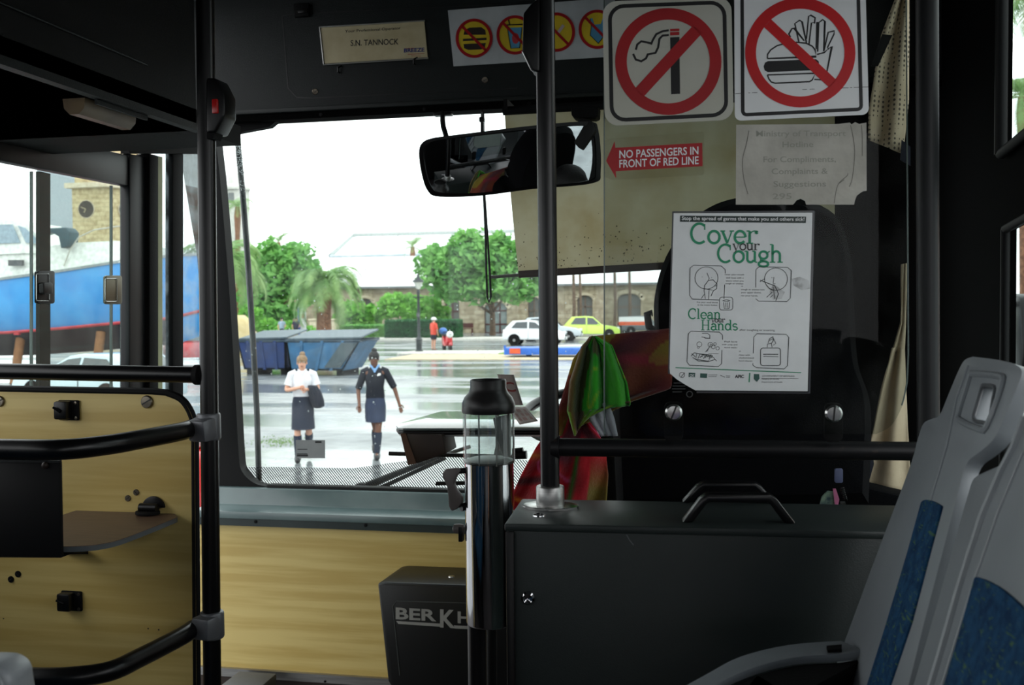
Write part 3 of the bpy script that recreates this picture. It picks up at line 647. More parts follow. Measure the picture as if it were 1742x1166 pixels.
# ------------------------------------------------------------------ poster with slab-serif headings
def arc(cx, cy, rx, ry, a0, a1, n=14): return [(cx+rx*math.cos(math.radians(a0+(a1-a0)*k/n)), cy+ry*math.sin(math.radians(a0+(a1-a0)*k/n))) for k in range(n+1)]
X_ = .62
GL = {  # strokes as (points, weight class) with y up; width
 'C': ([(arc(.42, .5, .36, .5, 50, 310, 22), 1), ([(.66, .98), (.66, .68)], 0), ([(.66, .88), (.6, .95)], 0)], .78),
 'o': ([(arc(.3, X_/2, .25, X_/2, 0, 360, 22), 1)], .6),
 'v': ([([(.08, X_), (.3, 0)], 1), ([(.3, 0), (.5, X_)], 0), ([(-.02, X_), (.2, X_)], 0), ([(.4, X_), (.6, X_)], 0)], .58),
 'e': ([(arc(.29, X_/2, .24, X_/2, 0, 320, 20), 1), ([(.06, X_*.5), (.53, X_*.5)], 0)], .58),
 'r': ([([(.14, 0), (.14, X_)], 1), (arc(.36, .36, .22, .26, 175, 60, 8), 0), ([(.0, 0), (.3, 0)], 0), ([(.0, X_), (.14, X_)], 0), (arc(.45, .55, .03, .03, 0, 360, 8), 1)], .5),
 'u': ([([(.13, X_), (.13, .2)] + arc(.29, .18, .16, .18, 180, 340, 10), 1), ([(.5, X_), (.5, 0)], 1), ([(.0, X_), (.13, X_)], 0), ([(.37, X_), (.5, X_)], 0), ([(.5, 0), (.62, 0)], 0)], .66),
 'g': ([(arc(.27, .4, .2, .21, 0, 360, 18), 1), (arc(.27, -.1, .24, .15, 0, 360, 18), 1), ([(.44, .52), (.58, .62)], 0), ([(.14, .22), (.1, .1), (.4, .06)], 0)], .58),
 'h': ([([(.14, 0), (.14, 1)], 1), ([(.14, .42)] + arc(.32, .4, .18, .22, 160, 0, 10) + [(.5, 0)], 1), ([(.0, 0), (.27, 0)], 0), ([(.38, 0), (.64, 0)], 0), ([(.0, 1), (.14, 1)], 0)], .68),
 'n': ([([(.14, 0), (.14, X_)], 1), ([(.14, .42)] + arc(.32, .4, .18, .22, 160, 0, 10) + [(.5, 0)], 1), ([(.0, 0), (.27, 0)], 0), ([(.38, 0), (.64, 0)], 0), ([(.0, X_), (.14, X_)], 0)], .68),
 'l': ([([(.14, 0), (.14, 1)], 1), ([(.0, 0), (.28, 0)], 0), ([(.0, 1), (.14, 1)], 0)], .32),
 'a': ([([(.08, .5)] + arc(.26, .42, .18, .2, 150, 0, 8) + [(.44, .08), (.56, 0)], 1), (arc(.25, .18, .19, .18, 60, 320, 14), 1)], .58),
 'd': ([(arc(.27, X_/2, .22, X_/2, 0, 360, 18), 1), ([(.5, 0), (.5, 1)], 1), ([(.36, 1), (.5, 1)], 0), ([(.5, 0), (.62, 0)], 0)], .66),
 's': ([(arc(.24, .46, .17, .16, 20, 240, 10) + arc(.26, .16, .18, .16, 70, -160, 12), 1)], .5),
 'y': ([([(.08, X_), (.3, 0)], 1), ([(.52, X_), (.22, -.26), (.08, -.28)], 0), ([(-.02, X_), (.2, X_)], 0), ([(.42, X_), (.62, X_)], 0)], .6),
 'H': ([([(.16, 0), (.16, 1)], 1), ([(.66, 0), (.66, 1)], 1), ([(.16, .5), (.66, .5)], 0), ([(.0, 0), (.32, 0)], 0), ([(.5, 0), (.82, 0)], 0), ([(.0, 1), (.32, 1)], 0), ([(.5, 1), (.82, 1)], 0)], .86),
}
def slabtext(d, word, x0, x1, yb, h, wt=.11, fnt=lambda x, y: (x, y)):
    tot = sum(GL[c][1] for c in word); k = (x1-x0)/tot; x = x0
    for c in word:
        st, w_ = GL[c]
        for pts, cl in st: d.stroke([fnt(x+px*k, yb-py*h) for px, py in pts], (wt if cl else wt*.5)*h)
        x += w_*k
s2 = 280/989
g = lambda x, y: (1120+x*s2, 350+y*s2)
po = thing('cover_cough_poster', 'white laminated Cover your Cough poster on the driver screen, lower left corner curled', 'poster', onP(1270, 664, .0048))
def lam(x, y, off):   # lower left corner lifts towards the viewer
    p = onP(x, y, off); dd = max(0, ((y-590)/75) + (1185-x)/60 - 1.15)
    return p + PN*(.02*dd*dd)
def gridpoly(x0, y0, x1, y1, nx, ny, corner, off, th):
    pass
q = [(1146, 363), (1383, 362), (1375, 666), (1140, 644)]
def pfn(a, b, off):
    x, y = sk([(1146, 363), (1382, 362), (1374, 666), (1138, 664)], a, b)
    if b > .9 or a < .2:   # the curled corner is worn round
        c0 = max(0, (b-.90)/.10) ; m_ = .19*max(0, c0)**1.3
        a2 = max(a, m_) if a < .5 else a
        x, y = sk([(1146, 363), (1382, 362), (1374, 666), (1138, 664)], a2, b)
    return lam(x, y, off)
top_ = grid(lambda a, b: pfn(a, b, .0056), 26, 32)
obj('sheet', top_, mat('poster_white', (222, 226, 226), .35, c2=(216, 220, 220), scale=30), po)
obj('laminate', Draw(onP, .0046).stroke([sk([(1145, 361), (1384, 360), (1377, 669), (1137, 667)], *p) for p in ((0, .9), (0, 0), (1, 0), (1, 1), (.2, 1))], 3).mb, mat('laminate_edge', (70, 72, 76), .2), po, smooth=0)
o1 = .0062; onL = lambda x, y, o: lam(x, y, o)
d = Draw(onL, o1); d.poly([g(*p) for p in ((131, 60), (888, 66), (886, 105), (130, 97))]); d.out('banner', mat('banner_dark', (16, 42, 36), .4), po)
d = Draw(onL, o1+.0005); d.text('Stop the spread of germs that make you and others sick!', g(141, 86), g(878, 92), 21*s2, .012); d.out('banner_lettering', M_white, po)
d = Draw(onL, o1); slabtext(d, 'Cover', *[g(190, 0)[0], g(597, 0)[0]], g(0, 226)[1], 118*s2, .13); d.out('heading_word', M_green, po); d = Draw(onL, o1)
slabtext(d, 'Cough', g(352, 0)[0], g(752, 0)[0], g(0, 340)[1], 106*s2, .13); d.out('heading_word', M_green, po); d = Draw(onL, o1)
slabtext(d, 'Clean', g(178, 0)[0], g(378, 0)[0], g(0, 680)[1], 60*s2, .13); d.out('heading_word', M_green, po); d = Draw(onL, o1)
slabtext(d, 'Hands', g(256, 0)[0], g(478, 0)[0], g(0, 748)[1], 60*s2, .13); d.out('heading_word', M_green, po); d = Draw(onL, o1)
d.stroke([g(103, 974), g(480, 990), g(858, 1004)], 1.5); d.stroke([g(549, 1006), g(545, 1062)], 2); d.out('green_rule', M_green, po)
d = Draw(onL, o1+.0005)
slabtext(d, 'your', g(447, 0)[0], g(608, 0)[0], g(0, 266)[1], 58*s2, .12); d.out('heading_word', M_ink, po); d = Draw(onL, o1+.0005)
slabtext(d, 'your', g(318, 0)[0], g(400, 0)[0], g(0, 702)[1], 34*s2, .13); d.out('heading_word', M_ink, po)
d = Draw(onL, o1)
def G(w_, *ps): d.stroke([g(*p) for p in ps], w_)
lw_ = .95
for a in (((402, 408), (402, 385), (378, 363), (212, 358), (190, 376), (188, 540), (204, 562), (365, 568)), ((398, 475), (394, 560)),
          ((585, 492), (586, 385), (604, 368), (776, 371), (799, 390), (793, 556), (772, 577), (602, 574), (585, 560)),
          ((386, 806), (385, 778), (366, 760), (196, 755), (180, 770), (172, 940), (188, 960), (360, 968), (380, 950), (382, 868)),
          ((570, 888), (574, 790), (592, 770), (768, 774), (784, 792), (776, 962), (756, 982), (590, 974), (568, 960), (568, 948))): G(lw_*1.1, *a)
for p in rrect(367, 550, 447, 628, 16),: d.stroke([g(*x) for x in p], lw_, True)
d.ring(*g(289, 435), 69*s2, 67*s2, lw_, 30); d.ring(*g(707, 442), 69*s2, 67*s2, lw_, 30)
G(.8, (262, 428), (264, 430)); G(.8, (318, 432), (321, 434)); G(.9, (292, 405), (306, 438), (300, 446)); G(.9, (694, 430), (690, 468), (704, 470)); G(.8, (680, 432), (684, 436))
G(1.1, (275, 512), (278, 480), (300, 450), (328, 446), (352, 470), (350, 500), (330, 512), (316, 545)); G(1, (275, 512), (282, 560)); G(1, (304, 508), (302, 562)); G(1, (258, 558), (275, 534)); G(1, (340, 484), (354, 480)); G(1, (280, 500), (325, 508))
G(1.2, (612, 448), (640, 460), (700, 482), (722, 530), (706, 572)); G(1.1, (644, 470), (668, 500), (690, 510)); G(1, (650, 552), (684, 520)); G(1, (672, 552), (690, 536)); G(1, (610, 458), (628, 446), (640, 440)); G(1, (690, 490), (700, 560))
G(.8, (390, 574), (425, 576)); G(.8, (392, 580), (396, 620), (424, 620), (428, 580)); G(.7, (404, 582), (405, 618)); G(.7, (414, 582), (415, 618)); G(.9, (386, 572), (408, 566), (432, 572))
G(1, (262, 768), (296, 768), (310, 780), (308, 800)); G(1.4, (278, 796), (312, 798)); G(1, (260, 790), (282, 792))
for cx, cy, r in ((246, 834, 15), (240, 852, 6), (312, 836, 14), (356, 858, 10), (340, 832, 8), (330, 850, 11)): d.ring(*g(cx, cy), r*s2, r*s2, .7, 16)
for k in range(8): G(1.1, (238+k*11, 920-k%3*5), (250+k*11, 895+k%2*6)); G(.8, (280+k*6, 880-k*6), (298+k*2, 872-k*6))
G(1, (196, 905), (215, 885), (240, 890), (300, 905), (330, 912), (350, 935)); G(1, (205, 912), (240, 935), (300, 938), (340, 925)); G(1.1, (200, 890), (222, 908)); G(1, (230, 890), (224, 925), (300, 935), (322, 900), (240, 890)); G(.6, (300, 890), (362, 890))
d.stroke([g(*x) for x in rrect(614, 856, 734, 962, 16)], 1.2, True); G(1.4, (630, 894), (720, 894)); G(.8, (630, 906), (720, 908)); G(1, (654, 852), (656, 832), (678, 828), (684, 852)); G(1.2, (660, 826), (668, 800), (688, 788), (690, 812), (680, 828)); G(1, (688, 792), (706, 828), (690, 840)); G(.9, (664, 812), (684, 802))
d.out('line_drawings', mat('grey_ink', (52, 62, 60), .6), po)
d = Draw(onL, o1)
for tx, x0, x1, y in (('cover your mouth', 398, 514, 418), ('and nose with a', 408, 512, 438), ('tissue when you', 405, 512, 456), ('cough or sneeze', 402, 510, 472), ('or', 498, 510, 488), ('cough or sneeze into', 497, 638, 508), ('your upper sleeve,', 497, 618, 526), ('not your hands.', 497, 598, 545), ('Put your used tissue', 232, 356, 585), ('in the waste basket.', 236, 356, 601), ('after coughing or sneezing.', 488, 702, 752), ('Wash hands', 394, 474, 822), ('with soap and', 382, 474, 839), ('warm water', 396, 473, 857), ('or', 484, 496, 879), ('clean with', 484, 550, 902), ('alcohol-based', 484, 574, 919), ('hand cleaner.', 484, 568, 937), ('Ministry of Health', 621, 724, 1046), ('Department of Health', 621, 745, 1064), ('GOVERNMENT OF BERMUDA', 622, 820, 1028)):
    sz = 12 if y != 752 else 15
    d.text(tx, g(x0, y), g(x1, y+(x1-x0)*.01), sz*s2*.72, .0)
d.text('APIC', g(460, 1036), g(514, 1036), 18*s2, .03); G(.7, (620, 1038), (842, 1040)); G(.9, (372, 1020), (400, 1032)); G(.7, (300, 1018), (354, 1018)); G(.7, (300, 1028), (350, 1028)); G(.7, (406, 1024), (432, 1024)); G(.7, (406, 1032), (430, 1032))
d.ring(*g(142, 1018), 16*s2, 16*s2, .8, 20); G(1, (136, 1030), (158, 1004)); d.out('small_print', mat('small_ink', (38, 40, 42), .6), po)
d = Draw(onL, o1); d.poly([g(*p) for p in ((183, 1004), (222, 1006), (220, 1032), (182, 1030))]); d.poly([g(*p) for p in ((252, 1008), (294, 1010), (292, 1036), (251, 1034))]); d.poly([g(*p) for p in ((574, 1012), (606, 1013), (608, 1040), (592, 1060), (574, 1042))]); d.out('logos', mat('logo_green', (56, 96, 88), .6), po)
d = Draw(onL, o1); d.text('CDC', g(188, 1028), g(216, 1028), 14*s2, .02); d.mb.v = [v+PN*.0005 for v in d.mb.v]; d.out('logo_lettering', M_white, po)
M_smud = glass('smudge', (.9, .9, .9), .0, .65, (110, 104, 100), 60)
d = Draw(onL, o1+.0008); d.poly([g(*p) for p in ((800, 440), (850, 428), (905, 450), (912, 500), (860, 508), (812, 480))]); d.poly([g(*p) for p in ((690, 470), (760, 520), (740, 560), (690, 566), (668, 520))]); d.out('smudge', M_smud, po)
# ------------------------------------------------------------------ header: name plate, prohibition strip, screws, latch
PR = lambda x, y, o=0: onY(x, y, YH-o)
q = [(544, 46), (722, 35), (728, 99), (551, 110)]
npl = thing('name_plate', 'cream name plate in a metal holder on the panel above the windshield', 'sign', PR(636, 105))
obj('plate', MB().prism([PR(*sk(q, x, y)) for x, y in ((0, 0), (1, 0), (1, 1), (0, 1))], (0, -.004, 0)), M_cream, npl)
obj('rail', MB().tube([PR(*sk(q, -.005, 0), .005), PR(*sk(q, 1.005, 0), .005)], .003, 8), M_alu, npl)
obj('rail', MB().tube([PR(*sk(q, -.005, 1), .005), PR(*sk(q, 1.005, 1), .005)], .003, 8), M_alu, npl)
obj('side_rail', MB().tube([PR(*sk(q, 0, 0), .005), PR(*sk(q, 0, 1), .005)], .0025, 8), M_alu, npl)
f5 = lambda x, y: (340+x*700/1742, y*700/1742)
d = Draw(PR, .0046); d.text('Your Professional Operator', f5(614, 138), f5(850, 124), 11*.4, .01).text('S.N. TANNOCK', f5(638, 194), f5(841, 188), 24*.4, .01); d.out('lettering', M_ink, npl)
d = Draw(PR, .0046); d.text('BREEZE', f5(864, 222), f5(951, 218), 16*.4, .03); d.out('logo', mat('logo_blue', (30, 44, 120), .5), npl)
d = Draw(PR, .0046); d.stroke([f5(880, 230), f5(950, 227)], .8).stroke([f5(895, 236), f5(936, 238)], .6).stroke([f5(868, 206), f5(905, 204)], .6); d.out('logo_swash', M_red, npl)
q = [f5(1050, 44), (1046, 0-4), (1050, 96), f5(1074, 281)]
st = thing('prohibition_strip', 'white sticker strip with round yellow prohibition pictures above the windshield', 'sticker', PR(900, 100))
obj('backing', MB().prism([PR(*p) for p in q], (0, -.001, 0)), mat('sticker_grey_white', (196, 200, 204), .5), st)
Y_ = Draw(PR, .0016); R_ = Draw(PR, .0030); K_ = Draw(PR, .0022)
cs = [f5(1161, 162), f5(1334, 148), f5(1510, 136), f5(1682, 124)]
for c in cs: Y_.disc(c[0], c[1], 28, 29); R_.ring(c[0], c[1], 29, 31, 5)
def E(c, x, y): return (c[0]+x, c[1]+y)
for c in cs: R_.stroke([E(c, -20, -20), E(c, 20, 21)], 4.5)
Y_.out('picture_ground', M_yel, st)
c = cs[0]
K_.poly([E(c, x, y) for x, y in ((-18, -6), (-16, -14), (-8, -18), (12, -19), (19, -14), (20, -6))]).poly([E(c, x, y) for x, y in ((-18, 10), (20, 8), (18, 16), (12, 19), (-10, 20), (-17, 17))]).poly([E(c, x, y) for x, y in ((-19, 1), (21, -1), (21, 3), (-19, 5))])
K_.out('burger', M_dbrown, st)
c = cs[1]; K2 = Draw(PR, .0022); K2.poly([E(c, x, y) for x, y in ((-13, -12), (12, -13), (8, 22), (-7, 23))]); K2.out('cup', mat('sticker_blue', (90, 160, 200), .5), st); K2 = Draw(PR, .0022); c = cs[3]
K2.poly([E(c, x, y) for x, y in ((-12, -18), (-8, -19), (-5, -8), (6, -9), (10, -20), (14, -19), (12, -4), (14, 8), (2, 24), (-12, 10), (-10, -4))]); K2.out('swimsuit', mat('sticker_blue', (90, 160, 200), .5), st)
K3 = Draw(PR, .0026); c = cs[1]; K3.ring(c[0], c[1], 0.01, .01, .01) if 0 else None; K3.stroke([E(c, -14, -17), E(c, 13, -18)], 2).stroke([E(c, -12, -30), E(c, -9, -18)], 2).stroke([E(c, -13, -12), E(c, -7, 23), E(c, 8, 22), E(c, 12, -13)], 1.2)
c = cs[3]; K3.stroke([E(c, -12, -18), E(c, -10, -4), E(c, -12, 10), E(c, 2, 24), E(c, 14, 8), E(c, 12, -4), E(c, 14, -19)], 1.2); K3.out('outlines', M_ink, st)
K4 = Draw(PR, .0024); c = cs[1]; K4.disc(c[0]+1, c[1]+6, 6, 9); K4.out('drink', mat('sticker_red', (200, 60, 70), .5), st)
K5 = Draw(PR, .0026); c = cs[2]; K5.stroke([E(c, 2, 2), E(c, 12, -12)], 5); K5.out('cigarette', mat('sticker_pink', (210, 190, 190), .5), st)
R_.out('prohibition_rings', M_red, st)
for px, py, lb in ((536, 156, 'round steel screw below the left end of the name plate'), (825, 136, 'round steel screw below the prohibition strip')):
    bolt(px, py, .0105, lb, pr=onYH_ if 0 else (lambda x, y, o=0: onY(x, y, YH-o)), m=MATS['worn_screw'])
lt = thing('hatch_latch', 'small black latch at the upper left of the header hatch', 'latch', PR(515, 30))
obj('block', MB().prism([PR(x, y) for x, y in ((502, 8), (528, 6), (528, 29), (503, 31))], (0, -.014, 0)), M_blackm, lt, bevel=.003)
obj('tongue', MB().prism([PR(x, y, .014) for x, y in ((508, 16), (524, 15), (524, 22), (508, 23))], (0, -.006, 0)), M_black, lt, bevel=.001)
for px, py in ((577, 118), (706, 104)): obj('hook', MB().tube([PR(px+4, py-6, .002), PR(px-2, py-3, .01), PR(px-2, py+4, .01), PR(px+1, py+6, .004)], .003, 8), M_black, None, f'small black hook under the name plate at its {"left" if px < 600 else "right"} end', 'hook')
for px, py in ((546, 195), (722, 186), (900, 176)): obj('screw', MB().lathe(onY(px, py, YH-.012), [(.006, 0), (.006, .002), (0, .003)], 12, (0, -1, 0)), M_blackm, None, {546: 'dark screw in the header lip above the dark outside rod', 722: 'dark screw in the header lip above the mirror', 900: 'dark screw in the header lip beside the middle pole'}[px], 'screw')
obj('trim_15b', MB().prism([onY(x, y, YH+.02) for x, y in ((372, 232), (372, 214), (470, 206), (458, 216))], (0, .03, 0)), M_blackm, kind='structure').name = 'trim_23'
# ------------------------------------------------------------------ interior mirror
MY = 2.72
mir = thing('rear_view_mirror', 'wide rounded rear view mirror hanging under the header, left of the middle pole', 'mirror', onY(815, 240, MY))
mo = [(740, 234), (820, 224), (905, 214), (1000, 207), (1018, 222), (1022, 290), (1008, 312), (905, 322), (820, 333), (748, 335), (727, 324), (716, 290), (713, 255), (722, 240)]
mo = [(p.x, p.y) for p in spline([V((a, b, 0)) for a, b in mo+[mo[0]]], 5)][:-1]
cM = onY(868, 272, MY)
tgt = V((.46, 1.35, 1.80))
n_ = ((CAM-cM).normalized()+(tgt-cM).normalized()).normalized()
def onM(x, y, o=0):
    d_ = ray(x, y); p0 = cM + n_*o; return CAM + d_*((p0-CAM).dot(n_)/d_.dot(n_))
mcx, mcy = 868, 272
shr = lambda k: [(mcx+(x-mcx)*(1-k*.5), mcy+(y-mcy)*(1-k)) for x, y in mo]
back = [onM(x, y, -.035) for x, y in shr(.25)]
obj('housing', MB().loft([back, [onM(x, y, -.012) for x, y in mo], [onM(x, y, .004) for x, y in mo], [onM(x, y, .005) for x, y in shr(.10)], [onM(x, y, .001) for x, y in shr(.12)]], True), M_black, mir)
mm_ = mat('mirror_face', (225, 228, 230), .015, 1, c2=(225, 228, 230))
R0 = 2.4
ex = (onM(900, 270)-onM(860, 270)).normalized(); ey = n_.cross(ex)
def mface(a, b):
    ang = 2*PI*a; 
    k = int(a*len(mo)) % len(mo); x, y = shr(.11)[k]; p = onM(x, y, 0); v = p-cM; p = cM + v*b
    rr = (p-cM).length; return p + n_*(.0125 - rr*rr/(2*R0))
N_ = len(mo); mb = MB(); rings_ = []
S_ = shr(.11)
for j in range(0, 13):
    b = j/12; ring = []
    for x, y in S_:
        p = cM + (onM(x, y, 0)-cM)*max(b, .001); rr = (p-cM).length; ring.append(p + n_*(.0125-rr*rr/(2*R0)))
    rings_.append(ring)
mb.loft(rings_, False)
o = obj('glass', mb, mm_, mir, smooth=180)
obj('hanger', MB().tube([onY(753, 192, 3.14), onY(753, 205, MY+.12), onY(754, 215, MY+.03), onY(759, 232, MY+.005)], .0075, 12), M_black, mir)
obj('hanger_foot', MB().box(onY(754, 195, 3.12), (.06, .03, .01)), M_black, mir, bevel=.003)
obj('stay', MB().tube([onY(820, 190, 3.14), onY(820, 205, MY+.12), onY(820, 226, MY+.01)], .0042, 10), M_black, mir)
obj('stay_clamp', MB().box(onY(820, 204, MY+.07), (.013, .02, .014)), M_black, mir, bevel=.002)
# pull cord of the blind
YV = 2.9
cord = thing('pull_cord', 'thin black looped pull cord hanging below the mirror', 'cord', onY(832, 515, YV))
obj('cord', MB().tube([onY(x, y, YV) for x, y in ((821, 190), (823, 330), (826, 400), (827, 460), (829, 505), (832, 515), (835, 505), (833, 460), (829, 400), (824, 330), (822, 190))], .0034, 8), M_black, cord)
# sun blind
M_blind = mat('blind_cloth', (186, 182, 156), .8, c2=(160, 148, 112), scale=5, trans=.38, bump=.1, detail=9)
bl_ = thing('sun_blind', 'beige roller sun blind stained brown, pulled half down over the windshield', 'blind', onY(1000, 465, YV))
YV2 = 2.95
sheetp = [(858, 186), (864, 260), (872, 360), (882, 462)]
def bl_f(a, b):
    xa = 858+24*b - 2*math.sin(b*3); p0 = (xa, 186+276*b); p1 = (1420, 148+282*b); x, y = p0[0]+(p1[0]-p0[0])*a, p0[1]+(p1[1]-p0[1])*a
    return onY(x, y, YV2+.004*math.sin(9*a)+.003*math.sin(5*b))
obj('cloth', grid(bl_f, 24, 12), M_blind, bl_)
# mildew specks printed into the lower hem
random.seed(8); sp_ = MB()
for i in range(260):
    a = random.random(); b = 1-abs(random.gauss(0, .11)); p = bl_f(a, max(.2, b)); r = random.uniform(.0008, .0026)
    sp_.ball(p+V((0, -.002, 0)), (r, .0006, r), 5, 3)
so = obj('mildew_specks', sp_, mat('mildew', (70, 62, 48), .9), bl_, kind='stuff')
obj('hem_bar', MB().prism([onY(x, y, YV2-.012) for x, y in ((881, 461), (1422, 429), (1422, 442), (882, 473))], (0, .02, 0)), M_dbrown, bl_, bevel=.002)
obj('roller', MB().tube([onY(856, 189, YV2), onY(1424, 157, YV2)], .013, 12), M_blackm, bl_)
for px, py in ((862, 188), (1420, 157)): obj('roller_bracket', MB().bb((onY(px, py, YV2).x-.006, YV2-.02, onY(px, py, YV2).z+.0), (onY(px, py, YV2).x+.006, YH+.05, onY(px, py, YV2).z+.03)), M_blackm, bl_)
obj('rod', MB().tube([onY(834, 472, YV2), onY(884, 468, YV2)], .005, 10), mat('rod_grey', (110, 108, 104), .4), bl_)
# small dark camera-like device under the header
dv = thing('speaker_unit', 'black swivelling box unit hanging under the header, right of the middle pole', 'device', onY(992, 250, 2.8))
obj('mount', MB().prism([onY(x, y, 2.78) for x, y in ((971, 183), (1018, 181), (1017, 198), (1010, 201), (976, 200), (972, 196))], (0, .06, 0)), M_blackm, dv, bevel=.003)
obj('neck', MB().tube([onY(994, 196, 2.81), onY(993, 208, 2.81)], .012, 10), M_blackm, dv)
obj('head', MB().prism([onY(x, y, 2.77) for x, y in ((962, 232), (988, 200), (1003, 203), (1011, 211), (1014, 222), (991, 255))], (0, .07, 0)), mat('unit_black', (9, 9, 10), .6), dv, bevel=.004)
# ------------------------------------------------------------------ fare box column
YK = 1.92
K = lambda x, y, o=0: onY(x, y, YK-o)
cx = 831
fc = K(cx, 700); px_ = (K(cx+10, 700)-K(cx-10, 700)).length/20
fb = thing('fare_column', 'fare collecting column: dark domed cap, clear glass chamber and chrome tube', 'fare box', V((fc.x, fc.y, ZF)))
zy = lambda y: K(cx, y).z
def prof(pts): return [(r*px_, zy(y)-ZF) for r, y in pts]
base = V((fc.x, fc.y, ZF))
M_cap = mat('cap_charcoal', (30, 29, 29), .38, spec=.35, bump=.03)
obj('cap', MB().lathe(base, prof([(26, 652), (29, 646), (30, 648), (30, 660), (33, 668), (40, 676), (44, 686), (44.5, 700), (43, 702), (20, 702)]), 36), M_cap, fb)
gl_ = glass('chamber_glass', (.82, .87, .86), .06, .4, (190, 194, 190), 16)
obj('chamber', MB().loft([[base+V((r*px_*math.cos(2*PI*k/36), r*px_*math.sin(2*PI*k/36), zy(y)-ZF)) for k in range(36)] for r, y in ((43, 702), (43, 740), (43, 786))], False), gl_, fb)
for a in (-100, -60, 80, 175, 10):
    c = base + V((41*px_*math.cos(math.radians(a)), 41*px_*math.sin(math.radians(a)), 0))
    obj('rod', MB().tube([c+V((0,0,zy(788)-ZF)), c+V((0,0,zy(702)-ZF))], .0016, 8), M_steel, fb)
obj('chamber_floor', MB().lathe(base, prof([(42, 786), (42, 783), (30, 779), (0, 779)]), 30), M_cap, fb)
obj('inner_vane', MB().prism([K(838, 712), K(866, 705), K(866, 778), K(856, 778), K(846, 750)], (0, .02, 0)), mat('vane', (90, 92, 92), .35, .6), fb, bevel=.002)
obj('tube', MB().lathe(base, prof([(0, 787), (41, 787), (41, 800), (41, 1056), (40, 1059), (0, 1059)]), 40), M_chrome, fb)
obj('stem', MB().tube([base+V((-24*px_, 0, 0)), base+V((-24*px_, 0, zy(1060)-ZF))], .019, 16), mat('stem_dark', (34, 32, 34), .35, .5), fb)
hd = obj('lever', MB().prism([K(x, y, .02) for x, y in ((752, 806), (757, 799), (776, 797), (784, 800), (776, 812), (772, 824), (778, 836), (786, 846), (786, 856), (778, 866), (768, 871), (763, 862), (762, 846), (760, 828), (753, 814))], (0, .014, 0)), mat('lever_grey', (104, 98, 96), .45), fb, bevel=.003)
obj('lever_arm', MB().tube([K(776, 802, .015), K(800, 800, .0), K(806, 806, .0)], .006, 10), M_black, hd)
obj('lever_arm', MB().tube([K(784, 864, .015), K(800, 858, .0), K(808, 850, .0)], .008, 10), M_black, hd)
obj('side_strap', MB().prism([K(x, y, .008) for x, y in ((799, 800), (806, 800), (808, 850), (800, 860), (797, 840))], (0, .02, 0)), M_black, fb, bevel=.002)
obj('knob', MB().lathe(K(781, 900), [(0, -.014), (.009, -.010), (.010, .0), (.009, .010), (0, .012)], 14, (1, 0, 0)), MATS['lever_grey'], fb)
obj('clip', MB().box(K(785, 908), (.008, .02, .03)), M_black, fb, bevel=.001)
# ------------------------------------------------------------------ black box with lettering on the wood panel
YX = 2.98
X3 = lambda x, y, o=0: onY(x, y, YX-o)
bk = thing('wall_box', 'black moulded box lettered BERKHOF on the wood panel under the windshield', 'box', X3(750, 1160))
fp = [X3(x, y) for x, y in ((642, 993), (655, 991), (900, 1000), (900, 1200), (672, 1180), (660, 1160))]
bp_ = [V((p.x + (.012 if i < 2 else 0), 3.19, p.z+(0.0))) for i, p in enumerate(fp)]
obj('body', MB().loft([fp, bp_]), mat('box_black', (12, 14, 15), .4, spec=.4), bk, bevel=.007, seg=3)
obj('frame_line', Draw(X3, .0015).stroke([(680, 1150), (668, 1032), (674, 1023), (780, 1026), (890, 1030)], 1.5).mb, mat('frame_line', (62, 66, 66), .4), bk, smooth=0)
scw = onZ(768, 982, X3(700, 992).z); obj('screw', MB().lathe(V((scw.x, scw.y, X3(700, 992).z)), [(.011, 0), (.01, .003), (0, .005)], 14), M_steel, bk)
s9 = 360/1468; g9 = lambda x, y: (600+x*s9, 880+y*s9)
d = Draw(X3, .0022); 
d.text('BER', g9(298, 706), g9(580, 722), 76*s9, .03).text('K', g9(606, 762), g9(712, 768), 118*s9, .03).text('HOF', g9(728, 734), g9(1006, 748), 76*s9, .03)
d.poly([g9(*p) for p in ((302, 722), (316, 742), (610, 762), (610, 740))]); d.poly([g9(*p) for p in ((700, 752), (1006, 766), (984, 788), (708, 774))])
d.out('lettering', mat('box_letter', (150, 150, 145), .5), bk)
# ------------------------------------------------------------------ dash-top table, steering wheel, papers
YT = 2.35
zt_ = onY(780, 735, 2.2).z
tb = thing('dash_table', 'flat black-edged table with glossy top on a brown bracket above the dash', 'table', V((onY(780, 735, 2.2).x, 2.2, zt_-.13)))
tt = [onZ(x, y, zt_) for x, y in ((686, 733), (676, 729), (672, 725), (680, 720), (740, 702), (752, 699), (930, 699), (930, 735))]
tt = [onZ(x, y, zt_) for x, y in ((674, 724), (680, 720), (742, 702), (752, 700), (960, 699), (960, 722), (920, 729), (686, 729), (677, 728))]
obj('top', MB().prism(tt, (0, 0, -.006)), mat('table_gloss', (96, 108, 108), .16, coat=.5), tb, bevel=.002)
bb_ = onY(832, 1000, 2.25); obj('support_post', MB().tube([onY(856, 737, 2.25), onY(846, 790, 2.25), onY(836, 860, 2.25), V((bb_.x, 2.25, ZF))], .012, 10), M_blackm, tb)
obj('edge_band', MB().prism([p+V((0,0,-.006)) for p in tt], (0, 0, -.010)), M_black, tb, bevel=.003)
obj('underside_rim', MB().prism([p+V((.004,.003,-.016)) for p in tt], (0, 0, -.004)), M_alu, tb)
q0 = [onY(x, y, 2.22) for x, y in ((681, 738), (692, 738), (706, 790), (695, 792))]
obj('bracket', MB().prism([onY(x, y, 2.24) for x, y in ((681, 738), (752, 740), (759, 772), (712, 788), (694, 792))], (0, .10, 0)), M_dbrown, tb, bevel=.003)
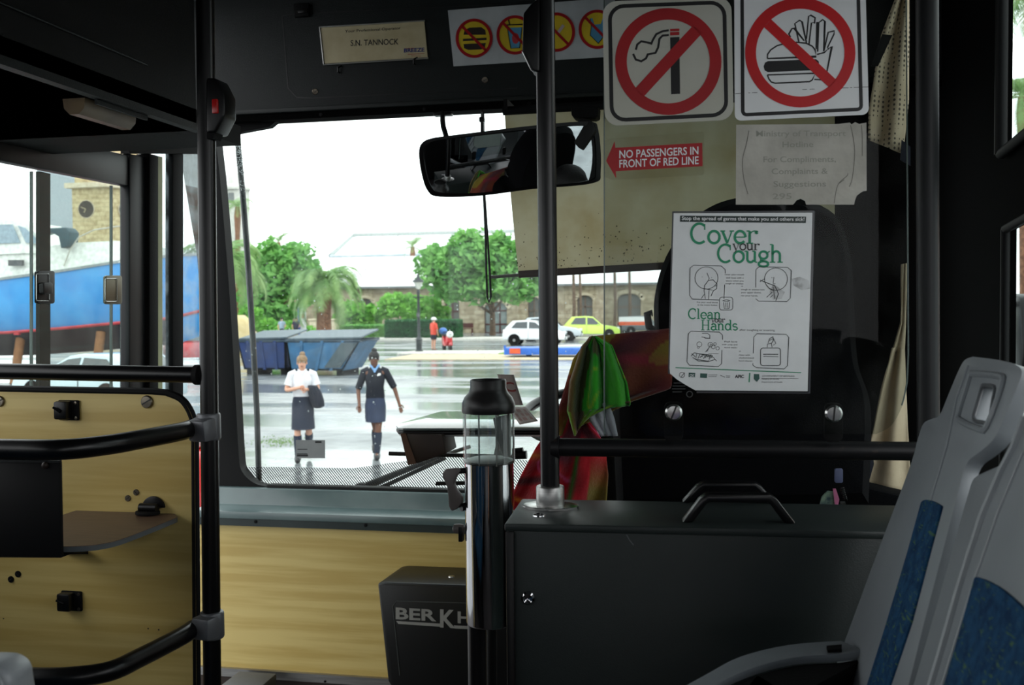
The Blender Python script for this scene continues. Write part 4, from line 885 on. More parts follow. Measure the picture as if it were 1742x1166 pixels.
obj('bracket_face', MB().prism([onY(x, y, 2.238) for x, y in ((681, 738), (690, 738), (708, 789), (694, 792))], (0, .003, 0)), mat('brown_edge', (92, 62, 44), .5), tb)
sw = thing('steering_wheel', 'black steering wheel rim and column just left of the middle pole', 'steering wheel', onY(960, 700, 2.6))
cS = V((onY(1022, 700, 2.96).x, 2.96, onY(1010, 706, 2.96).z))
ax = V((0, -.26, .965)).normalized(); ux = V((1, 0, 0)); uy = ax.cross(ux)
obj('rim', MB().tube([cS + ux*.23*math.cos(2*PI*k/40)+uy*.23*math.sin(2*PI*k/40) for k in range(41)], .015, 12, False), M_black, sw)
for a in (30, 150, 270): obj('spoke', MB().tube([cS - ax*.03, cS + (ux*math.cos(math.radians(a))+uy*math.sin(math.radians(a)))*.225], .012, 8), M_black, sw)
obj('hub', MB().lathe(cS-ax*.06, [(.05, 0), (.075, .02), (.07, .045), (0, .05)], 24, ax), M_black, sw)
obj('column', MB().tube([cS-ax*.05, cS-ax*.5], [.045, .06], 16), M_blackm, sw)
# stalks and knobs behind the fare column
for pts, r, lb in ((((662, 772), (700, 773), (780, 775), (882, 778)), .006, 'thin dark rod running sideways behind the brown bracket'), (((742, 823), (790, 822), (850, 824)), .006, 'short dark rod low behind the fare column lever'), (((872, 775), (896, 774)), .012, 'stubby black knob right of the glass chamber'), (((872, 768), (890, 766)), .008, 'black stalk above the stubby knob right of the glass chamber')):
    obj('stalk', MB().tube([onY(x, y, 2.7) for x, y in pts], r, 10), M_black, sw)
M_pap = mat('pinkish_paper', (170, 158, 152), .8); M_papr = mat('faded_red_print', (140, 60, 56), .8)
def ticket(qd, Y0, Y1, lab, lines, curl=.02):
    t_ = thing('ticket_card', lab, 'paper', onY(*qd[3], Y0))
    fn = lambda a, b, o=0: onY(*sk(qd, a, b), Y0+(Y1-Y0)*(1-b)+curl*math.sin(PI*b)*.5-o)
    g_ = grid(lambda a, b: fn(a, b), 5, 10)
    oo = obj('sheet', g_, M_pap, t_); md = oo.modifiers.new('s', 'SOLIDIFY'); md.thickness = .0012
    vs = MB()
    for (tx, y, h) in lines:
        tv, tf = text_mesh(tx, .02); x0 = min(v[0] for v in tv); x1 = max(v[0] for v in tv)
        vs.add([fn(.15+.7*(x-x0)/(x1-x0), y-y_*h/.69, .002) for x, y_ in tv], tf)
    obj('print', vs, M_papr, t_, smooth=0, norm=False)
ticket([(846, 637), (874, 638), (890, 690), (862, 690)], 2.28, 2.32, 'upright pinkish paper card with red print on the dash table', [('C', .55, .3)])
ticket([(862, 692), (894, 692), (915, 716), (884, 722)], 2.14, 2.3, 'curled paper slip with red print lying on the dash table edge', [('|  |||  ||', .3, .14), ('||  || |||', .55, .14), ('|| |||  ||', .8, .14)], -.01)
# ------------------------------------------------------------------ wiper and dark rod outside the windshield
wp_ = thing('windshield_wiper', 'black wiper arm and blade slanting up from the windshield foot', 'wiper', onY(625, 830, YG+.1))
obj('arm', MB().tube([onY(x, y, YG+.12) for x, y in ((612, 832), (680, 804), (745, 778), (800, 760))], [.016, .012, .008, .007], 10), M_black, wp_)
obj('blade', MB().prism([onY(x, y, YG+.10) for x, y in ((640, 830), (648, 834), (760, 782), (752, 778))], (0, .012, 0)), M_rub, wp_, bevel=.002)
obj('pivot_cap', MB().ball(onY(616, 829, YG+.12), (.03, .02, .018)), M_black, wp_)
M_wetrod = mat('wet_black', (12, 20, 22), .25)
rd = thing('mirror_rod', 'dark slanted mirror rod standing outside the left part of the windshield', 'rod', onY(441, 832, YG+.2))
P_ = [onY(x, y, YG+.25) for x, y in ((402, 205), (406, 260), (413, 330), (422, 450), (431, 590), (437, 700), (441, 835))]
obj('rod', MB().tube(P_, .0115, 14), M_wetrod, rd)
obj('mount_arm', MB().tube([P_[0], V((P_[0].x, YF+.02, P_[0].z+.03))], .012, 10), M_wetrod, rd)
random.seed(5); mb = MB()
for i in range(230):
    t_ = abs(random.gauss(0, .12)); y = 222 + t_*380; x = 403.2 + (y-222)*.088 + random.uniform(-5.5, 5.5)
    mb.ball(onY(x, y, YG+.235), random.uniform(.0009, .0022), 6, 4)
obj('rain_beads', mb, mat('bead_white', (225, 235, 238), .2), rd, kind='stuff')
# permit sticker on the glass
q = [(503, 749), (553, 749), (553, 780), (503, 780)]
pm = thing('windshield_sticker', 'small grey rectangular permit sticker low on the windshield glass', 'sticker', onY(528, 779, YG+.04))
obj('sheet', MB().prism([onY(x, y, YG+.048) for x, y in q], (0, .001, 0)), mat('sticker_grey', (190, 190, 190), .6, c2=(170, 171, 174), trans=.3), pm)
d = Draw(lambda x, y, o: onY(x, y, YG+.047-o), .0); d.poly([(505, 774), (524, 774), (524, 777), (505, 777)]).poly([(505, 772), (523, 772), (523, 773.4), (505, 773.4)]).poly([(506, 764), (523, 764), (523, 765.4), (506, 765.4)]).poly([(536, 751), (547, 751), (547, 754), (536, 754)]); d.out('print', mat('sticker_print', (52, 52, 54), .7), pm)
# ------------------------------------------------------------------ driver's seat, driver, towel, bag, curtain
M_seatblk = mat('seat_black_cloth', (8, 8, 10), .95, spec=.1, c2=(6, 6, 9), scale=60, bump=.2, bscale=300)
ds = thing('driver_chair', 'tall black driver chair behind the plastic screen with the towel over it', 'chair', V((.09, 2.2, ZF)))
Dy = 2.12
D = lambda x, y, o=0: onY(x, y, Dy-o)
sil = spline([V((1480, 860, 0)), V((1484, 700, 0)), V((1462, 620, 0)), V((1455, 520, 0)), V((1448, 430, 0)), V((1420, 362, 0)), V((1340, 332, 0)), V((1250, 336, 0)), V((1190, 362, 0)), V((1148, 410, 0)), V((1126, 452, 0)), V((1112, 510, 0)), V((1108, 590, 0)), V((1060, 600, 0)), V((1040, 650, 0)), V((1048, 870, 0))], 6)
F_ = [D(p.x, p.y) for p in sil] 
cc_ = sum(F_, V((0,0,0)))/len(F_)
def scl(P, k, dy): return [cc_ + (p-cc_)*k + V((0, dy, 0)) for p in P]
obj('backrest', MB().loft([scl(F_, .80, -.035), scl(F_, .93, -.022), scl(F_, 1, .02), scl(F_, 1, .07), scl(F_, .9, .12)]), M_seatblk, ds)
obj('recline_lever', MB().tube([D(1112, 562, -.02), D(1104, 556, 0), D(1101, 534, .0), D(1110, 533, .0)], .008, 10), M_black, ds)
obj('cushion', MB().bb((-.16, 2.2, 1.28), (.34, 2.68, 1.44)), M_seatblk, ds, bevel=.05, seg=4)
obj('pedestal', MB().bb((-.06, 2.26, ZF), (.24, 2.6, 1.29)), M_blackm, ds, bevel=.02)
def skin(name, J, E_, m, parent, root=0, sub=2, **k):
    """body grown over a skeleton: J joints (x, y, z, r[, ry]), E_ edges"""
    me = bpy.data.meshes.new(name); me.from_pydata([j[:3] for j in J], E_, [])
    o = bpy.data.objects.new(name, me); COL.objects.link(o)
    md = o.modifiers.new('skin', 'SKIN'); md.use_smooth_shade = True
    for i, j in enumerate(J):
        sv = me.skin_vertices[0].data[i]; sv.radius = (j[3], j[4] if len(j) > 4 else j[3]); sv.use_root = i == root
    if sub: s_ = o.modifiers.new('s', 'SUBSURF'); s_.levels = sub; s_.render_levels = sub
    dg = bpy.context.evaluated_depsgraph_get(); m2 = bpy.data.meshes.new_from_object(o.evaluated_get(dg))
    bpy.data.objects.remove(o); mb = MB(); mb.add([v.co.copy() for v in m2.vertices], [tuple(p.vertices) for p in m2.polygons]); bpy.data.meshes.remove(m2)
    return obj(name, mb, m, parent, smooth=180, **k)
M_drk = mat('skin_dark', (110, 72, 52), .5, c2=(100, 64, 46)); M_hair = mat('hair_black', (16, 14, 14), .7, bump=.4, bscale=90)
dr = thing('person', 'driver in a dark jacket and sunglasses, seen only in the rear view mirror', 'person', V((.1, 2.4, 1.44)))
hx_, hy_, hz_ = .10, 2.40, 2.19
J = [(hx_, 2.36, 1.52, .15, .12), (hx_, 2.34, 1.72, .15, .11), (hx_, 2.34, 1.94, .17, .10), (hx_, 2.36, 2.04, .07), (hx_, 2.38, 2.11, .06), (hx_, hy_, hz_, .085, .10), (hx_, hy_, 2.27, .08, .09),
     (-.08, 2.36, 1.97, .06), (-.15, 2.46, 1.76, .045), (-.08, 2.62, 1.80, .035), (-.04, 2.68, 1.82, .028), (.28, 2.36, 1.97, .06), (.35, 2.46, 1.76, .045), (.28, 2.62, 1.80, .035), (.24, 2.68, 1.82, .028),
     (.02, 2.6, 1.52, .08), (0, 2.82, 1.5, .06), (.18, 2.6, 1.52, .08), (.2, 2.82, 1.5, .06), (0, 2.85, 1.2, .045), (.2, 2.85, 1.2, .045)]
E_ = [(0,1),(1,2),(2,3),(3,4),(4,5),(5,6),(2,7),(7,8),(8,9),(9,10),(2,11),(11,12),(12,13),(13,14),(0,15),(15,16),(0,17),(17,18),(16,19),(18,20)]
skin('body', J, E_, M_drk, dr)
M_navy = mat('navy_cloth', (24, 28, 44), .85)
skin('jacket', [(a[0], a[1], a[2], a[3]+.016, (a[4] if len(a) > 4 else a[3])+.016) for a in J[:3]] + [(a[0], a[1], a[2], a[3]+.016) for a in (J[7], J[8], J[9], J[11], J[12], J[13])], [(0,1),(1,2),(2,3),(3,4),(4,5),(2,6),(6,7),(7,8)], M_navy, dr)
obj('hair', MB().ball((hx_, hy_-.02, hz_+.045), (.098, .105, .095), 14, 10), M_hair, dr)
obj('nose', MB().loft([[V((hx_+a, hy_+.10+b, hz_+c)) for a, b in ((-.012*k, 0), (.012*k, 0), (0, .022*k))] for k, c in ((.4, .03), (1.1, -.02))]), M_drk, dr)
obj('sunglasses', MB().ball((hx_-.035, hy_+.095, hz_+.02), (.03, .012, .022)).ball((hx_+.035, hy_+.095, hz_+.02), (.03, .012, .022)).tube([(hx_-.09, hy_, hz_+.025), (hx_-.05, hy_+.1, hz_+.025), (hx_+.05, hy_+.1, hz_+.025), (hx_+.09, hy_, hz_+.025)], .004, 6), M_ink, dr)
obj('mouth', MB().ball((hx_, hy_+.098, hz_-.05), (.025, .008, .007)), mat('lips', (120, 60, 56), .5), dr)
# towel: bright tie-dye cloth over the left shoulder of the seat
def towel_mat():
    m = bpy.data.materials.new('towel_print'); m.use_nodes = True; t = m.node_tree; b = t.nodes['Principled BSDF']; b.inputs['Roughness'].default_value = .95; b.inputs['Sheen Weight'].default_value = .3
    tc = t.nodes.new('ShaderNodeTexCoord'); at = t.nodes.new('ShaderNodeUVMap')
    vc = t.nodes.new('ShaderNodeVertexColor'); vc.layer_name = 'print'
    nz = t.nodes.new('ShaderNodeTexNoise'); nz.inputs['Scale'].default_value = 160; t.links.new(tc.outputs['Object'], nz.inputs[0])
    bp = t.nodes.new('ShaderNodeBump'); bp.inputs['Strength'].default_value = .5; bp.inputs['Distance'].default_value = .004; t.links.new(nz.outputs['Fac'], bp.inputs['Height']); t.links.new(bp.outputs[0], b.inputs['Normal'])
    t.links.new(vc.outputs['Color'], b.inputs['Base Color']); return m
M_tow = towel_mat()
def sheet(name, fn, colf, nu, nv, parent, m=None, th=.004):
    o = obj(name, grid(fn, nu, nv), m or M_tow, parent, smooth=180)
    if colf:
        ca = o.data.color_attributes.new('print', 'FLOAT_COLOR', 'POINT')
        for j in range(nv+1):
            for i in range(nu+1): ca.data[j*(nu+1)+i].color = rgb(colf(i/nu, j/nv))
    md = o.modifiers.new('th', 'SOLIDIFY'); md.thickness = th; md.offset = 0
    return o
tw = thing('towel', 'bright green, red and yellow beach towel draped over the driver seat', 'towel', D(980, 860, .1))
def mixc(a, b, t): t = max(0, min(1, t)); return tuple(a[i]*(1-t)+b[i]*t for i in range(3))
GR, YE, RD, MA, OR, PK = (30, 150, 20), (150, 175, 30), (215, 18, 40), (84, 14, 34), (205, 110, 30), (225, 110, 170)
def lerp2(t, keys):
    for (t0, a), (t1, b) in zip(keys, keys[1:]):
        if t <= t1: k = (t-t0)/(t1-t0); return tuple(a[i]+(b[i]-a[i])*k for i in range(len(a)))
    return keys[-1][1]
nsv = lambda x, y, z, s_=1: noise.noise(V((x*s_, y*s_, z*s_)))
# A: back drape over the seat top and shoulder (rows: v, left x, right x, y left, y right)
def Af(a, b):
    xl, xr, yl_, yr_ = lerp2(b, [(0, (1003, 1150, 573, 558)), (.25, (975, 1146, 612, 600)), (.55, (952, 1142, 690, 660)), (.8, (948, 1075, 720, 682)), (1, (946, 1060, 745, 690))])
    x = xl+(xr-xl)*a; y = yl_+(yr_-yl_)*a
    return D(x, y, .075+.014*math.sin(a*14+b*2)*b - .03*max(0, .2-b))
def Ac(a, b):
    n = nsv(a*2.2, b*2.2, 3)
    c = mixc(MA, (120, 50, 24), (n+.2)*3)
    c = mixc(c, (150, 24, 56), 1-abs(b-.22-.1*a)/.07) if a > .25 else c
    if b > .6: c = mixc(c, (140, 110, 30), (b-.6)*3)
    if n > .28: c = mixc(c, YE, .5)
    return c
sheet('upper_fold', Af, Ac, 44, 36, tw)
# B: green fold in front
def Bf(a, b):
    xl, xr, yl_, yr_ = lerp2(b, [(0, (1008, 1014, 572, 573)), (.12, (990, 1040, 590, 588)), (.45, (970, 1066, 650, 652)), (.72, (966, 1072, 700, 690)), (.85, (968, 1070, 706, 684)), (1, (978, 1000, 742, 700))])
    x = xl+(xr-xl)*a; y = yl_+(yr_-yl_)*a
    return D(x, y, .112+.014*math.sin(a*17+1.5*b)*min(1, b*3)+.006*math.sin(a*31))
def Bc(a, b):
    n = nsv(a*3.4, b*2.4, 7.7)
    c = mixc(GR, (60, 175, 30), (n+.1)*2)
    c = mixc(c, YE, 1-abs(n-.05)/.035)
    c = mixc(c, YE, 1-abs(a-.03)/.05); c = mixc(c, (110, 130, 30), (b-.78)*5)
    if n < -.25: c = mixc(c, MA, .6)
    return c
sheet('green_fold', Bf, Bc, 44, 40, tw)
# C: white lining showing below the green fold
def Cf(a, b):
    xl, xr, yl_, yr_ = lerp2(b, [(0, (998, 1034, 696, 684)), (.5, (1004, 1044, 716, 712)), (1, (1024, 1050, 742, 742))])
    return D(xl+(xr-xl)*a, yl_+(yr_-yl_)*a, .10+.004*math.sin(a*16))
sheet('lining', Cf, None, 16, 14, tw, mat('towel_lining', (196, 196, 206), .95, bump=.3, bscale=200))
# D: red lower drape running down to the left
def Df(a, b):
    xl, xr, yl_, yr_ = lerp2(b, [(0, (964, 990, 668, 690)), (.2, (945, 1012, 712, 730)), (.45, (912, 1030, 762, 760)), (.72, (886, 1034, 812, 808)), (.9, (869, 1031, 850, 850)), (1, (872, 1030, 872, 868))])
    return D(xl+(xr-xl)*a, yl_+(yr_-yl_)*a, .075+.022*math.sin(a*15+b*4)*b)
def Dc(a, b):
    n = nsv(a*3+2, b*3, 1.3); n2 = nsv(a*5, b*5, 9)
    c = mixc(RD, (150, 8, 24), n2+.4)
    c = mixc(c, PK, 1-abs(n-.12)/.05); c = mixc(c, MA, (n-.2)*6)
    if a < .35: c = mixc(c, OR, 1-abs(b-.52)/.06); c = mixc(c, (230, 150, 30), 1-abs(b-a*.3-.88)/.03); c = mixc(c, (60, 8, 24), 1-abs(b-.75)/.05)
    if a > .5: c = mixc(c, (40, 130, 20), 1-abs(a-.62)/.05) if b > .45 else c
    if a > .78: c = mixc(c, (120, 100, 28), (b-.5)*3)
    return c
sheet('red_fold', Df, Dc, 50, 50, tw)
bt = onP(1000, 868, Ob)
# curtain at the driver's side
M_cur = mat('curtain_beige', (206, 188, 160), .85, c2=(186, 166, 138), scale=12, bump=.15, trans=.15)
m = M_cur.copy(); m.name = 'curtain_mesh'; t = m.node_tree
vo = t.nodes.new('ShaderNodeTexVoronoi'); vo.inputs['Scale'].default_value = 95; vo.inputs['Randomness'].default_value = .05; tc = t.nodes.new('ShaderNodeTexCoord'); t.links.new(tc.outputs['Object'], vo.inputs['Vector'])
ramp = t.nodes.new('ShaderNodeMath'); ramp.operation = 'LESS_THAN'; ramp.inputs[1].default_value = .3; t.links.new(vo.outputs['Distance'], ramp.inputs[0])
mx_ = t.nodes.new('ShaderNodeMix'); mx_.data_type = 'RGBA'; t.links.new(ramp.outputs[0], mx_.inputs[0])
pb_ = t.nodes['Principled BSDF']; src = pb_.inputs['Base Color'].links[0].from_socket; t.links.new(src, mx_.inputs[6]); mx_.inputs[7].default_value = (.06, .05, .04, 1); t.links.new(mx_.outputs[2], pb_.inputs['Base Color'])
cu = thing('side_curtain', 'beige perforated curtain hanging in folds by the driver side pillar', 'curtain', onY(1520, 860, 2.3))
YU = 2.35
U = lambda x, y, o=0: onY(x, y, YU-o)
def cf(keys, ph=0, amp=.012):
    def fn(a, b):
        xl, xr, yl_, yr_ = lerp2(b, keys); return U(xl+(xr-xl)*a, yl_+(yr_-yl_)*a, amp*math.sin(a*9+ph+b*2))
    return fn
sheet('upper_drape', cf([(0, (1535, 1545, -30, -30)), (.3, (1500, 1546, 60, 55)), (.5, (1490, 1545, 110, 110)), (.75, (1478, 1545, 190, 172)), (1, (1478, 1536, 238, 262))]), None, 16, 20, cu, m)
obj('tie_band', MB().prism([U(x, y, .02) for x, y in ((1501, 58), (1518, 60), (1494, 112), (1482, 112))], (0, .004, 0)), M_blackm, cu)
obj('tag', MB().prism([U(x, y, .01) for x, y in ((1534, 238), (1549, 250), (1549, 282), (1532, 272))], (0, .004, 0)), M_navy, cu)
sheet('edge_strip', cf([(0, (1534, 1542, 450, 448)), (.5, (1532, 1540, 550, 550)), (1, (1518, 1538, 600, 600))], 0, .004), None, 6, 14, cu, M_cur)
sheet('lower_drape', cf([(0, (1518, 1538, 592, 592)), (.35, (1500, 1540, 660, 655)), (.7, (1484, 1545, 740, 735)), (.85, (1470, 1548, 790, 800)), (1, (1458, 1560, 822, 845))], 1), None, 20, 24, cu, M_cur)
obj('dark_bag', MB().prism([onY(x, y, 2.25) for x, y in ((1452, 824), (1560, 850), (1560, 900), (1440, 900))], (0, .1, 0)), M_seatblk, None, 'black bag edge below the beige curtain behind the cabinet', 'bag', bevel=.01)
kl = thing('lanyard', 'patterned lanyard with keys and coiled cord hanging behind the cabinet', 'lanyard', onY(1415, 864, 2.0))
KY = 2.0; Kp = lambda x, y, o=0: onY(x, y, KY-o)
obj('strap', MB().prism([Kp(x, y) for x, y in ((1394, 862), (1398, 846), (1408, 836), (1420, 838), (1426, 862))], (0, .006, 0)), mat('lanyard_cloth', (120, 140, 120), .8, c2=(40, 60, 70), scale=90), kl)
obj('ribbon', MB().prism([Kp(x, y, .004) for x, y in ((1417, 832), (1422, 832), (1428, 850), (1425, 864), (1421, 864))], (0, .003, 0)), mat('ribbon_pink', (200, 110, 150), .7), kl)
obj('coil', MB().tube([Kp(1432+3.5*math.cos(k*.9)+ (k*.12), 830+k*.42, .004*math.sin(k*.9)) for k in range(50)], .0011, 6), M_black, kl)
obj('key_fob', MB().prism([Kp(x, y) for x, y in rrect(1420, 798, 1434, 822, 3)], (0, .008, 0)), mat('fob_blue', (90, 96, 130), .4), kl, bevel=.001)
obj('key', MB().prism([Kp(x, y) for x, y in ((1429, 853), (1438, 853), (1440, 864), (1428, 864))], (0, .002, 0)), M_steel, kl)
# ------------------------------------------------------------------ grey passenger seats at the right
M_fab = mat('seat_fabric_blue', (36, 78, 112), .9, spec=.15, c2=(22, 54, 86), scale=70, bump=.3, bscale=300)
t = M_fab.node_tree; mpn = None
nz = t.nodes.new('ShaderNodeTexNoise'); nz.inputs['Scale'].default_value = 1; nz.inputs['Detail'].default_value = 3; nz.inputs['Distortion'].default_value = 1.2
tc = t.nodes.new('ShaderNodeTexCoord'); mp2 = t.nodes.new('ShaderNodeMapping'); mp2.inputs['Scale'].default_value = (60, 50, 210); mp2.inputs['Rotation'].default_value = (.35, 0, 0)
t.links.new(tc.outputs['Object'], mp2.inputs[0]); t.links.new(mp2.outputs[0], nz.inputs['Vector'])
mr = t.nodes.new('ShaderNodeMapRange'); mr.inputs[1].default_value = .60; mr.inputs[2].default_value = .66; t.links.new(nz.outputs['Fac'], mr.inputs[0])
mx_ = t.nodes.new('ShaderNodeMix'); mx_.data_type = 'RGBA'; b = t.nodes['Principled BSDF']; src = b.inputs['Base Color'].links[0].from_socket
t.links.new(mr.outputs[0], mx_.inputs[0]); t.links.new(src, mx_.inputs[6]); mx_.inputs[7].default_value = rgb((78, 108, 84)); t.links.new(mx_.outputs[2], b.inputs['Base Color'])
F1 = onY(1546, 800, 1.44); F2 = onY(1410, 1166, 1.44)
SD = (F1-F2).normalized(); SN = V((0, 1, 0)).cross(SD).normalized()
if SN.dot(CAM-F1) < 0: SN = -SN
def onS(x, y, off=0):
    d = ray(x, y); p0 = F1 + SN*off; return CAM + d*((p0-CAM).dot(SN)/d.dot(SN))
def curve(pts, n=5): return [(p.x, p.y) for p in spline([V((a, b, 0)) for a, b in pts], n)]
def seat(lab, outl, fab, hole, ridge, extra=None):
    t_ = thing('passenger_seat', lab, 'seat', onS(*outl[0]), 'grey side seats with blue fabric')
    P_ = [onS(x, y) for x, y in outl]
    mbk = MB().prism(P_, -SN*.04)
    if hole:
        from mathutils.geometry import tessellate_polygon
        H_ = [onS(x, y) for x, y in hole[0]]; al = P_+H_; n = len(P_); m_n = len(al)
        ux_ = V((0, 1, 0)); tri = tessellate_polygon([[V((p.dot(ux_), p.dot(SD), 0)) for p in P_], [V((p.dot(ux_), p.dot(SD), 0)) for p in H_]])
        fs = [tuple(t_3) for t_3 in tri] + [tuple(i+m_n for i in t_3)[::-1] for t_3 in tri]
        fs += [(i, (i+1) % n, m_n+(i+1) % n, m_n+i) for i in range(n)]
        h_n = len(H_); fs += [(n+i, n+(i+1) % h_n, m_n+n+(i+1) % h_n, m_n+n+i) for i in range(h_n)]
        mbk = MB().add(al+[p-SN*.016 for p in al], fs)
    o = obj('backrest', mbk, M_grey, t_, bevel=.004, seg=3)
    if hole:
        obj('handle_recess', MB().tube([onS(x, y, .001) for x, y in hole[1]+[hole[1][0]]], .004, 8, False), M_grey, t_)
        obj('hole_rim', MB().tube([onS(x, y, .0) for x, y in hole[0]+[hole[0][0]]], .0025, 8, False), mat('grey_dark_rim', (96, 100, 104), .4), t_)
    obj('fabric_panel', MB().prism([onS(x, y, -.002) for x, y in fab], SN*.005), M_fab, t_, bevel=.002)
    for i, (r, pts) in enumerate(ridge): obj('ridge', MB().tube([onS(x, y, .0) for x, y in pts], r, 8), M_grey, t_)
    return t_
oa = curve([(1655, 607), (1700, 613), (1728, 621), (1738, 634), (1728, 664), (1706, 716), (1690, 748), (1668, 768), (1645, 788), (1632, 830), (1606, 930), (1572, 1060), (1530, 1230)], 4) + curve([(1388, 1230), (1410, 1166), (1489, 950), (1546, 800), (1562, 745), (1571, 721), (1585, 713), (1598, 707), (1612, 675), (1630, 632), (1641, 613), (1655, 607)], 4)[:-1]
sa = seat('grey plastic seat with a narrow blue fabric strip and a handle hole in its top', oa,
     curve([(1573, 856), (1580, 852), (1594, 855), (1608, 863)], 3) + [(1590, 930), (1556, 1060), (1512, 1190), (1474, 1190), (1510, 1075), (1550, 940)],
     (curve([(1672, 656), (1692, 659), (1690, 680), (1683, 717), (1672, 719), (1657, 714), (1662, 690), (1672, 656)], 3)[:-1], curve([(1652, 636), (1700, 640), (1706, 655), (1680, 726), (1665, 730), (1634, 716), (1632, 704), (1645, 660), (1652, 636)], 3)[:-1]),
     [(.0022, [(1648, 622), (1628, 680), (1612, 760), (1585, 850), (1548, 960), (1500, 1100), (1470, 1190)])])
fa = seat('large grey plastic seat with a wide blue fabric panel, cut by the right photo edge',
     curve([(1800, 660), (1762, 676), (1742, 700), (1722, 752), (1704, 786), (1676, 800), (1656, 812), (1646, 838), (1620, 930), (1580, 1070), (1548, 1180), (1530, 1240)], 3) + [(1900, 1300), (1990, 1000), (2000, 720), (1900, 662)],
     curve([(1665, 988), (1672, 985), (1705, 1000), (1742, 1030), (1790, 1080)], 3) + [(1780, 1260), (1590, 1240), (1612, 1175), (1640, 1080)], None,
     [(.005, [(1745, 710), (1726, 762), (1706, 800), (1672, 880), (1634, 1000), (1600, 1120), (1570, 1220)]), (.0022, [(1742, 770), (1700, 870), (1660, 985), (1600, 1180), (1590, 1220)])])
ZQ = 1.80
ar_ = [onZ(x, y, ZQ) for x, y in curve([(1120, 1190), (1200, 1146), (1258, 1116), (1340, 1096), (1432, 1089)], 4)]
ai_ = [onZ(x, y, ZQ) for x, y in curve([(1470, 1106), (1432, 1112), (1350, 1118), (1270, 1140), (1210, 1172), (1180, 1210)], 4)]
obj('armrest_rim', MB().prism(ar_+ai_, (0, 0, -.012)), M_grey, sa, bevel=.004)
obj('underside', MB().prism([p+V((0,0,-.012)) for p in ai_+[onZ(1470, 1240, ZQ), onZ(1180, 1260, ZQ)]], (0, 0, -.03)), M_blackm, sa)
obj('hinge_clip', MB().prism([onZ(x, y, ZQ+.001) for x, y in ((1406, 1104), (1432, 1102), (1432, 1110), (1408, 1111))], (0, 0, .004)), M_blackm, sa)
lf = thing('passenger_seat', 'grey rounded corner of a seat at the bottom left edge of the photo', 'seat', dep(0, 1166, .95))
def lfp(k): return [dep(x-22, y+4, .95+k) for x, y in curve([(-120, 1250), (-110, 1160), (-60, 1134), (0, 1130), (26, 1138), (38, 1154), (42, 1180), (60, 1280)], 4)]
obj('backrest', MB().prism(lfp(0), (fw*.05)), M_grey, lf, bevel=.008, seg=3)
obj('ridge', MB().tube([dep(x-22, y+4, .948) for x, y in ((-40, 1150), (0, 1142), (18, 1150), (26, 1166), (40, 1240))], .003, 8), M_grey, lf)
# seats farther back along the right wall and a passenger (they show in the mirror)
def bench(y0, lab):
    t_ = thing('passenger_seat', lab, 'seat', V((.35, y0, 1.3)))
    obj('cushion', MB().bb((.02, y0-.22, 1.62), (.44, y0+.22, 1.70)), M_grey, t_, bevel=.03, seg=3)
    obj('cushion_fabric', MB().bb((.06, y0-.17, 1.695), (.40, y0+.17, 1.715)), M_fab, t_, bevel=.008)
    obj('backrest', MB().prism([V((.40, y0-.21, 1.68)), V((.40, y0+.21, 1.68)), V((.52, y0+.15, 2.16)), V((.52, y0-.15, 2.16))], (.05, 0, .01)), M_grey, t_, bevel=.012, seg=3)
    obj('back_fabric', MB().prism([V((.405, y0-.16, 1.74)), V((.405, y0+.16, 1.74)), V((.49, y0+.12, 2.04)), V((.49, y0-.12, 2.04))], (-.012, 0, 0)), M_fab, t_, bevel=.004)
    obj('pedestal', MB().bb((.1, y0-.15, ZF), (.5, y0+.15, 1.63)), M_blackm, t_)
bench(-.1, 'grey and blue seat seen only in the mirror, nearer the driver')
bench(-.58, 'grey and blue seat seen only in the mirror, nearer the passenger')
def shading_seat(x0, y0, lab):  # seats added out of view to keep low window light off the wood panel
    t_ = thing('passenger_seat', lab, 'seat', V((x0, y0, ZF)), 'forward facing seats added on the left to block low window light')
    obj('backrest', MB().prism([V((x0-.21, y0, 1.4)), V((x0-.21, y0-.12, 2.15)), V((x0+.21, y0-.12, 2.15)), V((x0+.21, y0, 1.4))], (0, -.05, 0)), M_grey, t_, bevel=.02, seg=3)
    obj('back_fabric', MB().prism([V((x0-.17, y0+.002, 1.45)), V((x0-.17, y0-.09, 1.95)), V((x0+.17, y0-.09, 1.95)), V((x0+.17, y0+.002, 1.45))], (0, .012, 0)), M_fab, t_)
    obj('cushion', MB().bb((x0-.21, y0, 1.34), (x0+.21, y0+.42, 1.44)), M_fab, t_, bevel=.03)
    obj('pedestal', MB().bb((x0-.18, y0, ZF), (x0+.18, y0+.3, 1.35)), M_blackm, t_)
for y0 in (.88, -.1, -1.15, -2.0, -2.9):
    for x0 in (-1.5, -1.05): shading_seat(x0, y0, 'grey forward facing left seat, added to block low light, seen only in the mirror')
ps = thing('person', 'passenger in blue shorts and dark shirt, seen only in the rear view mirror', 'person', V((.3, -.1, 1.715)))
J = [(.32, -.1, 1.80, .13, .14), (.34, -.1, 2.0, .12, .14), (.35, -.1, 2.2, .12, .15), (.34, -.1, 2.33, .055), (.33, -.1, 2.42, .075, .08), (.33, -.1, 2.5, .075, .08),
     (.12, -.2, 1.80, .08), (-.1, -.22, 1.80, .058), (-.12, -.22, 1.5, .055), (-.12, -.22, 1.3, .04), (-.22, -.22, 1.27, .035), (.12, .0, 1.80, .08), (-.1, .04, 1.80, .058), (-.12, .04, 1.5, .055), (-.12, .04, 1.3, .04), (-.22, .04, 1.27, .035),
     (.35, -.3, 2.22, .055), (.28, -.34, 1.98, .042), (.06, -.26, 1.90, .032), (-.02, -.24, 1.89, .03), (.35, .1, 2.22, .055), (.28, .14, 1.98, .042), (.06, .08, 1.90, .032), (-.02, .06, 1.89, .03)]
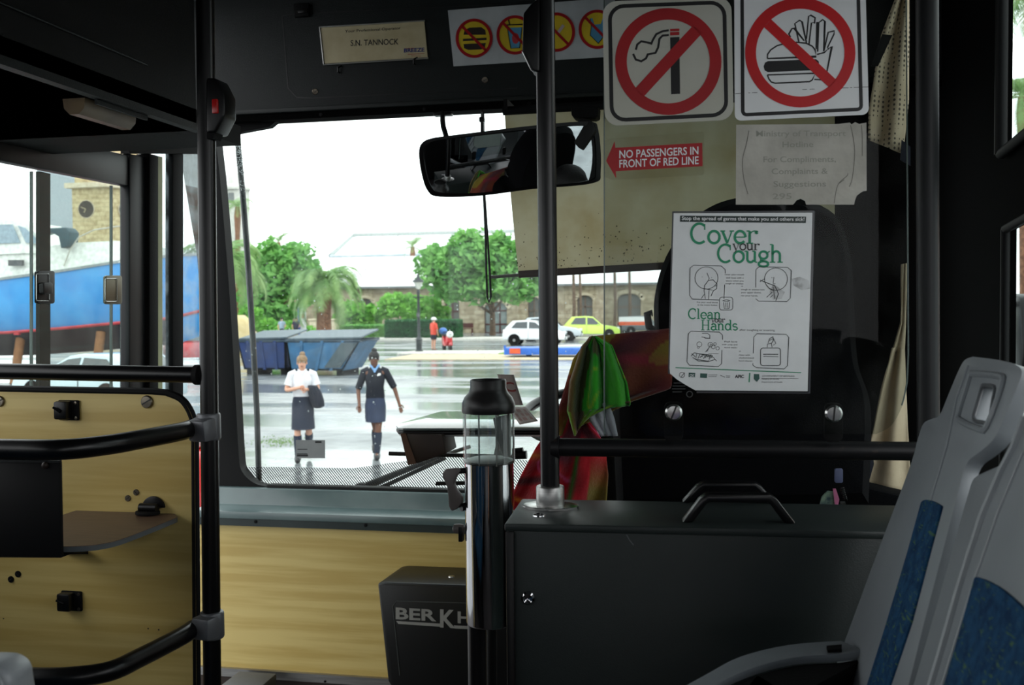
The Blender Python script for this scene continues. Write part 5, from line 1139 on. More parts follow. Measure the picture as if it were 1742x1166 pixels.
E_ = [(0,1),(1,2),(2,3),(3,4),(4,5),(0,6),(6,7),(7,8),(8,9),(9,10),(0,11),(11,12),(12,13),(13,14),(14,15),(2,16),(16,17),(17,18),(18,19),(2,20),(20,21),(21,22),(22,23)]
M_ls = mat('skin_light', (222, 172, 146), .5, c2=(212, 158, 132))
skin('body', J, E_, M_ls, ps)
skin('shirt', [(a[0], a[1], a[2], a[3]+.02, (a[4] if len(a) > 4 else a[3])+.02) for a in J[:3]] + [(a[0], a[1], a[2], a[3]+.018) for a in (J[16], J[17], J[20], J[21])], [(0,1),(1,2),(2,3),(3,4),(2,5),(5,6)], M_navy, ps)
obj('shorts', MB().tube([(.34, -.17, 1.8), (.12, -.2, 1.81), (-.04, -.22, 1.805)], [.12, .1, .09], 14).tube([(.34, -.03, 1.8), (.12, .0, 1.81), (-.04, .03, 1.805)], [.12, .1, .09], 14), mat('shorts_blue', (30, 50, 190), .8), ps)
obj('hair', MB().ball((.345, -.1, 2.5), (.09, .09, .085), 12, 8), M_hair, ps)
for y in (-.22, .04): obj('shoe', MB().ball((-.17, y, 1.25), (.13, .05, .045), 10, 6), M_blackm, ps)
# ------------------------------------------------------------------ people outside
M_lskin = mat('skin_light', (222, 172, 146), .5, c2=(212, 158, 132)); M_dskin = mat('skin_brown', (112, 72, 52), .5, c2=(100, 62, 44))
def ring_e(c, rx, ry, n=16, tilt=0): return [V(c)+V((rx*math.cos(2*PI*k/n), ry*math.sin(2*PI*k/n), tilt*math.cos(2*PI*k/n))) for k in range(n)]
def limb(p, r, n=12): return MB().tube(p, r, n)
def person(label, H, jt, skin_m, hair_m, parts, loc, rz, bun=True, hairlen=.0, group=None, hands=True, head_tilt=0):
    """jt in metres for a 1.6 m figure facing -Y: hip, knee, ankle, toe, shoulder, elbow, wrist for L (image left) and R"""
    root = thing('person', label, 'person', (0, 0, 0), group)
    J = []; E_ = []
    def j(p, r, ry=None, par=None):
        J.append((*p, r, ry or r)); 
        if par is not None: E_.append((par, len(J)-1))
        return len(J)-1
    pel = j((0, 0, .86), .115, .085); wa = j((0, 0, 1.0), .10, .075, pel); ch = j((0, -.005, 1.18), .125, .085, wa); nk0 = j((0, 0, 1.32), .06, .055, ch)
    hd_ = V(jt.get('head', (0, -.02, 1.47))); nk = j((hd_.x*.5, hd_.y*.4, 1.365), .045, .045, nk0); j((hd_.x, hd_.y, hd_.z-.05), .062, .07, nk); j((hd_.x, hd_.y, hd_.z+.045), .066, .078, len(J)-1)
    for s in ('L', 'R'):
        sx = -1 if s == 'L' else 1
        sh = j((sx*.145, 0, 1.285), .052, None, ch); el = j(jt['el'+s], .036, None, sh); wr = j(jt['wr'+s], .024, None, el)
        d = (V(jt['wr'+s])-V(jt['el'+s])).normalized(); hp = V(jt['wr'+s])+d*.055; j(tuple(hp), .026, .03, wr)
        hip = j((sx*.075, 0, .82), .085, .085, pel); kn = j(jt['kn'+s], .052, None, hip); cf_ = j(tuple(V(jt['kn'+s])*.65+V(jt['an'+s])*.35+V((0, .012, 0))), .052, None, kn); an = j(jt['an'+s], .034, None, cf_)
        to = V(jt['an'+s])+V(jt.get('toe'+s, (0, -.13, -.035))); j(tuple(to), .03, None, an)
    skin('body', J, E_, skin_m, root)
    if hands:
        for s in ('L', 'R'):
            sx = -1 if s == 'L' else 1
            w_ = V(jt['wr'+s]); d = (w_-V(jt['el'+s])).normalized(); q = d.cross(V((0, 1, 0))); q = q.normalized() if q.length > .1 else V((1, 0, 0)); nrm = d.cross(q)
            p0 = w_+d*.075
            for k, (o_, l_) in enumerate(((-.022, .062), (-.008, .072), (.006, .068), (.019, .052))):
                a = p0+q*o_; b = a+d*l_*.5+nrm*.008; c = b+d*l_*.4+nrm*.02
                obj('finger', MB().tube([a-d*.02, a, b, c], [.0085, .0085, .0078, .006], 8), skin_m, root)
            a = w_+d*.03-q*.024*sx*-1
            obj('thumb', MB().tube([w_+d*.02, a+q*.008*sx, a+d*.03+q*.02*sx, a+d*.052+q*.018*sx], [.011, .010, .009, .006], 8), skin_m, root)
    h = hd_
    fy = h.y-.072
    obj('nose', MB().loft([[V((h.x-.008*k, fy+.006, h.z+c)), V((h.x+.008*k, fy+.006, h.z+c)), V((h.x, fy-.018*k, h.z+c))] for k, c in ((.4, .012), (1.1, -.028))]), skin_m, root)
    for sx in (-1, 1):
        e_ = obj('eye', MB().ball((h.x+sx*.027, fy+.006, h.z+.008), (.011, .006, .006), 8, 5), M_white, root)
        obj('pupil', MB().ball((h.x+sx*.027, fy+.001, h.z+.007), (.005, .003, .005), 8, 5), M_ink, e_)
        obj('ear', MB().ball((h.x+sx*.068, h.y+.005, h.z-.01), (.009, .016, .026), 8, 6), skin_m, root)
        obj('brow', MB().box((h.x+sx*.027, fy+.002, h.z+.026), (.028, .005, .005)), hair_m, root)
    obj('mouth', MB().ball((h.x, fy+.008, h.z-.054), (.02, .006, .006), 8, 5), mat('lips', (120, 60, 56), .5), root)
    if hair_m:
        cap_ = [V((h.x, h.y+.012, h.z+.03))]
        o = MB().ball((h.x, h.y+.016, h.z+.035), (.08, .088, .082), 16, 10)
        if hairlen: o.ball((h.x, h.y+.05, h.z-.04), (.07, .05, .08+hairlen), 12, 8)
        ho = obj('hair', o, hair_m, root, smooth=180)
        if bun: obj('bun', MB().ball((h.x+.005, h.y+.03, h.z+.125), (.042, .042, .036), 12, 8), hair_m, ho, smooth=180)
    for pn, mbp, m in parts(jt): obj(pn, mbp, m, root)
    put(root, loc, rz, H/1.6); return root
def torso(zs):  # rings
    return MB().loft([ring_e((x, y, z), rx, ry) for x, y, z, rx, ry in zs])
def sleeve(jt, s, f, r0, r1):
    sx = -1 if s == 'L' else 1
    a = V((sx*.125, 0, 1.295)); b = V(jt['el'+s]); m_ = a+(b-a)*f; return MB().tube([a+V((-sx*.04, 0, .01)), a+V((sx*.03, 0, -.02)), a+(b-a)*f*.6+V((sx*.006,0,0)), m_], [r0*.9, r0, (r0+r1)/2, r1], 14)
M_shirt = mat('white_shirt', (238, 240, 246), .85); M_collar = mat('light_blue_shirt', (130, 176, 226), .8)
M_speck = mat('navy_skirt', (34, 40, 58), .85, c2=(28, 34, 50), scale=30); M_skirt = mat('blue_grey_skirt', (48, 58, 82), .85)
M_sock = mat('navy_sock', (32, 42, 62), .9); M_shoe = mat('black_shoe', (18, 18, 22), .4)
def socks_shoes(jt):
    L = []
    for s in ('L', 'R'):
        k = V(jt['kn'+s]); a = V(jt['an'+s]); c = k*.65+a*.35+V((0, .012, 0)); d = jt.get('toe'+s, (0, -.13, -.035))
        L.append(('sock', MB().tube([k*.82+a*.18, c, a+V((0, 0, .02)), a+V((0, 0, -.02))], [.058, .060, .043, .043], 12), M_sock))
        t0 = a+V((0, .04, -.035)); t1 = a+V(d)*1.05+V((0,0,-.012))
        m_ = (t0+t1)/2
        L.append(('shoe', MB().tube([t0+V((0, .02, 0)), t0, a+V((0, -.02, -.02)), m_+V((0,-.03,0)), t1, t1+(t1-t0).normalized()*.02], [.02, .042, .05, .046, .038, .016], 12), M_shoe))
    return L
def pa(jt):
    L = [('shirt', torso([(0, 0, .93, .135, .10), (0, 0, 1.0, .145, .108), (0, -.005, 1.1, .145, .11), (0, -.01, 1.2, .155, .112), (0, 0, 1.29, .14, .09), (0, 0, 1.34, .065, .062), (0, 0, 1.35, .06, .058)]), M_shirt),
         ('sleeve', sleeve(jt, 'L', .72, .066, .066), M_shirt), ('sleeve', sleeve(jt, 'R', .72, .066, .066), M_shirt),
         ('collar', MB().tube([(-.06, -.02, 1.355), (-.035, -.06, 1.34), (0, -.095, 1.29), (.035, -.06, 1.34), (.06, -.02, 1.355)], .011, 8), M_shirt),
         ('skirt', torso([(0, 0, .97, .135, .10), (0, -.01, .85, .158, .125), (0, -.03, .65, .165, .155), (0, -.05, .48, .172, .185)]), M_speck)]
    return L + socks_shoes(jt)
jA = dict(elL=(-.24, -.05, 1.05), wrL=(-.045, -.22, 1.10), elR=(.23, -.03, 1.05), wrR=(.07, -.20, 1.07), knL=(-.08, -.10, .46), anL=(-.08, -.13, .085), knR=(.08, -.02, .46), anR=(.075, .16, .14), toeR=(0, -.11, -.07), head=(-.0, -.05, 1.46))
FA = onZ(517, 784, 0)
yawc = lambda p: math.atan2(-(p.x), p.y)   # turns a figure towards the bus
pAo = person('person in white shirt and dark skirt walking towards the bus, looking down', 1.60, jA, M_lskin, mat('light_brown_hair', (150, 122, 92), .7, c2=(120, 96, 70), scale=30), pa, FA, yawc(FA)*.9)
# jacket over the forearm
jk = thing('jacket', 'navy jacket hung over the forearm of the walker in the white shirt', 'jacket', (0, 0, 0))
obj('cloth', MB().loft([[V((x+.045*math.cos(a)*s_, y+.05*math.sin(a)*s_, z)) for a in [2*PI*k/14 for k in range(14)]] for x, y, z, s_ in ((.12, -.17, 1.13, .7), (.15, -.16, 1.12, 1.5), (.18, -.15, 1.02, 2.2), (.21, -.14, .9, 2.3), (.23, -.13, .82, 2.0), (.22, -.13, .79, 1.1))]), M_navy, jk)
obj('sleeve', MB().tube([(.16, -.22, 1.1), (.2, -.24, .96), (.22, -.23, .84)], [.04, .045, .035], 10), M_navy, jk)
put(jk, FA, yawc(FA)*.9)
def pb_(jt):
    L = [('sweater', torso([(0, 0, .86, .135, .10), (0, 0, .92, .14, .105), (0, 0, 1.05, .128, .10), (0, -.01, 1.18, .148, .11), (0, 0, 1.285, .135, .088), (0, 0, 1.335, .07, .066), (0, 0, 1.345, .062, .06)]), M_navyk),
         ('sleeve', sleeve(jt, 'L', .98, .058, .050), M_navyk), ('sleeve', sleeve(jt, 'R', .98, .058, .050), M_navyk),
         ('collar', MB().tube([(-.062, -.01, 1.365), (-.042, -.06, 1.35), (0, -.10, 1.275), (.042, -.06, 1.35), (.062, -.01, 1.365)], .017, 8), M_collar),
         ('tie', MB().prism([(-.02, -.098, 1.33), (.02, -.098, 1.33), (.012, -.112, 1.27), (-.012, -.112, 1.27)], (0, -.005, 0)), M_collar),
         ('emblem', MB().prism([(.035, -.115, 1.215), (.085, -.104, 1.225), (.09, -.102, 1.25), (.06, -.108, 1.258), (.035, -.113, 1.235)], (0, -.006, 0)), M_white),
         ('skirt', torso([(0, 0, .9, .132, .10), (0, -.01, .78, .155, .125), (0, -.03, .62, .152, .15), (0, -.04, .54, .146, .155)]), M_skirt)]
    return L + socks_shoes(jt)
M_navyk = mat('navy_sweater', (22, 26, 38), .9, bump=.2)
jB = dict(elL=(-.25, .02, 1.02), wrL=(-.23, -.10, .80), elR=(.28, .03, 1.03), wrR=(.35, -.02, .79), knL=(.0, .03, .44), anL=(-.02, .24, .16), toeL=(0, -.10, -.08), knR=(.04, -.11, .46), anR=(.02, -.17, .085), head=(-.01, -.04, 1.465))
FB = onZ(640, 779, 0)
person('person in navy sweater, light blue collar and short blue skirt striding with arms swinging', 1.63, jB, M_dskin, M_hair, pb_, FB, yawc(FB)*.9)
# person in red beside the scooter
M_redj = mat('red_jacket', (226, 78, 56), .8)
def pc(jt):
    return [('jacket', torso([(0, 0, .78, .16, .13), (0, 0, 1.0, .17, .13), (0, 0, 1.2, .18, .13), (0, 0, 1.3, .15, .1), (0, 0, 1.36, .07, .07)]), M_redj), ('sleeve', sleeve(jt, 'L', 1, .07, .06), M_redj), ('sleeve', sleeve(jt, 'R', 1, .07, .06), M_redj),
            ('shorts', torso([(0, 0, .85, .15, .12), (0, 0, .55, .16, .13)]), M_navy), ('helmet', MB().ball((0, -.02, 1.54), (.13, .14, .09), 14, 8).ball((0, -.14, 1.50), (.09, .07, .02), 10, 5), M_white),
            ('shoe', MB().ball((-.08, -.06, .04), (.05, .12, .04)), M_shoe), ('shoe', MB().ball((.08, -.06, .04), (.05, .12, .04)), M_shoe)]
jC = dict(elL=(-.24, 0, 1.04), wrL=(-.2, -.08, .82), elR=(.24, -.05, 1.04), wrR=(.16, -.22, .98), knL=(-.08, 0, .46), anL=(-.08, .02, .085), knR=(.08, 0, .46), anR=(.08, .02, .085))
FC = onZ(738, 597, 0)
person('person in long red jacket and white helmet standing beside the scooter', 1.72, jC, M_lskin, M_hair, pc, FC, 2.6, bun=False)
def pd(c): 
    m_ = mat('top_%d' % c[0], c, .8)
    def f_(jt): return [('top', torso([(0, 0, .85, .15, .12), (0, 0, 1.2, .17, .12), (0, 0, 1.3, .14, .1), (0, 0, 1.35, .07, .07)]), m_), ('sleeve', sleeve(jt, 'L', .6, .06, .06), m_), ('sleeve', sleeve(jt, 'R', .6, .06, .06), m_), ('trousers', torso([(0, 0, .9, .15, .12), (0, 0, .5, .15, .13)]), M_navy)]
    return f_
for x, y, c, lb in ((480, 583, (170, 190, 210), 'small distant person in a grey top behind the blue skips, left of two'), (504, 583, (60, 60, 80), 'small distant person in dark clothes beside the white and blue sign, right of two')):
    p = onZ(x, y, 0); person(lb, 1.7, jC, M_lskin, M_hair, pd(c), p, .5, bun=False, hands=False)
# ------------------------------------------------------------------ ground
def gmat(name, base, wet, c2=None):
    m = bpy.data.materials.new(name); m.use_nodes = True; t = m.node_tree; b = t.nodes['Principled BSDF']
    tc = t.nodes.new('ShaderNodeTexCoord')
    n1 = t.nodes.new('ShaderNodeTexNoise'); n1.inputs['Scale'].default_value = .35; n1.inputs['Detail'].default_value = 7; n1.inputs['Roughness'].default_value = .6
    mp = t.nodes.new('ShaderNodeMapping'); mp.inputs['Scale'].default_value = (.22, 1.2, 1); mp.inputs['Rotation'].default_value = (0, 0, .25)
    t.links.new(tc.outputs['Object'], mp.inputs[0]); t.links.new(mp.outputs[0], n1.inputs['Vector'])
    r1 = t.nodes.new('ShaderNodeMapRange'); r1.inputs[1].default_value = .47; r1.inputs[2].default_value = .62; r1.inputs[3].default_value = .07; r1.inputs[4].default_value = .55 if wet else .9
    t.links.new(n1.outputs['Fac'], r1.inputs[0]); t.links.new(r1.outputs[0], b.inputs['Roughness'])
    n2 = t.nodes.new('ShaderNodeTexNoise'); n2.inputs['Scale'].default_value = 2.5; n2.inputs['Detail'].default_value = 10; t.links.new(tc.outputs['Object'], n2.inputs['Vector'])
    rp = t.nodes.new('ShaderNodeValToRGB'); rp.color_ramp.elements[0].position = .35; rp.color_ramp.elements[1].position = .65
    rp.color_ramp.elements[0].color = rgb(c2 or tuple(v*.8 for v in base)); rp.color_ramp.elements[1].color = rgb(base)
    t.links.new(n2.outputs['Fac'], rp.inputs['Fac']); t.links.new(rp.outputs[0], b.inputs['Base Color'])
    n3 = t.nodes.new('ShaderNodeTexNoise'); n3.inputs['Scale'].default_value = 90; bp = t.nodes.new('ShaderNodeBump'); bp.inputs['Strength'].default_value = .25; bp.inputs['Distance'].default_value = .003
    t.links.new(tc.outputs['Object'], n3.inputs['Vector']); t.links.new(n3.outputs['Fac'], bp.inputs['Height'])
    t.links.new(bp.outputs[0], b.inputs['Normal'])
    b.inputs['Specular IOR Level'].default_value = .7 if wet else .4
    return m
struct('ground', MB().bb((-150, 3.0, -.1), (150, 300, 0)).bb((-150, -40, -.1), (150, 3.0, 0)), gmat('wet_asphalt', (138, 142, 144), True))
def strip_g(name, yn, yf, z0, h, m, x0=-60, x1=60, kind='structure', **k):
    P_ = []
    a, b = onZ(700, yn, 0), onZ(700, yf, 0)
    return obj(name, MB().bb((x0, a.y, z0), (x1, b.y, z0+h)), m, kind=kind, **k)
M_sand = mat('sandy_kerb', (206, 190, 160), .9, c2=(186, 172, 142), scale=3)
M_kerb = mat('pale_kerb', (214, 212, 204), .9)
strip_g('trim_30', 612.5, 604, 0, .03, M_sand, -14, 60)
M_grass = mat('grass', (120, 160, 60), .95, c2=(96, 136, 48), scale=20, bump=.5)
a, b = onZ(700, 604, 0), onZ(700, 599, 0)
obj('grass_verge', MB().bb((-14, a.y, 0), (60, b.y, .06)), M_grass, None, 'narrow green grass verge along the far edge of the wet car park', 'grass', kind='stuff')
p = onZ(772, 603, 0); obj('kerb_slab', MB().bb((p.x-2.6, a.y-.2, 0), (p.x+2.3, b.y-.2, .09)), M_kerb, None, 'pale concrete slab in the grass verge beside the lamp post and scooter', 'slab', bevel=.01)
strip_g('trim_31', 592, 588, 0, .02, M_kerb, -9, -4)
strip_g('trim_32', 579.5, 576.5, 0, .12, M_kerb, -26, 1)
q_ = onZ(500, 765, 0)
random.seed(3); mb = MB()
for i in range(500):
    p = onZ(478+random.gauss(0, 24), 752+random.gauss(0, 4), 0); a = random.uniform(0, PI); h = random.uniform(.01, .03)
    mb.add([p+V((math.cos(a)*.008, math.sin(a)*.008, 0)), p-V((math.cos(a)*.008, math.sin(a)*.008, 0)), p+V((random.uniform(-.015, .015), 0, h))], [(0, 1, 2)])
obj('weeds', mb, M_grass, None, 'low green weeds on the asphalt behind the small windshield sticker', 'weeds', kind='stuff', smooth=0)
# ------------------------------------------------------------------ stone building with white roof
def stone(name, c, c2, mo, scale=1.0):
    m = bpy.data.materials.new(name); m.use_nodes = True; t = m.node_tree; b = t.nodes['Principled BSDF']; b.inputs['Roughness'].default_value = .95
    tc = t.nodes.new('ShaderNodeTexCoord'); mp = t.nodes.new('ShaderNodeMapping'); mp.inputs['Rotation'].default_value = (PI/2, 0, 0); t.links.new(tc.outputs['Object'], mp.inputs[0])
    br = t.nodes.new('ShaderNodeTexBrick'); br.inputs['Color1'].default_value = rgb(c); br.inputs['Color2'].default_value = rgb(c2); br.inputs['Mortar'].default_value = rgb(mo)
    br.inputs['Scale'].default_value = scale; br.inputs['Mortar Size'].default_value = .02; br.inputs['Brick Width'].default_value = .75; br.inputs['Row Height'].default_value = .36; br.inputs['Bias'].default_value = -.2
    t.links.new(mp.outputs[0], br.inputs['Vector'])
    nz = t.nodes.new('ShaderNodeTexNoise'); nz.inputs['Scale'].default_value = 2.4; nz.inputs['Detail'].default_value = 8; t.links.new(tc.outputs['Object'], nz.inputs[0])
    mx_ = t.nodes.new('ShaderNodeMix'); mx_.data_type = 'RGBA'; mx_.blend_type = 'MULTIPLY'; mx_.inputs[0].default_value = .7; rp = t.nodes.new('ShaderNodeValToRGB'); rp.color_ramp.elements[0].position = .35; rp.color_ramp.elements[0].color = (.55, .5, .44, 1); rp.color_ramp.elements[1].position = .6; rp.color_ramp.elements[1].color = (1, 1, 1, 1)
    t.links.new(nz.outputs['Fac'], rp.inputs[0]); t.links.new(br.outputs['Color'], mx_.inputs[6]); t.links.new(rp.outputs[0], mx_.inputs[7]); t.links.new(mx_.outputs[2], b.inputs['Base Color'])
    return m
M_stone = stone('limestone', (184, 172, 148), (162, 148, 124), (146, 136, 114), .9)
M_lstone = mat('dressed_limestone', (214, 202, 178), .9, c2=(196, 182, 156), scale=3)
M_wood_r = mat('maroon_joinery', (92, 50, 48), .6); M_pane = mat('dull_pane', (150, 160, 160), .15, c2=(120, 132, 134), scale=1)
M_roof = mat('white_roof', (244, 246, 246), .8, c2=(234, 238, 238), scale=2)
YBD = 84.0
B = lambda x, y, o=0: onY(x, y, YBD-o)
bx0, bx1 = B(385, 560).x, B(1135, 540).x
ztop = B(700, 487).z
ops = []   # photo x centre, half width px, y top, y bottom, door?
for xc, hw, yt, yb, dr_ in ((477, 10, 508, 548, 0), (620, 13, 508, 548, 0), (769, 12, 508, 552, 0), (843, 19, 514, 568, 1), (908, 10, 506, 552, 0), (995, 13, 503, 541, 0), (1070, 20, 500, 545, 0)):
    a, b = B(xc-hw, yb), B(xc+hw, yt); ops.append(((a.x+b.x)/2, b.x-a.x, max(0 if dr_ else a.z, 0), b.z, dr_, xc))
bd = thing('building', 'long low limestone building with arched windows and a white roof across the road', 'building', V(((bx0+bx1)/2, YBD, 0)))
w1 = MB(); x = bx0; T = .7
for c_, w_, zb, zt_2, dr_, xc in ops:
    w1.bb((x, YBD, 0), (c_-w_/2, YBD+T, ztop)); n = 8
    for k in range(n):
        xa = c_-w_/2+w_*k/n; xb = xa+w_/n; xm = ((xa+xb)/2-c_)/(w_/2); zz_ = zt_2-.25*w_*(1-math.sqrt(max(0, 1-xm*xm)))
        w1.bb((xa, YBD, zz_), (xb, YBD+T, ztop))
    if zb > .1: w1.bb((c_-w_/2, YBD, 0), (c_+w_/2, YBD+T, zb))
    x = c_+w_/2
w1.bb((x, YBD, 0), (bx1, YBD+T, ztop)); obj('wall', w1, M_stone, bd, smooth=0)
w2 = MB().bb((bx0, YBD+T, 0), (bx0+.6, YBD+14, ztop)).bb((bx1-.6, YBD+T, 0), (bx1, YBD+14, ztop)).bb((bx0, YBD+3, 0), (bx1, YBD+3.3, ztop)); obj('inner_wall', w2, M_stone, bd, smooth=0)
for c_, w_, zb, zt_2, dr_, xc in ops:
    kn_ = 'door' if dr_ else 'window'
    fr_ = obj(kn_, MB().bb((c_-w_/2, YBD+.30, zb), (c_+w_/2, YBD+.34, zt_2)), M_pane if dr_ else mat('window_dark_pane', (112, 112, 108), .25), bd)
    mbm = MB(); nb = 3 if dr_ else 2
    for k in range(nb+1): mbm.bb((c_-w_/2+w_*k/nb-.06, YBD+.24, zb), (c_-w_/2+w_*k/nb+.06, YBD+.31, zt_2))
    for zf in ((.0, .28, .72, 1) if dr_ else (0, .5, 1)): mbm.bb((c_-w_/2, YBD+.24, zb+(zt_2-zb)*zf-.06), (c_+w_/2, YBD+.31, zb+(zt_2-zb)*zf+.06))
    obj(kn_+'_frame', mbm, M_wood_r if dr_ or xc == 769 else mat('brown_joinery', (120, 104, 92), .7), fr_)
    ark = MB(); n = 9
    for k in range(n):
        a = PI*(k+.5)/n; 
        px_2 = c_+w_*.58*math.cos(a); pz_2 = zt_2-.25*w_+ .36*w_*math.sin(a)
        ark.box((px_2, YBD-.03, pz_2), (w_*.2, .08, w_*.16), Matrix.Rotation(-(a-PI/2)*.5, 3, 'Y'))
    obj('arch_surround', ark, M_lstone, fr_, smooth=0)
rf = MB(); e = .5
zr1 = B(700, 487).z; 
pr1 = [B(392, 494), B(560, 487), B(1135, 474)]
ridge_z = onY(700, 436, YBD+7).z
rf.prism([V((bx0-.3, YBD-e, ztop)), V((bx0-.3, YBD+7, ridge_z)), V((bx0-.3, YBD+14.5, ztop))], (bx1-bx0+.6, 0, 0)); obj('roof', rf, M_roof, bd)
obj('eaves', MB().bb((bx0-.3, YBD-e-.1, ztop-.18), (bx1+.3, YBD-e+.1, ztop)), mat('grey_gutter', (120, 124, 126), .6), bd)
# second, taller roof behind
Yb2 = 112.0
b2 = thing('building', 'white hipped roof of the taller warehouse behind the limestone building', 'building', V((onY(750, 440, Yb2).x, Yb2, 0)))
e0 = onY(562, 437, Yb2); e1 = onY(602, 402, Yb2+8); e2 = onY(1200, 372, Yb2+8); e3 = onY(1240, 437, Yb2)
zb2 = e0.z
obj('roof', MB().add([V((e0.x, Yb2, zb2)), V((e3.x+10, Yb2, zb2)), V((e1.x, Yb2+8, e1.z)), V((e2.x, Yb2+8, e1.z)), V((e0.x, Yb2+16, zb2)), V((e3.x+10, Yb2+16, zb2))], [(0, 1, 3, 2), (4, 5, 3, 2), (0, 2, 4), (1, 5, 3), (0, 1, 5, 4)]), M_roof, b2)
obj('wall', MB().bb((e0.x+.3, Yb2+.3, 0), (e3.x+9, Yb2+15.7, zb2)), M_stone, b2)
obj('ridge_cap', MB().tube([V((e0.x, Yb2, zb2+.1)), V((e1.x, Yb2+8, e1.z+.1)), V((e2.x, Yb2+8, e1.z+.1))], .28, 8), mat('ridge_grey', (176, 182, 180), .8), b2)
obj('gutter', MB().tube([V((e0.x, Yb2-.1, zb2)), V((e3.x, Yb2-.1, zb2))], .22, 8), mat('gutter_bluegrey', (172, 186, 196), .8, c2=(200, 208, 214), scale=.8), b2)
# ------------------------------------------------------------------ trees, palms, shrubs, hedge
def leafmat(n, a, b, tr=.35): return mat(n, a, .7, c2=b, scale=1.1, trans=tr, lo=.3, hi=.7)
M_bark = mat('bark', (120, 100, 84), .95, c2=(90, 74, 60), scale=6, bump=.4); M_leaf = leafmat('leaf_green', (150, 206, 112), (92, 156, 82)); M_leaf2 = leafmat('leaf_fresh', (150, 210, 92), (98, 164, 70)); M_leaf3 = leafmat('leaf_deep', (76, 140, 84), (46, 104, 64))
def crown(blobs, n, sz, seed):
    """blobs (x, y, z, rx, ry, rz); leaves as small folded quads on and inside the blobs"""
    random.seed(seed); vs = []; fs = []; W = [b[3]*b[5] for b in blobs]; tot = sum(W)
    for b, w_ in zip(blobs, W):
        for i in range(int(n*w_/tot)):
            d = V((random.gauss(0, 1), random.gauss(0, 1), random.gauss(0, 1))).normalized(); r = random.random()**.35
            p = V((b[0]+d.x*b[3]*r, b[1]+d.y*b[4]*r, b[2]+d.z*b[5]*r)); p += V((1, 1, 1))*nsv(p.x*1.4, p.y*1.4, p.z*1.4)*sz*1.5
            u = V((random.gauss(0, 1), random.gauss(0, 1), random.gauss(0, .6))).normalized(); v = u.cross(V((random.gauss(0, 1), random.gauss(0, 1), random.gauss(0, 1)))).normalized(); s_ = sz*random.uniform(.6, 1.3)
            k = len(vs); vs += [p-u*s_, p+v*s_*.45+V((0,0,-.1*s_)), p+u*s_, p-v*s_*.45]; fs.append((k, k+1, k+2, k+3))
    return MB().add(vs, fs)
def tree(lab, foot, blobs, n, sz, seed, m, tr=.25, name='tree'):
    t_ = thing(name, lab, 'tree' if name == 'tree' else 'shrub', foot)
    fo_ = obj('foliage', crown(blobs, n, sz, seed), m, t_, smooth=0, norm=False)
    mb = MB(); top = V((foot.x, foot.y, blobs[0][2]))
    mb.tube([foot, foot+V((0, 0, (top.z-foot.z)*.5)), top], [tr, tr*.7, tr*.4], 10)
    for b in blobs: mb.tube([foot+V((0, 0, (b[2]-foot.z)*.45)), V((b[0], b[1], b[2]))], [tr*.5, tr*.2], 8)
    obj('trunk', mb, M_bark, t_); return t_
def blob(px, py, rpx, rpy, Y): p = onY(px, py, Y); k = Y/FPX; return (p.x, p.y, p.z, rpx*k, rpx*k*.8, rpy*k)
Y1 = 73
tree('broad green tree on the left, behind the palm in front of the limestone building', onY(470, 575, Y1)*1, [blob(470, 470, 42, 48, Y1), blob(440, 500, 40, 40, Y1), blob(500, 445, 38, 34, Y1), blob(455, 430, 24, 22, Y1), blob(520, 480, 34, 40, Y1), blob(470, 530, 40, 24, Y1), blob(425, 460, 26, 40, Y1)], 6500, .34, 11, M_leaf)
tree('broad green tree on the right, partly hidden by the sun blind', V((onY(838, 560, Y1+4).x, Y1+4, 0)), [blob(800, 440, 60, 38, Y1), blob(760, 460, 50, 34, Y1), blob(850, 450, 50, 46, Y1), blob(820, 490, 50, 26, Y1), blob(880, 480, 46, 36, Y1), blob(735, 440, 26, 22, Y1), blob(795, 408, 34, 18, Y1), blob(770, 490, 40, 22, Y1), blob(910, 440, 30, 34, Y1), blob(850, 412, 30, 18, Y1)], 9000, .34, 12, M_leaf)
tree('round bright shrub left of the hedge behind the palm trunk', V((onY(605, 575, 75).x, 75, 0)), [blob(605, 535, 36, 20, 75), blob(585, 545, 22, 16, 75), blob(630, 540, 22, 18, 75), blob(595, 524, 24, 12, 75)], 2600, .24, 13, M_leaf2, .1, 'shrub')
tree('round bright shrub behind the lamp post', V((onY(700, 575, 74).x, 74, 0)), [blob(680, 520, 40, 22, 74), blob(720, 525, 40, 24, 74), blob(748, 535, 18, 24, 74), blob(670, 510, 24, 14, 74), blob(655, 530, 20, 14, 74), blob(705, 532, 50, 14, 74)], 3600, .24, 14, M_leaf2, .1, 'shrub')
tree('low bushes between the skips and the small distant people', V((onY(450, 580, 66).x, 66, 0)), [blob(445, 558, 22, 16, 66), blob(425, 540, 22, 26, 66), blob(475, 562, 26, 12, 66), blob(520, 565, 22, 12, 66)], 2600, .24, 15, M_leaf2, .1, 'shrub')
random.seed(21)
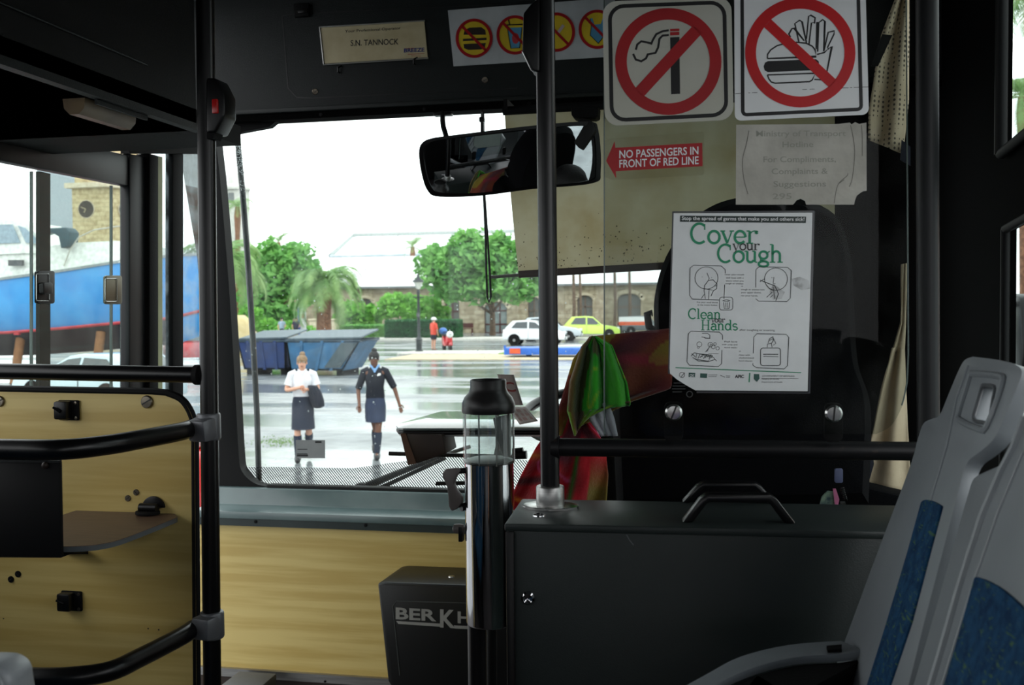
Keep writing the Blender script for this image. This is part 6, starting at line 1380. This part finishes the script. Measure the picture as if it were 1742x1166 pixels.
def hedge(lab, xa, xb, yt, yb, m, seed):
    Yh = onZ((xa+xb)/2, yb, 0).y; a = onY(xa, yb, Yh); b = onY(xb, yt, Yh); h = b.z; t_ = thing('hedge', lab, 'hedge', V(((a.x+b.x)/2, Yh, 0)))
    random.seed(seed); vs = []; fs = []
    for i in range(9000):
        f_ = random.random(); p = V((random.uniform(a.x, b.x), Yh-random.uniform(0, .05), random.uniform(0, h))) if f_ < .62 else (V((random.uniform(a.x, b.x), Yh+random.uniform(0, 1.5), h+random.uniform(-.06, .06))) if f_ < .9 else V((random.choice((a.x, b.x)), Yh+random.uniform(0, 1.5), random.uniform(0, h))))
        u = V((random.gauss(0, 1), random.gauss(0, 1), random.gauss(0, 1))).normalized(); v = u.cross(V((0, 0, 1))).normalized(); s_ = random.uniform(.07, .15); k = len(vs)
        vs += [p-u*s_, p+v*s_*.5, p+u*s_, p-v*s_*.5]; fs.append((k, k+1, k+2, k+3))
    obj('foliage', MB().add(vs, fs), m, t_, smooth=0, norm=False); obj('core', MB().bb((a.x, Yh+.03, 0), (b.x, Yh+1.5, h-.03)), mat('hedge_core', (40, 66, 34), .95), t_)
hedge('taller right part of the clipped hedge behind the scooter', 655, 778, 546, 578, M_leaf3, 31)
hedge('lower left part of the clipped hedge right of the palm trunk', 579, 654, 555, 577, M_leaf, 32)
def palm(lab, foot, top, fl, nf, seed, tr=.3, m=None, droop=1.0, name='palm_tree', nl=34, lw=.055, up=.3):
    t_ = thing(name, lab, 'palm tree', foot); random.seed(seed); m = m or M_palm
    H_ = (top-foot).length
    obj('trunk', MB().tube([foot+(top-foot)*k for k in (0, .15, .5, .8, .93, 1)], [tr*1.15, tr, tr*.92, tr*1.0, tr*1.35, tr*.9], 16), M_ptrunk, t_)
    random.seed(seed)
    for i in range(nf):
        az = 2*PI*i/nf*2.4+random.uniform(-.2, .2); el = random.uniform(-.25, 1.35) if i > 3 else random.uniform(1.0, 1.5); L = fl*random.uniform(.85, 1.1)
        dirh = V((math.cos(az), math.sin(az), 0)); pts = []
        p = top.copy(); th = el; n = 12
        for k in range(n+1): pts.append(p.copy()); p = p + (dirh*math.cos(th)+V((0, 0, math.sin(th))))*L/n; th -= droop*(.16+.05*k/n*2)*(1.25 if el > .6 else .9)
        side = dirh.cross(V((0, 0, 1))); vs = []; fs = []
        for q in range(nl):
            s_ = .12+.88*q/nl; f_ = s_*n; k = min(int(f_), n-1); c = pts[k]+(pts[k+1]-pts[k])*(f_-k); tan = (pts[k+1]-pts[k]).normalized(); ll = fl*.26*math.sin(PI*min(1, .18+s_*.8))**.7
            for sg_ in (-1, 1):
                d = (tan*.75+side*sg_*.75+V((0, 0, -.22+.25*random.random()))).normalized(); w_ = tan*lw*fl/3
                b0 = len(vs); vs += [c-w_*.5, c+d*ll*.5-w_*.45+V((0,0,-.01)), c+d*ll+V((0, 0, -ll*.25)), c+d*ll*.5+w_*.45, c+w_*.5]; fs.append((b0, b0+1, b0+2, b0+3, b0+4))
        mb = MB().add(vs, fs).tube(pts, [.03*fl/3*(1-.85*k/n) for k in range(n+1)], 5)
        obj('frond', mb, m, t_, smooth=0, norm=False)
    return t_
M_palm = leafmat('palm_green', (168, 196, 128), (112, 156, 94), .3); M_ptrunk = mat('palm_trunk', (150, 108, 84), .95, c2=(104, 72, 56), scale=9, bump=.8, bscale=14)
Yp = 61
palm('stout date palm with a full arching crown in front of the building', V((onY(551, 575, Yp).x, Yp, 0)), onY(551, 490, Yp), 3.5, 50, 41, .5)
Yp2 = 40
palm('date palm at the left, its drooping crown split by the outside rod', V((onY(385, 600, Yp2).x, Yp2, 0)), onY(378, 452, Yp2), 2.7, 36, 42, .3)
palm('tall distant palm at the left beside the pale tower', V((onY(404, 560, 75).x, 75, 0)), onY(404, 352, 75), 1.9, 20, 43, .2, nl=18, up=.2)
palm('small palm showing above the white roof', V((onY(702, 560, 104).x, 104, 0)), onY(702, 420, 104), 2.0, 22, 44, .22, nl=18, droop=.6)
palm('palm just seen past the top of the wet left trees', V((onY(474, 560, 82).x, 82, 0)), onY(474, 412, 82), 1.5, 16, 45, .18, nl=16, droop=.6)
palm('palm seen through the upper right side window', onX(1750, 560, 9)*1.0, onX(1752, -8, 9), 2.3, 26, 46, .1)
palm('lower palm seen through the upper right side window', onX(1742, 560, 8), onX(1738, 165, 8), 1.6, 24, 47, .1)
# lamp post
LP = onZ(713, 601, 0); lm_ = thing('street_lamp', 'black lamp post with a glass lantern in front of the hedge', 'lamp post', LP); Yl = LP.y
kz = lambda y: onY(713, y, Yl).z
obj('post', MB().lathe(LP, [(.20, 0), (.20, .12), (.14, .18), (.15, .62), (.20, .66), (.12, .74), (.075, .85), (.065, kz(500)), (.09, kz(498)), (.06, kz(494)), (0, kz(492))], 16), mat('lamp_iron', (30, 40, 42), .5), lm_)
obj('cross_bar', MB().tube([V((LP.x-.28, Yl, kz(506))), V((LP.x+.28, Yl, kz(506)))], .03, 8), MATS['lamp_iron'], lm_)
obj('lantern', MB().lathe(LP, [(.09, kz(492)), (.22, kz(482)), (.24, kz(479)), (.2, kz(479)), (0, kz(479))], 8), mat('lantern_glass', (200, 206, 200), .2), lm_)
obj('lantern_roof', MB().lathe(LP, [(.3, kz(480)), (.28, kz(478)), (.1, kz(473)), (.06, kz(470)), (.03, kz(466)), (0, kz(464))], 12), MATS['lamp_iron'], lm_)
obj('number_plate', MB().box((LP.x, Yl-.09, kz(536)), (.16, .02, .2)), M_int, lm_)
# ------------------------------------------------------------------ cars
def car(lab, paint, loc, rz, L=3.9, W=1.65, Hh=1.46, kind=0, sc=1, glassc=(44, 54, 60)):
    t_ = thing('car', lab, 'car', (0, 0, 0)); w_ = W/2
    pm_ = mat('paint_%d_%d_%d' % paint, paint, .22, coat=.6, c2=paint); gm = mat('car_glass_%d' % glassc[0], glassc, .08, spec=.9)
    # side outline of lower body and greenhouse, x along the car, front at -L/2
    low = [(-L/2, .32), (-L/2-.02, .55), (-L/2+.06, .70), (-L/2+.35, .82), (-L*.22, .94), (L/2-.30, .98), (L/2-.04, .92), (L/2, .62), (L/2-.02, .34)]
    sec = [(y, k, in_) for y, k, in_ in ((-w_, .96, .0), (-w_*.94, 1, .0), (w_*.94, 1, 0), (w_, .96, 0))]
    bodyr = [[V((x*(1 if abs(y) < w_ else .985), y*(1 if z < .9 else .97), (z if abs(y) < w_ else .03+z*.955))) for x, z in low] for y in (-w_, -w_*.93, w_*.93, w_)]
    # wheel arches are cut by dark arch discs
    obj('body', MB().loft(bodyr), pm_, t_, bevel=.03, seg=2)
    tp_ = [(-L*.20, .92), (-L*.03, Hh-.05), (L*.08, Hh), (L*.34, Hh-.04), (L/2-.12, .96)]
    obj('roof', MB().loft([[V((x*.97+(0.02), y*k, z)) for x, z in tp_] for y, k in ((-w_, .76), (-w_, .70), (w_, .70), (w_, .76))] if 0 else [[V((x, y*(.97-.2*(z-.9)/(Hh-.9)), z)) for x, z in tp_] for y in (-w_, w_)]), pm_, t_, bevel=.04, seg=3)
    for s_ in (-1, 1):
        yy = lambda z: s_*(w_*(.97-.2*(z-.9)/(Hh-.9))+.006)
        for a in ([(-L*.155, .97), (-L*.03, Hh-.13), (L*.07, Hh-.09), (L*.07, .98)], [(L*.095, .98), (L*.095, Hh-.09), (L*.28, Hh-.11), (L*.36, 1.0)]):
            obj('side_window', MB().prism([V((x, yy(z), z)) for x, z in a], (0, s_*.008, 0)), gm, t_)
        for x in (-L*.31, L*.31):
            wh = obj('wheel', MB().lathe(V((x, s_*(w_-.20), .30)), [(.19, .0), (.30, .02), (.30, .20), (.26, .215), (.2, .20)], 24, (0, s_, 0)), M_rub, t_)
            obj('hubcap', MB().lathe(V((x, s_*(w_-.03), .30)), [(.19, 0), (.19, .02), (.07, .035), (0, .035)], 20, (0, s_, 0)), M_alu, wh)
            obj('arch', MB().lathe(V((x, s_*(w_-.05), .32)), [(.36, 0), (.36, .052), (.30, .054)], 24, (0, s_, 0)), M_blackm, t_)
        obj('headlamp', MB().ball((-L/2+.10, s_*w_*.74, .70), (.13, .16, .08), 10, 6), mat('lamp_clear', (220, 226, 228), .15), t_)
        obj('tail_lamp', MB().ball((L/2-.07, s_*w_*.84, .80), (.08, .09, .15), 10, 6), mat('lamp_red', (170, 20, 20), .2), t_)
        obj('wing_mirror', MB().ball((-L*.12, s_*(w_+.07), .98), (.05, .09, .06), 8, 6), pm_, t_)
        obj('door_line', MB().tube([V((L*.08, s_*(w_+.0), .95)), V((L*.08, s_*(w_+.002), .40))], .008, 6), M_blackm, t_)
    obj('windscreen', MB().prism([V((-L*.185, -w_*.84, .96)), V((-L*.185, w_*.84, .96)), V((-L*.045, w_*.72, Hh-.08)), V((-L*.045, -w_*.72, Hh-.08))], (-.012, 0, .008)), gm, t_)
    obj('rear_window', MB().prism([V((L*.49-.10, -w_*.8, 1.02)), V((L*.49-.10, w_*.8, 1.02)), V((L*.35+.04, w_*.7, Hh-.10)), V((L*.35+.04, -w_*.7, Hh-.10))], (.012, 0, .008)), gm, t_)
    obj('bumper', MB().bb((-L/2-.05, -w_*.9, .28), (-L/2+.08, w_*.9, .48)), mat('bumper_grey', (150, 154, 156), .5), t_, bevel=.03)
    obj('grille', MB().bb((-L/2-.035, -w_*.5, .50), (-L/2+.03, w_*.5, .60)), M_blackm, t_)
    obj('number_plate', MB().bb((-L/2-.065, -.24, .36), (-L/2-.045, .24, .47)), M_white, t_)
    put(t_, loc, rz, sc); return t_
p = onZ(906, 588, 0); car('white hatchback parked side-on, cut by the middle pole', (236, 240, 244), V((p.x, p.y+.8, 0)), PI+.05, L=3.6)
p = onZ(932, 582, 0); car('silver estate car parked behind the white hatchback', (190, 200, 206), V((p.x-.2, p.y+2.2, 0)), PI+.05, Hh=1.56, L=4.1)
p = onZ(1003, 577, 0); car('lime green hatchback parked beyond the silver bonnet', (196, 226, 92), V((p.x, p.y+1, 0)), PI+.12, Hh=1.55, L=3.9)
p = onZ(1064, 573, 0); car('dark grey car beside the lime green hatchback', (96, 102, 106), V((p.x+1, p.y+5, 0)), PI+.3)
p = onZ(310, 640, 0); car('pinkish red car seen past the left pole', (224, 60, 70), onZ(325, 622, 0)+V((-.8, 1.0, 0)), -1.0, Hh=1.42)
p = dep(120, 700, 10.0); rc = car('red car close outside, only its roof edge showing above the wood panel', (190, 26, 30), V((p.x-.35, p.y, 0)), -.35, Hh=1.52, L=3.8, sc=.95)
p = dep(60, 640, 20); car('pale silver blue car seen through the lower left window', (196, 214, 222), V((p.x-.6, p.y+3, 0)), -.3, Hh=1.3, L=4)
# scooter
SP = onZ(748, 597, 0); sc_ = thing('scooter', 'red motor scooter with a blue top box parked by the lamp post', 'scooter', (0, 0, 0))
for x in (-.55, .55): 
    wh = obj('wheel', MB().lathe(V((x, -.05, .22)), [(.13, 0), (.22, .01), (.22, .1), (.13, .11)], 18, (0, 1, 0)), M_rub, sc_)
obj('bodywork', MB().loft([[V((x, y, z)) for y, z in ((-w, a), (w, a), (w*.8, b), (-w*.8, b))] for x, w, a, b in ((.7, .1, .4, .72), (.35, .17, .3, .78), (.05, .14, .26, .4), (-.2, .14, .26, .36), (-.36, .2, .28, .85), (-.5, .14, .5, .95))]), mat('scooter_red', (206, 26, 40), .25, coat=.5), sc_, bevel=.02)
obj('seat', MB().bb((.0, -.13, .76), (.62, .13, .86)), M_black, sc_, bevel=.03); obj('handlebar', MB().tube([(-.42, -.3, 1.0), (-.46, 0, .98), (-.42, .3, 1.0)], .02, 8), M_black, sc_)
obj('front_fairing', MB().ball((-.5, 0, .86), (.14, .18, .18)), M_white, sc_); obj('headlamp', MB().ball((-.62, 0, .9), (.06, .09, .07)), MATS['lamp_clear'], sc_)
obj('top_box', MB().ball((.72, 0, 1.02), (.2, .22, .18), 12, 8), mat('box_blue', (60, 120, 200), .35), sc_); obj('mudguard', MB().ball((-.56, 0, .36), (.24, .08, .14)), MATS['scooter_red'], sc_)
put(sc_, SP+V((.5, -.35, 0)), PI/2+.55)
# totem sign
TP = V((onY(514, 575, 63).x, 63, 0)); ts = thing('totem_sign', 'tall rounded white and blue sign pillar by the small distant people', 'sign', TP)
ht = onY(514, 519, 63).z
obj('panel', MB().prism([TP+V((x, 0, z)) for x, z in [(-.27, 0), (.27, 0), (.27, ht-.2)] + [(.27*math.cos(a), ht-.2+.2*math.sin(a)) for a in (.4, .9, 1.57, 2.2, 2.7)] + [(-.27, ht-.2)]], (0, .1, 0)), M_white, ts)
obj('blue_edge', MB().bb((TP.x-.27, 62.97, .1), (TP.x-.12, 63.0, ht-.2)), mat('sign_blue', (60, 100, 190), .5), ts); obj('red_mark', MB().bb((TP.x-.02, 62.97, ht-.9), (TP.x+.16, 63, ht-.6)), mat('mark_pink', (200, 140, 140), .5), ts)
# bench, gate posts by the palm
p = onZ(795, 568, 0); bn_ = thing('bench', 'dull red wooden bench against the building right of the hedge', 'bench', V((p.x, p.y, 0)))
obj('seat', MB().bb((p.x-.5, p.y-.3, .4), (p.x+.5, p.y+.1, .46)), M_wood_r, bn_); obj('back', MB().bb((p.x-.5, p.y+.1, .5), (p.x+.5, p.y+.15, .9)), M_wood_r, bn_)
for s_ in (-1, 1): obj('leg', MB().bb((p.x+s_*.45-.03, p.y-.28, 0), (p.x+s_*.45+.03, p.y+.12, .42)), M_wood_r, bn_)
for x, lb in ((534, 'pale stone gatepost left of the stout palm trunk'), (570, 'pale stone gatepost right of the stout palm trunk')):
    pp_ = onZ(x, 577, 0); obj('gatepost', MB().bb((pp_.x-.25, pp_.y-.25, 0), (pp_.x+.25, pp_.y+.25, 1.35)).bb((pp_.x-.32, pp_.y-.32, 1.35), (pp_.x+.32, pp_.y+.32, 1.5)), M_lstone, None, lb, 'gatepost', bevel=.03)
# blue trailer / barrier
p0_ = onZ(858, 609, 0); Yt = p0_.y
tr_ = thing('trailer', 'low flat blue trailer with an orange plate in front of the white car', 'trailer', V((onY(925, 609, Yt).x, Yt, 0)))
bl0, bl1 = onY(858, 604, Yt), onY(1000, 592, Yt)
obj('deck', MB().bb((bl0.x, Yt-.1, bl0.z), (bl1.x, Yt+1.6, bl1.z)), mat('trailer_blue', (44, 110, 214), .4), tr_, bevel=.02)
obj('upright', MB().bb((bl0.x, Yt-.1, bl1.z), (bl0.x+.08, Yt, bl1.z+.12)), MATS['trailer_blue'], tr_)
oq0, oq1 = onY(867, 602, Yt-.12), onY(885, 593, Yt-.12); obj('plate', MB().bb((oq0.x, Yt-.14, oq0.z), (oq1.x, Yt-.11, oq1.z)), mat('orange_plate', (232, 96, 50), .5), tr_)
for x in (898, 985): w_ = onY(x, 605, Yt); obj('wheel', MB().lathe(V((w_.x, Yt+.2, .13)), [(.06, 0), (.13, .01), (.13, .1), (.06, .11)], 14, (0, 1, 0)), M_rub, tr_)
# fence panel / notice seen far right behind the screen
p = onZ(1075, 575, 0); fn_ = thing('notice_board', 'white board with a low orange band beyond the dark grey car', 'board', V((onY(1078, 560, 60).x, 60, 0)))
a, b = onY(1053, 550, 60), onY(1104, 539, 60)
obj('board', MB().bb((a.x, 60, a.z), (b.x, 60.08, b.z)), M_white, fn_); obj('orange_band', MB().bb((a.x, 59.97, a.z-.13), (b.x, 60.0, a.z+.08)), MATS['orange_plate'], fn_)
for x in (a.x+.1, b.x-.1): obj('post', MB().tube([V((x, 60.05, 0)), V((x, 60.05, a.z))], .05, 8), M_blackm, fn_)
# bare palm trunks right of the pole
for px, w_, lb in ((975, .16, 'slim grey palm trunk just right of the middle pole'), (986, .13, 'slim palm trunk beside the sash window of the limestone building'), (1045, .14, 'slim trunk seen through the plastic screen, left of two'), (1070, .14, 'slim trunk seen through the plastic screen, right of two')):
    pp_ = V((onY(px, 560, 80).x, 80, 0)); tt_ = obj('palm_tree', MB().tube([pp_, pp_+V((.1, 0, 2.2)), pp_+V((0, 0, 8))], [w_, w_*.85, w_*.7], 10), M_bark, None, lb, 'palm tree')
# ------------------------------------------------------------------ skips (dumpsters)
def skip(lab, x0, x1, yt, yb, c, tap, side):
    Y0 = onZ((x0+x1)/2, yb+4, 0).y; a = onY(x0, yb, Y0); b = onY(x1, yt, Y0); h0 = max(.18, a.z); h1 = b.z; D_ = 1.9
    t_ = thing('skip', lab, 'skip', V(((a.x+b.x)/2, Y0, 0))); m_ = mat('skip_%d' % c[2], c, .5, c2=tuple(v*.8 for v in c), scale=2, bump=.1)
    bot = (a.x+tap[0], b.x-tap[1])
    ring_ = lambda y: [V((a.x, y, h1)), V((bot[0], y, h0)), V((bot[1], y, h0)), V((b.x, y, h1))]
    inr = lambda y: [V((a.x+.08, y, h1)), V((bot[0]+.06, y, h0+.06)), V((bot[1]-.06, y, h0+.06)), V((b.x-.08, y, h1))]
    mb = MB(); 
    for y in (Y0, Y0+D_-.06): mb.prism(ring_(y), (0, .06, 0))
    mb.prism([V((a.x, Y0, h1)), V((bot[0], Y0, h0)), V((bot[0]+.06, Y0, h0)), V((a.x+.06, Y0, h1))], (0, D_, 0)).prism([V((b.x, Y0, h1)), V((bot[1], Y0, h0)), V((bot[1]-.06, Y0, h0)), V((b.x-.06, Y0, h1))], (0, D_, 0)).bb((bot[0], Y0, h0), (bot[1], Y0+D_, h0+.06))
    obj('hull', mb, m_, t_)
    obj('rim', MB().tube([V((a.x, Y0, h1)), V((b.x, Y0, h1)), V((b.x, Y0+D_, h1)), V((a.x, Y0+D_, h1)), V((a.x, Y0, h1))], .05, 8), mat('skip_rim', (60, 78, 92), .6), t_)
    for k in (.22, .5, .78):
        xx = a.x+(b.x-a.x)*k; xb_ = bot[0]+(bot[1]-bot[0])*k; obj('rib', MB().prism([V((xx-.05, Y0, h1)), V((xx+.05, Y0, h1)), V((xb_+.05, Y0, h0)), V((xb_-.05, Y0, h0))], (0, -.05, 0)), m_, t_)
    obj('end_plate', MB().prism([V((b.x-.62, Y0-.012, h1-.06)), V((b.x-.05, Y0-.012, h1-.06)), V((bot[1]-.06, Y0-.012, h0+.1)), V((bot[1]-.62, Y0-.012, h0+.1))], (0, -.07, 0)), mat('skip_grey', (74, 88, 94), .7, c2=(60, 72, 78), scale=6), t_) if side else None
    obj('lid', MB().prism([V((a.x+.1, Y0-.05, h1+.04)), V((b.x+.06, Y0-.05, h1+.08)), V((b.x, Y0+D_, h1+.3)), V((a.x+.1, Y0+D_, h1+.26))], (0, 0, .05)), mat('skip_lid', (96, 110, 118), .6), t_)
    for xx in (bot[0]+.15, bot[1]-.15): obj('foot', MB().bb((xx-.1, Y0+.1, 0), (xx+.1, Y0+D_-.2, h0)), M_blackm, t_)
skip('bright blue skip with a grey end, the right-hand and nearer of two', 487, 612, 580, 636, (52, 108, 150), (.15, .62), True)
skip('dark blue skip left of the bright blue one, crossed by the outside rod', 404, 486, 580, 634, (28, 58, 116), (.25, .0), False)
# sandstone boulder
p = onZ(400, 606, 0); random.seed(2)
bo = MB().ball((0, 0, 0), (1, 1, 1), 22, 14); r_ = .9
bo.v = [V((p.x-.1+v.x*1.35*(1+.15*nsv(v.x*1.5, v.y*1.5, v.z*1.5)), p.y+v.y*1.1, max(0, .3+v.z*1.75*(1+.12*nsv(v.x*2, v.y*2, v.z*2))))) for v in bo.v]
obj('boulder', bo, mat('sandstone', (222, 206, 160), .9, c2=(200, 178, 128), scale=2, bump=.4, bscale=6), None, 'big cream sandstone boulder behind the left skip', 'boulder')
# ------------------------------------------------------------------ boat, warehouse, clock tower seen through the door window
Yq = 27.0
Q = lambda x, y, o=0: onY(x, y, Yq-o)
bo_ = thing('boat', 'big blue hulled motor boat with white cabin propped ashore, through the left window', 'boat', Q(100, 620)*1)
def hullsec(px, yt, yb, w_):   # px along the side, top and bottom photo y
    t0 = Q(px, yt); b0 = Q(px, yb); zt_3, zb_3 = t0.z, b0.z; h = zt_3-zb_3; x = t0.x; yc = Yq+1.6
    return [V((x, yc-w_, zt_3)), V((x, yc-w_*.96, zt_3-h*.35)), V((x, yc-w_*.8, zb_3+h*.15)), V((x, yc-w_*.35, zb_3-.2)), V((x, yc, zb_3-.45)), V((x, yc+w_*.35, zb_3-.2)), V((x, yc+w_*.8, zb_3+h*.15)), V((x, yc+w_*.96, zt_3-h*.35)), V((x, yc+w_, zt_3))]
secs = [hullsec(-420, 500, 588, 1.5), hullsec(-200, 492, 586, 1.6), hullsec(0, 476, 581, 1.6), hullsec(100, 462, 574, 1.5), hullsec(190, 446, 566, 1.25), hullsec(260, 435, 560, .8), hullsec(318, 428, 540, .12)]
M_hull = mat('boat_blue', (84, 168, 232), .35, c2=(70, 150, 220), scale=1.2)
obj('hull', MB().loft(secs, True, True), M_hull, bo_, smooth=60)
wl_ = [s[2]+V((0, -.02, 0)) for s in secs]; obj('red_line', MB().tube([V((s[2].x, s[2].y-.03, s[2].z-.02)) for s in secs], .05, 6), mat('boat_red', (190, 50, 60), .5), bo_)
obj('antifouling', MB().loft([[s[2]+V((0,-.02,-.04)), s[3]+V((0,-.03,-.03)), s[4]+V((0,0,-.05)), s[5]+V((0,.03,-.03)), s[6]+V((0,.02,-.04))] for s in secs[:-1]]), mat('antifouling_dark', (44, 44, 52), .8), bo_)
M_bw = mat('boat_white', (236, 238, 232), .4); 
obj('gunwale', MB().loft([[s[0]+V((0, -.05, -.02)), s[0]+V((0, -.05, .06)), s[8]+V((0, .05, .06)), s[8]+V((0, .05, -.02))] for s in secs]), mat('gunwale_grey', (150, 158, 160), .5), bo_)
cb = [(-420, 392), (-120, 392), (0, 405), (60, 428), (190, 420), (262, 412)]
obj('foredeck', MB().loft([[Q(x, yb, 0)+V((0, .3, 0)), Q(x, yt)+V((0, .5, 0)), Q(x, yt)+V((0, 2.4, 0)), Q(x, yb)+V((0, 2.6, 0))] for x, yt, yb in ((-400, 440, 500), (0, 428, 478), (100, 412, 463), (180, 408, 448), (240, 418, 438))]), M_bw, bo_)
wc = [[Q(x, yb)+V((0, .4, 0)), Q(x, yt)+V((0, .6, 0)), Q(x, yt)+V((0, 2.3, 0)), Q(x, yb)+V((0, 2.5, 0))] for x, yt, yb in ((-400, 368, 440), (-20, 370, 432), (22, 376, 430), (62, 424, 430))]
wh_ = obj('wheelhouse', MB().loft(wc), M_bw, bo_)
for a in ([(-60, 382), (4, 380), (18, 412), (-60, 414)], [(14, 382), (26, 386), (56, 414), (28, 412)]): obj('window', MB().prism([Q(x, y)+V((0, .42, 0)) for x, y in a], (0, .04, 0)), mat('boat_window', (150, 172, 186), .1), wh_)
obj('hatch', MB().prism([Q(x, y)+V((0, .2, 0)) for x, y in ((6, 442), (30, 442), (30, 452), (6, 452))], (0, .1, 0)), M_int, bo_)
obj('scupper', MB().prism([Q(x, y)+V((0, -.02, 0)) for x, y in ((24, 566), (32, 566), (32, 570), (24, 570))], (0, .1, 0)), MATS['boat_red'], bo_)
obj('blue_vent', MB().prism([Q(x, y)+V((0, .2, 0)) for x, y in ((60, 388), (104, 386), (111, 394), (108, 418), (96, 422), (92, 402), (78, 394), (60, 398))], (0, .5, 0)), mat('canopy_teal', (40, 76, 88), .6), bo_, bevel=.03)
obj('rail', MB().tube([Q(x, y)+V((0, .3, 0)) for x, y in ((98, 452), (108, 425), (124, 402), (150, 390), (190, 384), (210, 384))], .02, 8), mat('rail_pale', (200, 196, 184), .4), bo_)
for x, yb_, lb in ((148, 640, 0), (10, 640, 1)):
    a = Q(x, 566); obj('prop', MB().tube([V((a.x, Yq+.3, 0)), V((a.x, Yq+.7, a.z))], .14, 10), mat('prop_brown', (150, 104, 70), .9), bo_)
wv_ = thing('warehouse', 'plain grey end wall of a warehouse behind the boat and clock tower', 'building', V((onY(100, 500, 104).x, 104, 0)))
a, b = onY(68, 500, 104), onY(130, 285, 104)
obj('wall', MB().bb((a.x, 104, 0), (b.x, 116, b.z)), mat('warehouse_grey', (176, 186, 194), .9), wv_); obj('roof', MB().prism([V((a.x-.2, 103.8, b.z)), V((b.x+.2, 103.8, b.z)), V((b.x+.2, 103.8, b.z+.3)), V((a.x-.2, 103.8, b.z+.3))], (0, 12.5, 0)), M_int, wv_)
Yc = 90.0; Ck = lambda x, y: onY(x, y, Yc)
ck = thing('clock_tower', 'limestone clock tower rising behind the boat, dark round dial', 'tower', V((Ck(160, 500).x, Yc, 0)))
a, b = Ck(124, 395), Ck(200, 318)
M_tow = stone('tower_stone', (206, 190, 150), (190, 172, 132), (176, 160, 124), .8)
xm_ = Ck(182, 350).x; tw_ = xm_-a.x
obj('shaft', MB().prism([V((a.x, Yc, 0)), V((xm_, Yc, 0)), V((xm_+1.6, Yc+tw_, 0)), V((a.x+1.0, Yc+tw_+.4, 0))], (0, 0, b.z)), M_tow, ck)
obj('cornice', MB().prism([V((a.x-.5, Yc-.5, 0+b.z)), V((xm_+.4, Yc-.5, b.z)), V((xm_+2.2, Yc+tw_, b.z)), V((a.x+.4, Yc+tw_+.8, b.z))], (0, 0, .5)), M_lstone, ck)
obj('upper_stage', MB().prism([V((a.x+.2, Yc+.2, 0+b.z)), V((xm_, Yc+.2, b.z)), V((xm_+1.2, Yc+tw_, b.z)), V((a.x+1.0, Yc+tw_, b.z))], (0, 0, 5)), M_tow, ck)
c_ = Ck(147, 356); M_dial = mat('dial_dark', (58, 54, 48), .8)
for c0_, n__ in ((V((c_.x, Yc-.02, c_.z)), V((0, -1, 0))), (V((xm_+.9, Yc+tw_*.5, c_.z)), V((tw_, -1.6, 0)).normalized())):
    di = obj('dial', MB().lathe(c0_, [(.84, 0), (.84, .06), (0, .06)], 30, n__), M_dial, ck)
    q_1 = n__.cross(V((0, 0, 1))); obj('dial_rim', MB().tube([c0_+(q_1*math.cos(2*PI*k/30)+V((0, 0, 1))*math.sin(2*PI*k/30))*.88 for k in range(31)], .05, 6, False), M_lstone, di)
    for ang, l_ in ((1.2, .6), (2.6, .4)): s_ = V((0, 0, 1)); q = n__.cross(s_); d = s_*math.cos(ang)+q*math.sin(ang); obj('hand', MB().tube([c0_+n__*.09, c0_+n__*.09+d*l_], .03, 6), M_cream, di)
# thin pale tower left, far
pt_ = onY(396, 470, 120); tz = onY(396, 322, 120).z
tw2 = thing('tower', 'slender pale tower with a cupola in the far left distance', 'tower', V((pt_.x, 120, 0)))
obj('shaft', MB().bb((pt_.x-1.3, 120, 0), (pt_.x+1.3, 122.6, tz)), mat('pale_stone', (214, 214, 206), .9), tw2)
obj('opening', MB().bb((pt_.x-.4, 119.95, onY(396, 345, 120).z), (pt_.x+.4, 120.02, onY(396, 328, 120).z)), mat('opening_grey', (130, 134, 134), .9), tw2)
obj('cupola', MB().lathe(V((pt_.x, 121.3, tz)), [(1.9, 0), (1.9, .3), (1.0, .8), (.9, 1.6), (.1, 2.4), (0, 3.4)], 12), MATS['pale_stone'], tw2)
# pink stone building seen through the lower right side window
pk = thing('building', 'pinkish stone wall seen through the right side window', 'building', V((13, 25, 0)))
p = onX(1730, 380, 12); obj('wall', MB().bb((12, 6, 0), (20, 40, p.z+.6)), stone('pink_stone', (206, 178, 166), (186, 150, 140), (196, 190, 180), .8), pk)
# outside mirror at the right
om = thing('outside_mirror', 'dark outside mirror seen through the right side window', 'mirror', onX(1729, 600, 1.1))
obj('casing', MB().prism([onX(x, y, 1.1) for x, y in curve([(1722, 500), (1730, 503), (1735, 515), (1738, 560), (1738, 625), (1720, 622)], 3)], (.10, .03, 0)), M_black, om, bevel=.01)
obj('arm', MB().tube([onX(1728, 520, 1.12), V((XR+.06, onX(1728, 520, 1.1).y+.1, onX(1728, 470, 1.1).z))], .012, 8), M_black, om)
